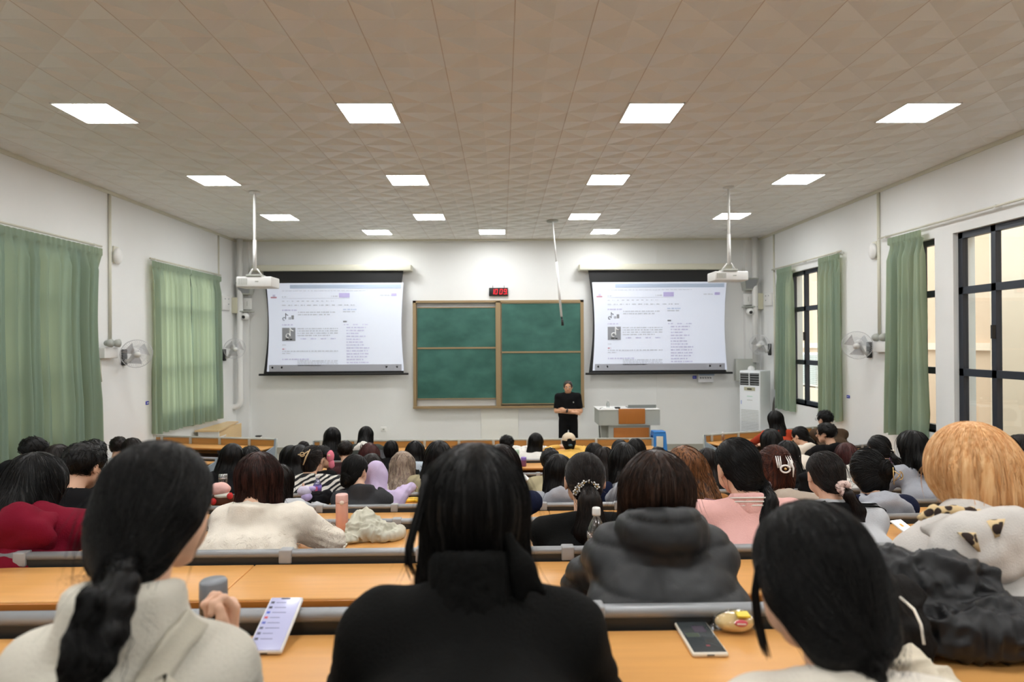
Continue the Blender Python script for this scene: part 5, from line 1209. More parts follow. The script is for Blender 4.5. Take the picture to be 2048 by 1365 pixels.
# ---- fourth and fifth rows
Pk = person(1545, 889, 3.75, 3, 'person with a cream claw clip in auburn hair and taupe hoodie', 'claw', dict(tie=(0, -.108, .03), r=.036, nape=True, full=True), H_red, 'taupe', 'plain', pitch=8, s=1.12, w=1.2, hood=dict(sz=1.2), bulk=1.1)
Pl = person(1730, 895, 3.85, 3, 'person with a twisted black bun and gold claw clip, grey hood over navy top', 'claw', dict(tie=(.055, -.092, .01), r=.036, nape=True, full=True), H_black, 'navy', 'plain', pitch=6, yaw=-4, s=1.12, w=1.15, hood=dict(sz=1.35, m='mgrey'), bulk=1.05)
Pm = person(173, 885, 3.90, 3, 'short-haired person in black behind the burgundy hoodie, ear showing', 'short', {}, H_black, 'black2', 'plain', yaw=-16, pitch=18, s=1.15, w=1.15, bulk=1.08)
Pn = person(1003, 887, 3.98, 3, 'person with long dark hair and navy coat, half hidden by the black turtleneck', 'long', dict(L=.34, w=1.1, sway=.08), H_dark, 'navy', 'plain', pitch=8, s=1.1, w=1.1, ER=(1066, 1000, 4.08))
Po = person(1366, 889, 3.98, 3, 'person in a tan suede coat with loose brown curls', 'wavy', dict(L=.36, w=1.45, sway=.09), H_curl, 'tan', 'plain', pitch=8, s=1.15, w=1.2, bulk=1.05)
Pp = person(712, 908, 4.75, 4, 'person in a charcoal high-collared coat, cheek on hand, low black bun', 'bun', dict(tie=(-.01, -.085, -.06), r=.038, nape=True), H_black, 'char', 'jacket', yaw=-24, pitch=8, s=1.04, w=1.0, back=4.65, bx=722, collar=dict(h=.055, r=.075, t=.016, blend=True), bulk=1.1, ER=(768, 1000, 4.75), WR=(744, 965, 4.86), EL=(682, 1000, 4.8))
Pq = person(562, 930, 4.75, 4, 'person in a pale grey hoodie mostly hidden behind the fluffy cream sweater', 'long', dict(L=.2, w=1.0), H_dark, 'lgrey', 'plain', pitch=22, s=.98, w=1.0, back=4.55)
Pr = person(1116, 907, 4.80, 4, 'person in a grey sweatshirt with straight black hair, left of the flower hair slide', 'long', dict(L=.30, w=1.15), H_black, 'mgrey', 'plain', pitch=8, s=1.05, w=1.1, hood=True)
Ps = person(1246, 884, 4.90, 4, 'person with straight black hair, navy top and grey hood draped to the right', 'long', dict(L=.26, w=1.1), H_black, 'navy', 'plain', pitch=6, s=1.15, w=1.15, hood=dict(sz=1.5, m='mgrey'), bulk=1.05)
Pt = person(753, 928, 4.95, 4, 'person hunched in a lavender hoodie with the hood up, arm along desk', 'none', {}, H_dark, 'lav', 'plain', pitch=26, yaw=10, s=.84, w=1.2, back=4.7, ER=(806, 986, 4.95), WR=(822, 975, 5.2), bulk=1.12, hoodup=True)
Pu = person(878, 880, 5.90, 5, 'person in khaki with very long black hair, left of the black turtleneck', 'long', dict(L=.38, w=1.1, sway=-.08), H_black, 'khaki', 'plain', pitch=4, s=1.2, w=1.2, back=5.7)
Pv = person(625, 890, 5.85, 5, 'person in a black and white zebra-pattern sweater with a beige hair claw', 'claw', dict(tie=(-.02, -.100, .035), r=.032, nape=True), H_dark, 'zebra', 'plain', pitch=10, s=1.16, w=1.42, back=5.68, bulk=1.26)
# ---- further rows: (crown x, crown y, depth, row, label, hair kind, hair options, hair material, top, keywords)
FAR = [
 (1100, 896, 5.9, 5, 'person in a khaki collared jacket left of the flower hair slide, short black hair', 'short', {}, H_black, 'khaki', dict(collar=dict(h=.03, r=.07), bulk=1.1, s=1.0)),
 (1412, 895, 5.6, 5, 'person with a thin black side plait just left of the pink jacket', 'long', dict(L=.26), H_dark, 'black2', dict(s=.98)),
 (120, 888, 5.3, 5, 'person with brownish hair before the wide left curtain', 'long', dict(L=.2, w=1.1), H_dark, 'black2', dict(s=1.05)),
 (70, 876, 5.5, 5, 'person bowing in a black hooded top with red print, far left edge', 'short', {}, H_black, 'black2', dict(yaw=-55, pitch=30, hood=dict(sz=1.5), s=1.0, shx=-.2)),
 (745, 906, 5.3, 4, 'person with brown hair in navy, just behind the lavender hoodie', 'long', dict(L=.2, sway=.06), H_dark, 'navy', dict(s=.95, back=5.0)),
 (806, 901, 5.9, 5, 'person with ash-mauve hair centre-parted over dark roots', 'wavy', dict(L=.26, w=1.25), H_ash, 'cream', dict(s=1.02)),
 (600, 889, 6.1, 6, 'person with wide dark hair just left behind the zebra sweater', 'long', dict(L=.3, w=1.3), H_black, 'black2', dict(s=1.05)),
 (582, 890, 6.9, 6, 'person with long black hair, leftmost behind the cream sweater group', 'long', dict(L=.3, w=1.1, sway=-.05), H_black, 'black2', dict(s=1.0, back=6.5)),
 (467, 886, 6.4, 6, 'person with wide long black hair near the left block, left one of two', 'long', dict(L=.40, w=1.25, sway=-.04), H_black, 'black2', dict(s=1.02)),
 (503, 891, 6.0, 6, 'person with dark hair just behind the reddish-brown head', 'long', dict(L=.26, w=1.1), H_black, 'black2', dict(s=1.02)),
 (1540, 857, 6.6, 6, 'person in pale pink with black hair, in front of the orange-red knit', 'long', dict(L=.18), H_black, 'pink', dict(s=1.08, side=True)),
 (1572, 880, 6.1, 6, 'person with round black hair and a tiny white clip, right behind the auburn hair', 'long', dict(L=.24), H_black, 'black2', dict(s=1.06, side=True)),
 (1690, 889, 5.6, 5, 'person bowing with plum-red hair and off-white hoodie', 'bob', dict(), H_plum, 'white', dict(s=.80, pitch=26, side=True, hood=True, w=1.2)),
 (1755, 870, 5.9, 5, 'person with a small hair tie in grey, beside the near right curtain', 'pony', dict(tie=(.05, -.09, -.03), L=.12, sway=.05), H_black, 'mgrey', dict(s=1.1, side=True, pitch=14)),
 (1819, 860, 5.6, 5, 'person in a grey sweatshirt by the right curtain, elbow raised to the cheek', 'long', dict(L=.17, w=1.05, sway=.03), H_black, 'mgrey', dict(s=1.16, side=True, yaw=18, w=1.1)),
 (1948, 850, 7.0, 6, 'person whose dark crown just shows behind the orange-blond bob', 'short', {}, H_dark, 'black2', dict(s=1.0, side=True)),
 (2000, 869, 4.9, 4, 'person in a white hooded top right of the blond bob, low hair tie', 'pony', dict(tie=(.075, -.07, -.02), L=.10, sway=.03), H_dark, 'white', dict(s=1.08, side=True, yaw=8, pitch=10, hood=True, w=1.15)),
 (2038, 867, 5.3, 5, 'person with bushy dark hair at right edge, behind the white hooded top', 'wavy', dict(L=.2, w=1.2), H_dark, 'khaki', dict(s=1.12, side=True)),
 (2046, 902, 4.2, 3, 'person with dark hair at the extreme right edge above the green box', 'short', {}, H_black, 'white', dict(s=1.0, side=True)),
 (645, 890, 6.1, 5, 'person looking right, pink plush cap held beside face, by the zebra sweater', 'short', {}, H_black, 'black2', dict(s=.95, yaw=-60, back=5.7)),
 (740, 885, 6.7, 6, 'person with reddish hair in the centre rows above the charcoal coat', 'long', dict(L=.24, w=1.1), H_plum, 'dgreen', dict(s=1.0)),
 (831, 881, 6.9, 6, 'person with straight black hair and pale blue scarf', 'long', dict(L=.22), H_black, 'ice', dict(s=.98, collar=dict(h=.03, r=.09, t=.03), pitch=2)),
 (193, 878, 6.1, 6, 'person with round black hair just behind the short-haired one in black', 'short', {}, H_black, 'black2', dict(s=1.05)),
 (239, 873, 7.6, 7, 'person with a small dark head against left wall below the conduit', 'short', {}, H_dark, 'lgrey', dict(s=1.0, yaw=15)),
 (268, 875, 7.9, 7, 'person with brown hair half hidden by the braided head', 'long', dict(L=.18), H_dark, 'black2', dict(s=1.0)),
 (608, 882, 8.4, 7, 'person with a small brown head near the left aisle, far row', 'bun', dict(tie=(0, -.1, .03), r=.03), H_dark, 'black2', dict(s=.95)),
 (691, 881, 7.5, 7, 'person with dark hair and maroon top in front of the white-hooded back', 'short', {}, H_dark, 'maroon', dict(s=.98, yaw=20)),
 (783, 882, 8.4, 7, 'person with a neat black bob beside the red bottle', 'bob', dict(w=.9), H_black, 'black2', dict(s=.72)),
 (1188, 885, 7.0, 6, 'person with rounded black hair in the centre, right of the flower slide girl', 'long', dict(L=.16), H_black, 'dgreen', dict(s=1.0)),
 (1207, 893, 6.4, 6, 'person with dark brown hair leaning toward the black bag', 'long', dict(L=.2, sway=.03), H_dark, 'cream', dict(s=.95)),
 (1239, 879, 7.6, 7, 'person with black hair just left behind the navy-and-grey hood', 'long', dict(L=.2), H_black, 'cream', dict(s=.95)),
 (1271, 876, 7.6, 7, 'person with a rounded black crown right of the navy-and-grey hood, white top', 'long', dict(L=.2, w=1.05), H_black, 'white', dict(s=1.05)),
 (1314, 893, 7.4, 7, 'person whose black crown shows over the long brown hair', 'long', dict(L=.16), H_black, 'black2', dict(s=.95)),
 (1012, 870, 8.8, 8, 'person turned left in the front row, left of the blue-clipped cap wearer', 'short', {}, H_black, 'white', dict(s=.98, yaw=50)),
 (1071, 865, 8.8, 8, 'person in the front row with waist-length black hair over a white top', 'long', dict(L=.50, w=.95, sway=-.06), H_black, 'white', dict(s=1.0, w=1.1, pitch=2)),
 (666, 854, 8.4, 8, 'person in black with long black hair, left of the two tall front figures', 'long', dict(L=.34, w=1.15, sway=-.02), H_black, 'black2', dict(s=1.0, w=1.1, back=8.0, pitch=4)),
 (733, 852, 8.5, 8, 'person in dark green with a large white furry hood, front row', 'long', dict(L=.14), H_black, 'dgreen', dict(s=.92, hood=dict(sz=1.3, m='white'), w=1.2, bulk=1.15, back=8.1)),
 (1549, 821, 8.9, 8, 'person with long black hair and orange-red knit by the air conditioner', 'long', dict(L=.36, w=1.0, sway=.04), H_black, 'orange', dict(s=1.02, side=True, w=1.1)),
 (1598, 853, 7.9, 7, 'person in a cream hoodie bowing left, dark hair falling right', 'pony', dict(tie=(.07, -.07, -.03), L=.24, sway=.08, tw=1.6), H_black, 'cream', dict(s=1.0, side=True, yaw=35, pitch=18, hood=True, w=1.1)),
 (1648, 820, 8.8, 8, 'person in a brown jacket with bushy short hair and glasses by the right wall', 'short', {}, H_black, 'brown', dict(s=1.02, side=True, yaw=25, w=1.25, bulk=1.1, glasses=True)),
 (1650, 845, 7.6, 7, 'person in profile with glasses, dark jacket with pale blue stripe', 'short', {}, H_black, 'black2', dict(s=1.05, side=True, yaw=50, w=1.15, glasses=True, hood=True)),
]
PF = {}
OCC = [(float(q_['H'][0]), int(round((q_['H'][1]-.9)))) for q_ in (Pd, Pe, Pf, Pg, Ph, Pi, Pj, Pk, Pl, Pm, Pn, Po, Pp, Pq, Pr, Ps, Pt, Pu, Pv)]
for (x, y, d, row, lab, hk, ho, hm, top, kw) in FAR:
    kw = dict(kw); side = kw.pop('side', False); gl = kw.pop('glasses', False); kw.pop('shx', None); kw.pop('back', None)
    block = side and d > 6.9 and x > 1540
    if not block:
        best_ = None
        for r_ in range(3, 9):                        # the free seat closest to where the head is seen
            dn_ = r_+(.95 if r_ < 8 else 1.0); X_ = (x-1005)*dn_/F; clash = min([abs(X_-xo) for xo, ro in OCC if ro == r_] or [9])
            cost = abs(dn_-d)+max(0, .44-clash)*4
            if best_ is None or cost < best_[0]: best_ = (cost, r_, dn_, X_)
        _, row, dn_, X_ = best_; sc_ = dn_/d; kw['s'] = float(np.clip(kw.get('s', 1.0)*sc_, .84, 1.22)); d = dn_; OCC.append((X_, row)); kw['back'] = RD[row-1]+.2
    else: kw['back'] = d-.42
    kw['seatfloor'] = FZ[row]
    P = person(x, y, d, row, lab, hk, ho, hm, top, **kw); PF[lab] = P
    if gl:
        m = MB()
        for sx in (-1, 1):
            m.tube([hp(P, sx*.033+.024*math.cos(t), .108, .006+.019*math.sin(t)) for t in np.linspace(0, 6.283, 14)], .002, M_black, 5)
            m.tube([hp(P, sx*.057, .106, .008), hp(P, sx*.084, .06, .006), hp(P, sx*.086, .0, .004)], .002, M_black, 5)
        attach(P, m, 'glasses')
print('people', _t.time()-_t0)
# ================================================================ the lecturer
def lecturer():
    y = 12.2; cr = at(1136, 762, y); X = cr[0]; top = cr[2]; s = 1.02; k = top/1.70
    Z = lambda z: z*k
    H = A3(X, y, top-.125*s); R = rotm(math.pi-.12, .06); root = (float(X), y, 0.0)
    f = head_sdf(H, R, s); f.u(CAP(H+A3(0, .02, -.06), A3(X, y+.02, Z(1.40)), .058, .064), .02)
    V1, Q1 = nets(f, .0075)
    B = SDF(); SHz = Z(1.385)
    sh = {1: A3(X+.185, y+.01, SHz), -1: A3(X-.185, y+.01, SHz)}; el = {1: A3(X+.235, y-.03, Z(1.10)), -1: A3(X-.235, y-.03, Z(1.11))}
    wr = {1: A3(X-.07, y-.225, Z(1.135)), -1: A3(X+.09, y-.20, Z(1.09))}
    B.u(CAP(sh[-1], sh[1], .055, .055), .04); B.u(CAP(A3(X, y, Z(1.30)), A3(X, y, Z(1.05)), .115, .115, (1.3, .8, 1)), .05); B.u(CAP(A3(X, y, Z(1.05)), A3(X, y, Z(.93)), .112, .112, (1.2, .85, 1)), .05)
    for sx in (1, -1):
        B.u(CAP(sh[sx], el[sx], .052, .044), .03); B.u(CAP(el[sx], wr[sx], .043, .030), .01)
        B.u(CAP(A3(X+sx*.09, y, Z(.88)), A3(X+sx*.12, y-.01, Z(.48)), .080, .056), .03); B.u(CAP(A3(X+sx*.12, y-.01, Z(.48)), A3(X+sx*.13, y+.01, Z(.09)), .056, .038), .02); B.u(ELL(A3(X+sx*.135, y-.06, .05), (.04, .11, .04)), .02)
    V2, Q2 = nets(B, .012); parts = [(V1, Q1, 0), (V2, Q2, 0)]
    for sx in (1, -1):
        d = wr[sx]-el[sx]; V, Q = hand_mesh(wr[sx]+d/np.linalg.norm(d)*.012, d, (0, -1, .2), -sx, .006, curl=.55, s=1.0); parts.append((V, Q, 0))
    body = mk('person', parts, [M_skin2], None, root); tag(body, 'lecturer standing with arms crossed before the board, dark T-shirt and black trousers', 'person')
    T = SDF(); T.u(CAP(sh[-1], sh[1], .062, .062), .04)
    for sx in (1, -1): T.u(CAP(A3(X, y+.01, Z(1.425)), sh[sx], .062, .060), .03); T.u(CAP(sh[sx], sh[sx]*.30+el[sx]*.70, .064, .062), .03)
    T.u(CAP(A3(X, y, Z(1.31)), A3(X, y, Z(1.05)), .134, .140, (1.3, .82, 1)), .05); T.u(CAP(A3(X, y, Z(1.05)), A3(X, y, Z(.96)), .140, .142, (1.22, .86, 1)), .05)
    T.cut(CAP(A3(X, y+.01, Z(1.43)), H, .060, .066), .01); T.cut(BOX(A3(X, y, Z(.86)), (.5, .5, Z(.10))), .005)
    for sx in (1, -1): 
        e = sh[sx]*.28+el[sx]*.72; T.cut(CAP(e+(el[sx]-sh[sx])*.05, el[sx]+(el[sx]-sh[sx])*.3, .001, .001), .001)
    V, Q = nets(T, .011); g = grad(T, V); V = V+g*(.005*vnoise(V*A3(1, 1, .5), 10, 3)+.003*vnoise(V, 24, 1))[:, None]
    mk('t_shirt', [(V, Q, 0)], [CL['black2']], body, root)
    Tr = SDF(); Tr.u(CAP(A3(X-.05, y, Z(.97)), A3(X+.05, y, Z(.97)), .125, .125, (1, .95, .6)))
    Tr.u(CAP(A3(X, y, Z(.97)), A3(X, y, Z(.86)), .120, .105, (1.1, .95, 1)), .03)
    for sx in (1, -1): Tr.u(CAP(A3(X+sx*.088, y, Z(.90)), A3(X+sx*.115, y-.01, Z(.48)), .097, .078), .03); Tr.u(CAP(A3(X+sx*.115, y-.01, Z(.48)), A3(X+sx*.13, y+.01, Z(.08)), .078, .064), .02)
    V, Q = nets(Tr, .012); g = grad(Tr, V); V = V+g*(.006*vnoise(V*A3(1, 1, .6), 9, 8))[:, None]; mk('trousers', [(V, Q, 0)], [cloth('black_trousers', srgb(14, 14, 16))], body, root)
    S_ = SDF(); 
    for sx in (1, -1): S_.u(ELL(A3(X+sx*.135, y-.06, .045), (.052, .135, .05)), .005)
    V, Q = nets(S_, .012); mk('shoes', [(V, Q, 0)], [M_shoe], body, root)
    hr = SDF(); hr.u(ELL(H+R @ A3(0, -.016, .034), A3(.087, .106, .099)*s, R)); hr.cut(ELL(H+R @ A3(0, .105, -.015), A3(.078, .075, .105)*s, R), .01); hr.cut(ELL(H+R @ A3(0, -.02, -.085), A3(.13, .13, .07)*s, R), .01)
    V, Q = nets(hr, .007); mk('hair', [(V, Q, 0)], [hairmat('hair_cropped_grey', srgb(44, 38, 34), srgb(70, 62, 56))], body, root)
    def loc(x, yy, z): return H+R @ (A3(x, yy, z)*s)
    m = MB()
    for sx in (-1, 1): m.sphere(loc(sx*.031, .088, .006), .0115, mat('eye_white', srgb(220, 214, 208), .3), 8); m.sphere(loc(sx*.031, .0965, .006), .0055, M_black, 6)
    o = m.build('eyes', body); o.location = tuple(-A3(*root))
    m = MB()
    for sx in (-1, 1): m.tube([loc(sx*.014, .092, .026), loc(sx*.032, .094, .031), loc(sx*.048, .084, .026)], .0045, H_dark, 6)
    o = m.build('eyebrows', body); o.location = tuple(-A3(*root))
    m = MB(); m.tube([loc(-.022, .089, -.053), loc(0, .097, -.050), loc(.022, .089, -.053)], [.003, .0065, .003], mat('lips', srgb(168, 98, 86), .4), 8); o = m.build('lips', body); o.location = tuple(-A3(*root))
    m = MB(); w_ = wr[1]; dd = (w_-el[1])/np.linalg.norm(w_-el[1]); u = np.cross(dd, A3(0, 0, 1)); v = np.cross(u, dd)
    c = w_-dd*.02; m.tube([tuple(c+(u*math.cos(t)+v*math.sin(t))*.034) for t in np.linspace(0, 6.283, 20)], .010, M_black, 8); m.sphere(tuple(c+A3(0, -.036, 0)), .018, M_dark, 8, (.02, .009, .02)); o = m.build('wristwatch', body); o.location = tuple(-A3(*root))
    m = MB(); p = A3(X+.09, y-.115, Z(1.285)); m.box(p[0]-.010, p[0]+.010, p[1]-.012, p[1]+.004, p[2]-.012, p[2]+.012, M_greyp); o = m.build('chest_logo', body); o.location = tuple(-A3(*root))
lecturer()
# ================================================================ hair slides, clips and scrunchies
M_pearl = mat('pearl', srgb(235, 232, 228), .25); M_gold = mat('gold_metal', srgb(206, 172, 112), .3, metal=.8); M_horn = mat('beige_horn', srgb(206, 178, 134), .35)
def acc(P, name, shapes, label=None):
    m = MB(); shapes(m, lambda x, y, z: hp(P, x, y, z)); o = attach(P, m, name)
    if label: o['label'] = label
def flower(m, q):
    pts = [(-.052, -.10, -.034), (-.046, -.108, -.020), (-.036, -.113, -.006), (-.018, -.118, .004), (.002, -.120, .006), (.020, -.118, -.002), (.034, -.112, -.010)]
    for i, p in enumerate(pts):
        for t in range(5): a = t*1.257+i; m.sphere(q(p[0]+.0085*math.cos(a), p[1]-.004, p[2]+.0085*math.sin(a)), .0046, M_pearl, 6)
        m.sphere(q(p[0], p[1]-.008, p[2]), .004, M_gold, 6)
    for i in range(4): m.sphere(q(-.036+.006*i, -.112, -.028-.010*i), .004, M_pearl, 6)
acc(Ph, 'hair_slide', flower, 'white pearl flower slide')
def claw_big(m, q):
    for sx in (-1, 1):
        for k in range(3): m.tube([q(sx*.018+k*.007*sx-.01, -.150, .012), q(sx*.020+k*.010*sx-.01, -.156, .040), q(sx*.014+k*.011*sx-.01, -.138, .070)], [.005, .004, .0022], M_pearl, 6)
    m.tube([q(-.01+.024*math.cos(t), -.158, .006+.018*math.sin(t)) for t in np.linspace(0, 6.283, 15)], .0055, M_pearl, 6)
    m.tube([q(.02, -.155, .05), q(.032, -.158, .01), q(.030, -.150, -.035)], [.004, .006, .003], M_pearl, 6); m.sphere(q(-.01, -.160, .006), .008, M_gold, 8)
acc(Pk, 'claw_clip', claw_big, 'cream and gold claw clip')
acc(Pl, 'claw_clip', lambda m, q: [m.tube([q(.075, -.130, .012), q(.095, -.138, -.006), q(.112, -.128, -.028)], .003, M_gold, 6), m.tube([q(.075, -.130, -.040), q(.095, -.138, -.012), q(.112, -.128, .006)], .003, M_gold, 6), m.tube([q(.100+.016*math.cos(t), -.134, -.012+.022*math.sin(t)) for t in np.linspace(-1.6, 1.6, 10)], .003, M_gold, 6), m.tube([q(.072, -.128, .03), q(.070, -.130, -.06)], .003, M_gold, 6)], 'gold wire claw clip')
acc(Pv, 'claw_clip', lambda m, q: [m.tube([q(-.07, -.13, .05), q(-.035, -.142, .045), q(.01, -.138, .075)], .006, M_horn, 6), m.tube([q(.02, -.13, .09), q(-.005, -.14, .03), q(-.025, -.135, -.03)], [.004, .008, .005], M_horn, 6), m.tube([q(-.035+.018*math.cos(t), -.142, .05+.016*math.sin(t)) for t in np.linspace(0, 6.283, 12)], .004, M_horn, 6)], 'beige claw clip')
def scrunch(P, r, m_, c, wob=.006, name='scrunchie', lab=None, t=.012):
    m = MB(); m.tube([hp(P, c[0]+r*math.cos(a), c[1]-.004*math.sin(2*a)+wob*math.sin(5*a), c[2]+r*math.sin(a)+wob*.5*math.sin(7*a)) for a in np.linspace(0, 6.283, 30)], [t*(1+.22*math.sin(9*k)) for k in np.linspace(0, 6.283, 30)], m_, 10)
    o = attach(P, m, name)
    if lab: o['label'] = lab
scrunch(Pj, .020, cloth('pale_pink_plush', srgb(226, 200, 192)), (.024, -.122, -.050), .006, lab='pale pink plush scrunchie', t=.015)
scrunch(Pi, .016, cloth('mauve_band', srgb(120, 104, 110)), (.078, -.068, -.080), .001, 'hair_tie', t=.006)
for lab in ('person in a white hooded top right of the blond bob, low hair tie', 'person with a small hair tie in grey, beside the near right curtain'):
    P = PF[lab]; scrunch(P, .015, CL['cream'], (.075, -.085, -.02) if 'white' in lab else (.05, -.10, -.03), .004, t=.010)
P = PF['person with round black hair and a tiny white clip, right behind the auburn hair']; acc(P, 'hair_clip', lambda m, q: m.sphere(q(.06, -.10, -.01), .008, M_pearl, 6, (.012, .004, .008)))
# cream baseball cap on the front-row person
Pcap = person(1137, 866, 8.9, 8, 'person in the front row with a backwards cream cap and mustard shirt', 'bun', dict(tie=(0, -.10, -.05), r=.035, nape=True, full=True), H_black, 'yellow', 'plain', pitch=6, s=.98, w=1.3, back=8.5, bulk=1.15)
f = SDF(); q = lambda x, y, z: hp(Pcap, x, y, z); f.u(ELL(q(0, -.012, .040), A3(.098, .118, .092)*.98, Pcap['R'])); f.keep(BOX(q(0, 0, .115), (.2, .2, .10), .005, Pcap['R']), .005); f.cut(ELL(q(0, -.125, .020), (.040, .03, .030)), .004)
V, Q = nets(f, .009); mk('cap', [(V, Q, 0)], [cloth('cream_cotton', srgb(220, 204, 180))], Pcap['body'], Pcap['o'])
acc(Pcap, 'hair_clip', lambda m, q: m.sphere(q(.01, -.14, -.045), .012, mat('teal_clip', srgb(60, 96, 110), .4), 6, (.03, .008, .016)), 'dark teal clip')
# shoulder stripes of the track top, cord of the taupe hood, strap of the pale jacket, leopard details
def onsurf(P, pts, off=.004, it=10, f=None):
    out = np.array(pts, float); f = f or P['tf']
    for _ in range(it): g = grad(f, out); out = out-g*(f(out)-off)[:, None]
    return out
def ribbon(P, name, pts, wid, m_, n=24, off=.004, f=None, th=.002, label=None, parent=None):
    pts = np.array(pts, float); t = np.linspace(0, 1, len(pts)); u = np.linspace(0, 1, n); c = np.stack([np.interp(u, t, pts[:, k]) for k in range(3)], 1)
    c = onsurf(P, c, off, f=f); T = np.gradient(c, axis=0); T /= np.linalg.norm(T, axis=1, keepdims=True)+1e-9; g = grad(f or P['tf'], c); b = np.cross(T, g)
    k = 5; rows_ = []
    for j in range(k): rows_.append(onsurf(P, c+b*wid*(j/(k-1)-.5), off, 4, f))
    for j in range(k-1, -1, -1): rows_.append(onsurf(P, c+b*wid*(j/(k-1)-.5), off-th-.003, 4, f))
    V = np.stack(rows_, 1).reshape(-1, 3); M = 2*k; Q = [(i*M+j, i*M+(j+1) % M, (i+1)*M+(j+1) % M, (i+1)*M+j) for i in range(n-1) for j in range(M)]
    o = mk(name, [(V, np.array(Q), 0)], [m_], parent or P['top'], P['o'])
    if label: o['label'] = label
    return o
for sx, k in ((-1, 'L'), (1, 'R')):
    for j, o_ in enumerate((.0, .016)):
        c7, sh, el = Pj['C7'], Pj['SH'][k], Pj['arms'][k][1]
        ribbon(Pj, 'sleeve_stripe', [c7+A3(sx*.06, -.02+o_*-1, .06), sh+A3(0, -.02-o_, .07), (sh+el)/2+A3(sx*.07, -.03-o_, .0), el+A3(sx*.07, -.03-o_, 0)], .009, CL['black'], 20, .010)
for sx in (-1, 1):
    c = Pk['C7']; m = MB(); m.tube([tuple(c+A3(sx*.070, -.115, .035)), tuple(c+A3(sx*.080, -.155, .0)), tuple(c+A3(sx*.074, -.160, -.045)), tuple(c+A3(sx*.055, -.158, -.075))], .0055, CL['black'], 8); attach(Pk, m, 'hood_cord')
ribbon(Pa, 'bag_strap', [at(410, 1225, .9), at(372, 1270, .86), at(325, 1330, .84), at(280, 1400, .84), at(220, 1500, .84)], .040, cloth('beige_webbing', srgb(190, 184, 168), bs=400), 30, .010, label='beige woven shoulder strap')
fh = SDF(); fh.u(ELL(at(1968, 1100, 1.60), (.150, .040, .085), np.array(Euler((-.30, -.16, 0)).to_matrix()))); fh.u(CAP(at(1852, 1058, 1.66), at(1925, 1062, 1.62), .018, .034, (1, .8, 1)), .04); fh.u(CAP(at(1925, 1066, 1.62), at(2040, 1042, 1.62), .032, .036, (1, .8, 1)), .04); fh.u(CAP(at(1955, 1140, 1.60), at(1990, 1100, 1.60), .030, .045, (1, .6, 1)), .04)
V, Q = nets(fh, .008); g = grad(fh, V); V = V+g*(.008*vnoise(V*A3(1, 1, 1.6), 13, 4)+.004*vnoise(V, 30, 9))[:, None]; mk('hood', [(V, Q, 0)], [CL['oat']], Pe['top'], Pe['o'])
f2 = SDF(); pts = [at(1840, 1036, 1.66), at(1868, 1020, 1.66), at(1905, 1020, 1.67), at(1940, 1024, 1.67), at(1960, 1026, 1.68)]
for i in range(4): f2.u(CAP(pts[i], pts[i+1], .010, .011, (1, .7, 1)), .01)
V, Q = nets(f2, .006); g = grad(f2, V); V = V+g*(.003*vnoise(V, 60, 2))[:, None]; o = mk('hood_lining', [(V, Q, 0)], [CL['leopard']], Pe['top'], Pe['o']); o['label'] = 'leopard-print plush hood lining'
for (x, y, dx) in ((1953, 1080, 1), (2028, 1046, -1)):
    c = onsurf(Pe, [at(x, y, 1.53)], .002, f=fh)[0]; g = grad(fh, c[None])[0]; u = np.cross(g, A3(0, 0, 1)); u /= np.linalg.norm(u); v = np.cross(u, g); u *= -1 if u[0] < 0 else 1; v *= -1 if v[2] < 0 else 1
    m = MB(); a, b, c_ = c-u*.022+v*.014, c+u*.018+v*.016, c+u*.020*dx-v*.030; a, b, c_ = a+g*.004, b+g*.004, c_+g*.012; ctr = (a+b+c_)/3+g*.012
    m.add([a, b, c_, ctr, a-g*.03, b-g*.03, c_-g*.03], [(0, 1, 3), (1, 2, 3), (2, 0, 3), (0, 4, 5, 1), (1, 5, 6, 2), (2, 6, 4, 0)], CL['leopard'], True); o = attach(Pe, m, 'leopard_ear')
# dark fold of the coat collar behind the centre person
f2 = SDF(); f2.u(CAP(at(1012, 1070, 1.02), at(1050, 1140, 1.0), .010, .014, (1, .7, 1))); f2.u(CAP(at(1050, 1140, 1.0), at(1088, 1186, .99), .014, .006, (1, .7, 1)), .01); f2.u(CAP(at(1040, 1130, 1.0), at(1040, 1190, 1.0), .012, .012, (1, .7, 1)), .02); V, Q = nets(f2, .006); mk('collar_flap', [(V, Q, 0)], [CL['black']], Pb['top'], Pb['o'])
# loose curl of hair at the left of the centre person
m = MB()
for k in range(14):
    o_ = rng.normal(0, .004, 3); pts = [at(846+k*.8, 950, 1.05), at(838+k, 1000, 1.04), at(824+k*1.2, 1045, 1.03), at(813+k*1.0, 1090, 1.02), at(812+k*1.3, 1125, 1.02), at(824+k*1.2, 1150, 1.02)]
    m.tube([tuple(p+o_*(i/5)) for i, p in enumerate(pts)], [.0016, .0018, .0018, .0016, .0012, .0005], H_black, 5)
attach(Pb, m, 'loose_lock')
m = MB()
for k in range(12):
    o_ = rng.normal(0, .003, 3); pts = [at(1512+k*.8, 1130, .90), at(1505+k, 1190, .90), at(1512+k, 1250, .90), at(1524+k*.8, 1290, .90), at(1534+k*.5, 1315, .90)]
    m.tube([tuple(p+o_*(i/4)) for i, p in enumerate(pts)], [.0014, .0016, .0016, .0012, .0004], H_black, 5)
attach(Pc, m, 'loose_lock')
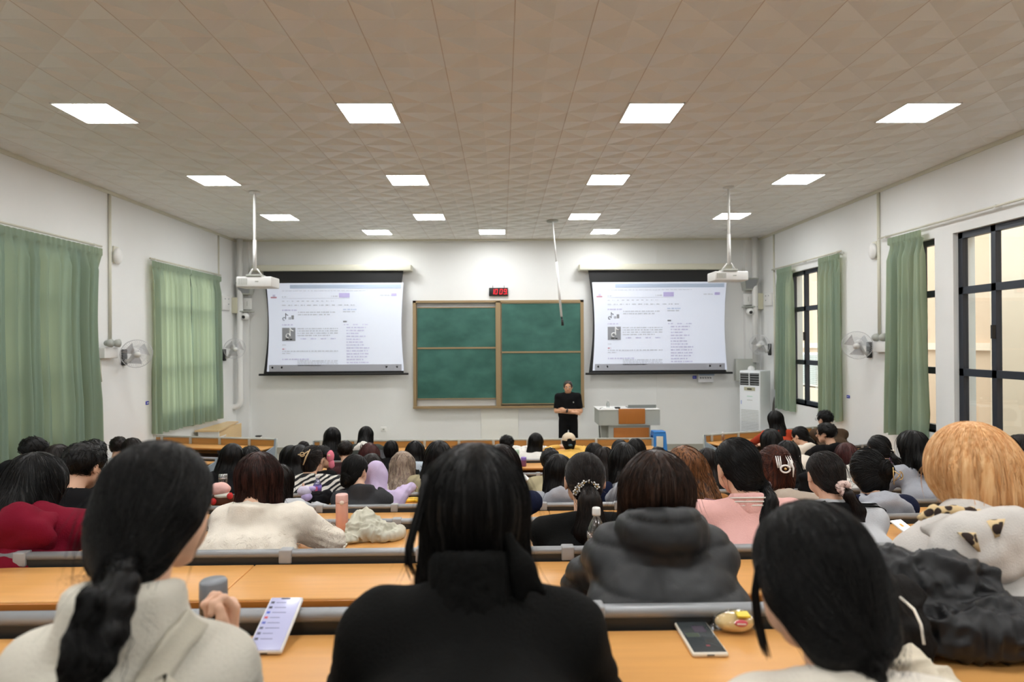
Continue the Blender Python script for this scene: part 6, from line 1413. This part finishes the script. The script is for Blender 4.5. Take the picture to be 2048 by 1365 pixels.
# ================================================================ things on the desks
def dz(row): return RZ[row]-.034
def on(px, py, row): return atz(px, py, dz(row))
def thing(name, p, label, cat, group=None): return empty(name, p, 0, label, cat, group)
def L(e, m, name, T=None, **k):
    """part built in the thing's own coordinates"""
    o = m.build(name, e)
    if T is not None: o.matrix_local = T
    for a, b in k.items(): o[a] = b
    return o
def phone(P0, ang, tilt, label, case_m, scr_m, name='smartphone', w=.078, l=.157, art=None):
    e = thing(name, P0, label, 'phone'); e.rotation_euler = (tilt, 0, ang)
    m = MB(); m.box(-w/2, w/2, 0, l, 0, .011, case_m, .005); L(e, m, 'case')
    m = MB(); m.box(-w/2+.004, w/2-.004, .004, l-.004, .0108, .0118, scr_m, .0005); sc = L(e, m, 'screen')
    if art: m = MB(); art(m, w, l); L(e, m, 'screen_content')
    m = MB(); m.box(-.008, .008, -.0004, .001, .004, .007, M_dark); L(e, m, 'port')
    return e
M_scr1 = mat('phone_screen_lavender', srgb(150, 150, 172), .2, emis=srgb(168, 170, 205), estr=.25); M_scr2 = mat('phone_screen_dark', srgb(52, 56, 58), .12, emis=srgb(90, 96, 96), estr=.06)
M_scr3 = mat('phone_screen_white', srgb(235, 238, 240), .2, emis=srgb(235, 240, 245), estr=.6)
def chat(m, w, l):
    cs = [srgb(60, 62, 70), srgb(40, 42, 48), srgb(64, 90, 190), srgb(200, 80, 80), srgb(80, 90, 170), srgb(90, 92, 110), srgb(90, 92, 110), srgb(70, 72, 80)]
    for i, c in enumerate(cs):
        y = l*.86-i*l*.095; q = mat('chat_dot_%d' % i, c, .4); m.box(-w*.40, -w*.30, y, y+.006, .0118, .0121, q); m.box(-w*.24, w*(.05+.06*(i % 3)), y+.002, y+.0035, .0118, .0121, mat('chat_text', srgb(110, 112, 132), .4))
    m.box(-w*.14, w*.14, l*.945, l*.965, .0118, .0121, M_black)
b0 = on(528, 1312, 0); best = None
tp = np.array([575.0, 1219.0])
for az in np.linspace(-.6, .6, 61):
    for tl in np.linspace(.40, .8, 41):
        q_ = b0+.157*A3(-math.sin(az)*math.cos(tl), math.cos(az)*math.cos(tl), math.sin(tl)); e_ = np.hypot(*(np.array(project(q_))-tp))
        if best is None or e_ < best[0]: best = (e_, az, tl)
phone(b0, best[1], best[2], 'white-cased phone with a lavender chat list, leaning on the rail beside the raised fist', M_white, M_scr1, art=chat)
p1 = (on(1385, 1322, 0)+on(1458, 1312, 0))/2; p2 = (on(1350, 1252, 0)+on(1408, 1250, 0))/2; v = p2-p1
phone(p1, math.atan2(-v[0], v[1]), 0.0, 'cream-cased phone with a dark screen lying on the near desk', mat('case_cream', srgb(226, 220, 205), .4), M_scr2, w=.078, l=.158,
      art=lambda m, w, l: (m.box(-.006, .022, l*.60, l*.80, .0118, .0120, mat('dim_panel', srgb(70, 62, 74), .3)), m.box(-.03, .0, l*.45, l*.58, .0118, .0120, mat('dim_green', srgb(66, 76, 62), .3)), m.box(.0, .008, l*.18, l*.21, .0118, .0120, mat('dim_red', srgb(150, 50, 60), .3))))
p1 = on(1800, 1064, 2); phone(A3(p1[0], 3.18, p1[2]+.0), .30, .42, 'bright white phone screen beside the leopard hood', M_white, M_scr3, l=.15, w=.075, art=lambda m, w, l: (m.box(-.016, .004, l*.62, l*.78, .0118, .0121, mat('ui_orange', srgb(240, 176, 90), .4)), m.box(.008, .03, l*.42, l*.46, .0118, .0121, M_greyp), m.box(-.018, .006, l*.1, l*.28, .0118, .0121, mat('ui_red', srgb(200, 90, 80), .4))))
# bread in clear wrapper
c = on(1468, 1262, 0); e = thing('wrapped_bread', c, 'pale bread roll in a clear wrapper with an oval red label, near the rail', 'bread'); e.rotation_euler = (0, 0, -.08)
f = SDF(); f.u(ELL((0, 0, .020), (.044, .028, .020))); f.u(ELL((.012, 0, .028), (.030, .022, .016)), .01); V, Q = nets(f, .004); mk('bread', [(V, Q, 0)], [mat('bread_crust', srgb(236, 208, 150), .6, noise=.15, nscale=30)], e)
f = SDF(); f.u(ELL((0, 0, .023), (.050, .034, .025))); f.u(BOX((-.052, 0, .012), (.018, .030, .0012), .001), .012); f.u(BOX((.052, 0, .012), (.012, .028, .0012), .001), .012); V, Q = nets(f, .004); g = grad(f, V); V = V+g*(.003*vnoise(V, 70, 3))[:, None]
mk('wrapper', [(V, Q, 0)], [clear('wrapper_film', (.96, .95, .92, 1), .08, .12)], e)
m = MB(); m.sphere((.008, -.030, .030), .01, mat('label_red', srgb(206, 84, 96), .4), 10, (.015, .004, .008)); L(e, m, 'label'); m = MB(); m.box(-.002, .018, -.0345, -.0335, .0285, .0315, M_white); L(e, m, 'label_text')
m = MB(); m.box(.0, .03, -.03, -.0, .043, .047, mat('wrap_yellow', srgb(235, 210, 60), .4), .001); L(e, m, 'yellow_print')
# tumblers, bottles
def bottle(p, h, r, label, body_m, cap_m, kind='round', name='bottle', cat='bottle', label_m=None, cr=.5, caph=.14, extra=None, label_h=(.35, .62), group=None):
    e = thing(name, p, label, cat, group); m = MB(); H_ = h*(1-caph)
    if kind == 'tumbler': prof = [(r*.90, 0), (r, .01), (r, H_*.97), (r*.96, H_)]
    elif kind == 'soda': prof = [(r*.8, 0), (r, .012), (r*.94, H_*.10), (r, H_*.16), (r*.94, H_*.22), (r, H_*.28), (r*.95, H_*.34), (r, H_*.38), (r, H_*.66), (r*.86, H_*.76), (r*.5, H_*.90), (r*.36, H_*.95), (r*.36, H_)]
    else: prof = [(r*.9, 0), (r, .008), (r, H_*.68), (r*.8, H_*.82), (r*.45, H_*.94), (r*.42, H_)]
    m.lathe((0, 0, 0), prof, body_m, 24); L(e, m, 'bottle_body')
    m = MB(); k = 1.0 if kind == 'tumbler' else cr; m.lathe((0, 0, 0), [(r*k, H_-.002), (r*k*1.02, H_+.004), (r*k, h-.004), (r*k*.9, h)], cap_m, 24); L(e, m, 'cap')
    if label_m: m = MB(); m.lathe((0, 0, 0), [(r*1.015, h*label_h[0]), (r*1.015, h*label_h[1])], label_m, 24); L(e, m, 'label')
    if extra: extra(e, h, r)
    return e
q = at(427, 1172, 1.27); bottle(A3(q[0], 1.27, dz(0)), float(q[2]-dz(0))+.012, .026, 'slim tumbler with grey lid and dark brown body behind the raised fist', mat('tumbler_brown', srgb(52, 42, 36), .3), mat('lid_grey', srgb(118, 122, 128), .35), 'tumbler', 'tumbler', 'tumbler', caph=.17)
def waterlabel(e, h, r):
    m = MB(); m.lathe((0, 0, 0), [(r*.92, h*.02), (r*.93, h*.60)], mat('water', srgb(232, 226, 224), .05, trans=.9), 20); L(e, m, 'water')
    for (a, z, w_, hh, c) in ((-2.2, .40, .022, .034, srgb(214, 60, 54)), (-1.65, .40, .026, .024, srgb(220, 74, 60)), (-1.05, .46, .030, .024, srgb(60, 110, 84)), (-1.4, .33, .034, .006, srgb(30, 34, 40)), (-1.9, .52, .03, .005, srgb(210, 100, 110))):
        m = MB(); n = 6; V_ = []
        for i in range(n+1):
            t = a+(i/n-.5)*w_/r
            for dz_ in (-1, 1): V_.append((r*1.03*math.cos(t), r*1.03*math.sin(t), h*z+dz_*hh/2+.006*math.sin(i)))
        m.add(V_, [(2*i, 2*i+2, 2*i+3, 2*i+1) for i in range(n)], mat('print_%d' % int(z*100+a*10+100), c, .4), True); L(e, m, 'label_print')
d_ = 2.43; q = at(1189, 1013, d_); bottle(A3(q[0]+.004, d_-.02, dz(1)), float(q[2]-dz(1)), .036, 'clear water bottle with white cap and red fruit label by the puffer jacket', M_clear, M_white, 'soda', label_m=clear('label_film', (.9, .82, .82, 1), .12), cr=.44, caph=.12, extra=waterlabel, label_h=(.30, .60), name='water_bottle')
def face(e, h, r): m = MB(); m.sphere((.008, -r, h*.80), .012, mat('bead_cream', srgb(226, 206, 190), .3), 8); L(e, m, 'charm')
q = on(684, 1061, 2); bottle(q, .197, .033, 'salmon-pink tumbler standing right of the fluffy cream sweater', mat('tumbler_pink', srgb(226, 168, 148), .35), mat('lid_pink', srgb(222, 176, 166), .35), 'tumbler', 'tumbler', 'tumbler', caph=.22, extra=face)
q = on(635, 1003, 4); bottle(q, .225, .035, 'purple-labelled drink bottle with white cap next to the black bag', clear('purple_clear', (.45, .42, .72, 1), .15), M_white, 'soda', label_m=mat('label_purple', srgb(112, 88, 170), .4), caph=.10, name='drink_bottle', extra=lambda e, h, r: L(e, (lambda m: m.box(-.008, .012, -r*1.06, -r*1.0, h*.40, h*.58, mat('label_pink', srgb(230, 110, 150), .4)))(MB()) or MB().box(-.008, .012, -.0385, -.0365, .095, .13, mat('label_pink', srgb(230, 110, 150), .4)), 'label_print'))
q = at(784, 925, 8.32); bottle(A3(q[0], 8.32, dz(7)), .20, .036, 'coral-red bottle on a far desk beside the laptop', mat('bottle_coral', srgb(200, 92, 80), .35), mat('cap_coral', srgb(214, 110, 98), .35), 'tumbler', 'tumbler', 'bottle')
q = at(1034, 915, 8.3); bottle(A3(q[0], 8.3, dz(7)), .21, .030, 'pale mint green bottle near the long-haired front-row person', mat('mint', srgb(176, 206, 184), .35), mat('mint_cap', srgb(196, 220, 200), .35), 'tumbler', 'tumbler', 'bottle')
q = at(1047, 918, 8.3); bottle(A3(q[0], 8.25, dz(7)), .12, .036, 'purple-lidded plum cup right of the mint bottle', mat('plum', srgb(120, 70, 100), .4), mat('violet_lid', srgb(140, 112, 196), .4), 'tumbler', 'cup', 'cup', caph=.3)
q = at(1446, 884, 9.85); bottle(A3(q[0], 9.85, float(q[2])), .15, .026, 'clear bottle standing on the front desk of the right block', clear('clear_warm', (.85, .8, .78, 1), .2), M_white, 'round', name='water_bottle')
q = at(1786, 956, 7.3); bottle(A3(q[0], 7.3, dz(6)), .225, .036, 'tall translucent purple bottle left of the red-capped yoghurt drink', clear('violet_clear', (.62, .42, .66, 1), .2), mat('violet_cap', srgb(120, 80, 130), .4), 'tumbler', 'drink_bottle')
q = at(1803, 961, 7.2); bottle(A3(q[0], 7.2, dz(6)), .19, .040, 'white yoghurt drink bottle with red cap near the tablet', M_white, mat('cap_red', srgb(206, 30, 44), .35), 'round', name='drink_bottle', label_m=mat('label_dark', srgb(120, 70, 70), .4), cr=.6, caph=.2, label_h=(.15, .38))
q = at(446, 952, 5.4); bottle(A3(q[0], 5.4, dz(4)), .245, .036, 'clear capped bottle behind the pink plush bag', M_clear, clear('cap_clear', (.9, .9, .9, 1), .3), 'tumbler', name='water_bottle')
def jar(px, py, d, row, w, h, label, m_, m2, cat, name):
    q = at(px, py, d); e = thing(name, A3(q[0], d, dz(row)), label, cat); m = MB(); m.box(-w/2, w/2, -w/2, w/2, 0, h*.85, m_, .02); L(e, m, 'box_body'); m = MB(); m.box(-w/2*1.02, w/2*1.02, -w/2*1.02, w/2*1.02, h*.85, h, m2, .012); L(e, m, 'lid'); return e
jar(2046, 990, 5.25, 4, .15, .26, 'pale green lidded box at the extreme right edge', mat('pale_green', srgb(196, 214, 184), .4), mat('pale_green_lid', srgb(206, 222, 190), .4), 'box', 'storage_box')
# red drink carton with straw
q = on(813, 984, 5); e = thing('drink_carton', q, 'red drink carton beside the lavender sleeve', 'carton'); m = MB(); m.box(-.028, .028, -.018, .018, 0, .095, mat('carton_red', srgb(196, 30, 40), .4), .002); L(e, m, 'carton'); m = MB(); m.box(-.029, -.010, -.0186, -.018, .02, .07, M_white); L(e, m, 'printed_text'); m = MB(); m.tube([(0, 0, .095), (-.01, 0, .12), (-.05, 0, .125)], .003, M_white, 6); L(e, m, 'straw')
# yellow pouch
q = on(832, 1003, 4); e = thing('pouch', q, 'flat yellow pouch on the desk left of the black turtleneck', 'pouch'); f = SDF(); f.u(BOX((0, 0, .012), (.085, .05, .012), .01)); V, Q = nets(f, .006); g = grad(f, V); V += g*(.004*vnoise(V, 30, 1))[:, None]; mk('pouch_body', [(V, Q, 0)], [mat('pouch_yellow', srgb(236, 190, 40), .5)], e); m = MB(); m.tube([(-.08, -.0, .026), (.08, 0, .026)], .002, M_gold, 5); L(e, m, 'zip')
# cloth heaps
def heap(name, label, cat, p, prims, mat_, h=.008, amp=.02, sc=16, parts=(), seed=1, ridged=True, stretch=(1, 1, 1)):
    e = thing(name, p, label, cat); f = SDF()
    for (c, r) in prims: f.u(ELL(c, r), .03)
    V, Q = nets(f, h); g = grad(f, V); W_ = V*A3(*stretch)+.025*np.stack([vnoise(V, 12, 5+k) for k in range(3)], 1)
    n1 = vnoise(W_, sc, seed); n2 = vnoise(W_, sc*2.1, seed+2)
    d = (amp*(1-2.4*np.abs(n1))+amp*.5*(1-2.4*np.abs(n2))) if ridged else amp*n1
    V = V+g*d[:, None]; V[:, 2] = np.maximum(V[:, 2], .001); mk('cloth', [(V, Q, 0)], [mat_], e); return e
q = on(745, 1075, 2)
e = heap('folded_jacket', 'crumpled pale grey-green jacket heaped beside the pink tumbler', 'jacket', A3(q[0], 3.30, dz(2)), [((-.02, .02, .045), (.11, .09, .055)), ((-.05, .05, .085), (.06, .06, .055)), ((.06, .0, .03), (.09, .07, .03)), ((-.10, -.04, .02), (.05, .06, .02)), ((.12, .02, .03), (.045, .05, .018))], cloth('jacket_pale', srgb(196, 194, 178), bump=.1), .005, .013, 20, seed=4)
m = MB(); m.box(-.125, -.098, -.155, -.02, .004, .010, CL['beige'], .002); L(e, m, 'strap'); m = MB(); m.box(-.125, -.098, -.165, -.155, -.12, .008, CL['beige'], .002); L(e, m, 'strap_end')
q = on(1900, 1300, 0)
heap('black_jacket', 'black nylon jacket heaped at the right end of the near desk', 'jacket', A3(q[0]+.03, 1.36, dz(0)), [((.0, .02, .05), (.17, .10, .06)), ((-.04, .06, .11), (.10, .07, .075)), ((.08, .0, .05), (.12, .09, .05)), ((-.10, .09, .15), (.045, .04, .05)), ((.04, .06, .13), (.07, .05, .045))], mat('nylon_black', srgb(10, 11, 15), .55, bump=.1, bscale=40), .005, .014, 18, seed=9)
q = on(1790, 1320, 0)
heap('backpack', 'dark patterned bag with cream cord between the bent head and the black jacket', 'bag', A3(q[0]-.0, 1.30, dz(0)), [((.0, .03, .05), (.07, .07, .06)), ((.02, .05, .11), (.05, .05, .05))], cloth('bag_dark', srgb(28, 26, 25)), .006, .010, 18, seed=3)
m = MB(); m.tube([at(1800, 1195, 1.30), at(1828, 1220, 1.26), at(1842, 1250, 1.24), at(1848, 1290, 1.22)], .003, CL['cream'], 6); tag(m.build('cream_cord', origin=at(1800, 1195, 1.30)), 'thin cream cord trailing over the dark patterned bag', 'cord')
q = on(1795, 1345, 0)
heap('scarf', 'folded cream canvas cloth at the desk edge beside the low ponytail', 'cloth', A3(q[0], 1.18, dz(0)), [((.0, .0, .02), (.055, .05, .028)), ((-.02, .03, .04), (.04, .035, .03))], cloth('canvas_cream', srgb(206, 196, 176), bump=.1), .005, .012, 20, seed=7)
# plush things
def plush(name, label, p, prims, cat='plush toy'):
    e = thing(name, p, label, cat)
    for (nm, c, r, m_) in prims:
        f = SDF(); f.u(ELL(c, r)); V, Q = nets(f, .008); g = grad(f, V); V += g*(.003*vnoise(V, 40, 2))[:, None]; mk(nm, [(V, Q, 0)], [m_], e)
    return e
pl = lambda n, *c: cloth('plush_'+n, srgb(*c))
q = at(446, 1000, 5.25)
plush('plush_bag', 'brown plush bag with red bobbles under a rounded pink top', A3(q[0], 5.25, dz(4)), [('bag_body', (0, 0, .06), (.11, .06, .065), pl('brown', 84, 52, 38)), ('pink_top', (-.02, -.01, .155), (.085, .055, .055), pl('pink', 232, 186, 178)), ('white_trim', (.01, -.02, .105), (.075, .045, .025), pl('white', 216, 218, 206)), ('bobble', (-.055, -.06, .065), (.028, .026, .028), pl('red', 206, 62, 62)), ('bobble', (.075, -.04, .105), (.024, .024, .028), pl('red', 206, 62, 62))], 'bag')
q = at(610, 990, 5.2)
plush('plush_toy', 'white and lilac plush toy on the black bag', A3(q[0]-.0, 5.22, dz(4)+.075), [('head', (-.01, 0, .06), (.06, .045, .045), pl('offwhite', 214, 206, 226)), ('ear', (.05, 0, .08), (.035, .02, .022), pl('lilac', 196, 180, 226)), ('body', (.01, -.01, .015), (.045, .04, .038), pl('lilac', 196, 180, 226)), ('ear', (-.02, 0, .11), (.012, .012, .022), pl('peach', 226, 188, 164))])
heap('black_bag', 'soft black bag lying by the purple drink bottle', 'bag', A3(at(640, 1005, 5.3)[0], 5.28, dz(4)), [((0, 0, .045), (.12, .08, .05)), ((-.04, .03, .08), (.07, .05, .04)), ((.07, .0, .07), (.05, .06, .05))], cloth('bag_black', srgb(14, 14, 17)), .009, .010, 14, seed=2)
P = PF['person looking right, pink plush cap held beside face, by the zebra sweater']; q = at(661, 918, 5.95)
plush('plush_hat', 'pink plush hat held up beside the face of the person looking right', q-A3(0, 0, .08), [('hat', (0, 0, .10), (.035, .035, .06), pl('hotpink', 232, 130, 150)), ('flap', (.01, 0, .03), (.028, .03, .045), pl('hotpink', 232, 130, 150)), ('face', (-.005, -.028, .115), (.018, .01, .014), pl('peach', 226, 188, 164))])
# bags, laptops, papers
heap('black_bag', 'black backpack standing on a far desk right of centre', 'bag', A3(at(1223, 915, 7.35)[0], 7.35, dz(6)), [((0, 0, .07), (.09, .07, .08)), ((0, 0, .13), (.06, .05, .05))], CL['black2'], .012, .008, 12, seed=6)
heap('black_bag', 'black bag with metal rings behind the pink scrunchie', 'bag', A3(at(1622, 922, 5.35)[0], 5.3, dz(4)), [((0, 0, .10), (.14, .06, .10)), ((0, 0, .19), (.13, .05, .06))], CL['black2'], .012, .006, 10, seed=8)
q = at(1412, 1006, 3.35); e = thing('tote_bag', A3(q[0], 3.35, dz(2)), 'small cream tote with mauve handles left of the pink jacket', 'bag'); m = MB(); m.box(-.04, .05, -.03, .03, 0, .15, CL['cream'], .012); L(e, m, 'bag_body'); m = MB(); m.tube([(-.03, -.02, .14), (-.01, -.02, .185), (.04, -.02, .175), (.075, -.02, .12)], .006, cloth('mauve_strap', srgb(130, 100, 104)), 8); L(e, m, 'handle')
def laptop(p, ang, w, label, m_, scr=None, name='laptop'):
    e = thing(name, p, label, 'laptop'); e.rotation_euler = (0, 0, ang); m = MB(); m.box(-w/2, w/2, -.11, .11, 0, .014, M_grey, .004); L(e, m, 'base'); T = Matrix.Translation((0, .11, .01)) @ Matrix.Rotation(math.radians(-18), 4, 'X'); m = MB(); m.box(-w/2, w/2, -.004, .004, 0, .21, m_, .003, T); L(e, m, 'lid')
    if scr: m = MB(); m.box(-w/2+.01, w/2-.01, -.006, -.004, .01, .20, scr, 0, T); L(e, m, 'screen')
    return e
q = at(770, 922, 8.3); laptop(A3(q[0], 8.22, dz(7)), 0, .27, 'dark laptop open on a far desk left of the coral bottle', M_dark, mat('laptop_dim', srgb(64, 66, 70), .25))
q = at(1822, 958, 7.2); laptop(A3(q[0], 7.2, dz(6)), -.25, .24, 'tablet with blue-grey screen propped left of the blond bob', M_greyp, mat('tablet_screen', srgb(96, 104, 140), .2, emis=srgb(96, 104, 150), estr=.15), 'tablet')
q = at(1700, 877, 8.75); laptop(A3(q[0]-.02, 8.75, dz(7)), .3, .30, 'laptop on the right block desk beside the brown-jacketed person', M_grey, M_scr2)
def papers(name, p, ang, w, l, label, cat='papers', m_=None, n=3):
    e = thing(name, p, label, cat); e.rotation_euler = (0, 0, ang)
    for k in range(n): m = MB(); m.box(-w/2+.004*k, w/2+.004*k, -l/2, l/2, .001+.003*k, .003+.003*k, m_ or mat('paper_white', srgb(238, 238, 235), .6)); L(e, m, 'sheet', Matrix.Rotation(.05*k, 4, 'Z'))
    return e
q = atz(1716, 889, dz(6)); papers('open_notebook', A3(4.35, 7.33, dz(6)), -.15, .36, .26, 'open white notebook on the desk by the right wall, pen across it', 'notebook')
m = MB(); m.tube([(4.30, 7.28, dz(6)+.016), (4.38, 7.32, dz(6)+.016)], .005, M_black, 6); tag(m.build('pen', origin=(4.34, 7.3, dz(6)+.016)), 'black pen lying across the open white notebook', 'pen')
papers('loose_paper', on(1000, 958, 5)+A3(.2, 0, 0), .1, .21, .28, 'white sheet on a centre desk beside the khaki jacket')
papers('notebook', A3(on(1810, 1035, 3)[0]-.02, 4.28, dz(3)), .35, .18, .25, 'grey notebook on the desk left of the blond bob, above the white phone', 'notebook', mat('notebook_grey', srgb(150, 148, 150), .5), 2)
papers('loose_paper', A3(-4.2, 5.3, dz(4)), 0, .21, .2, 'white paper on the desk at the far left edge')
# phone held up by the person sitting out at the left edge
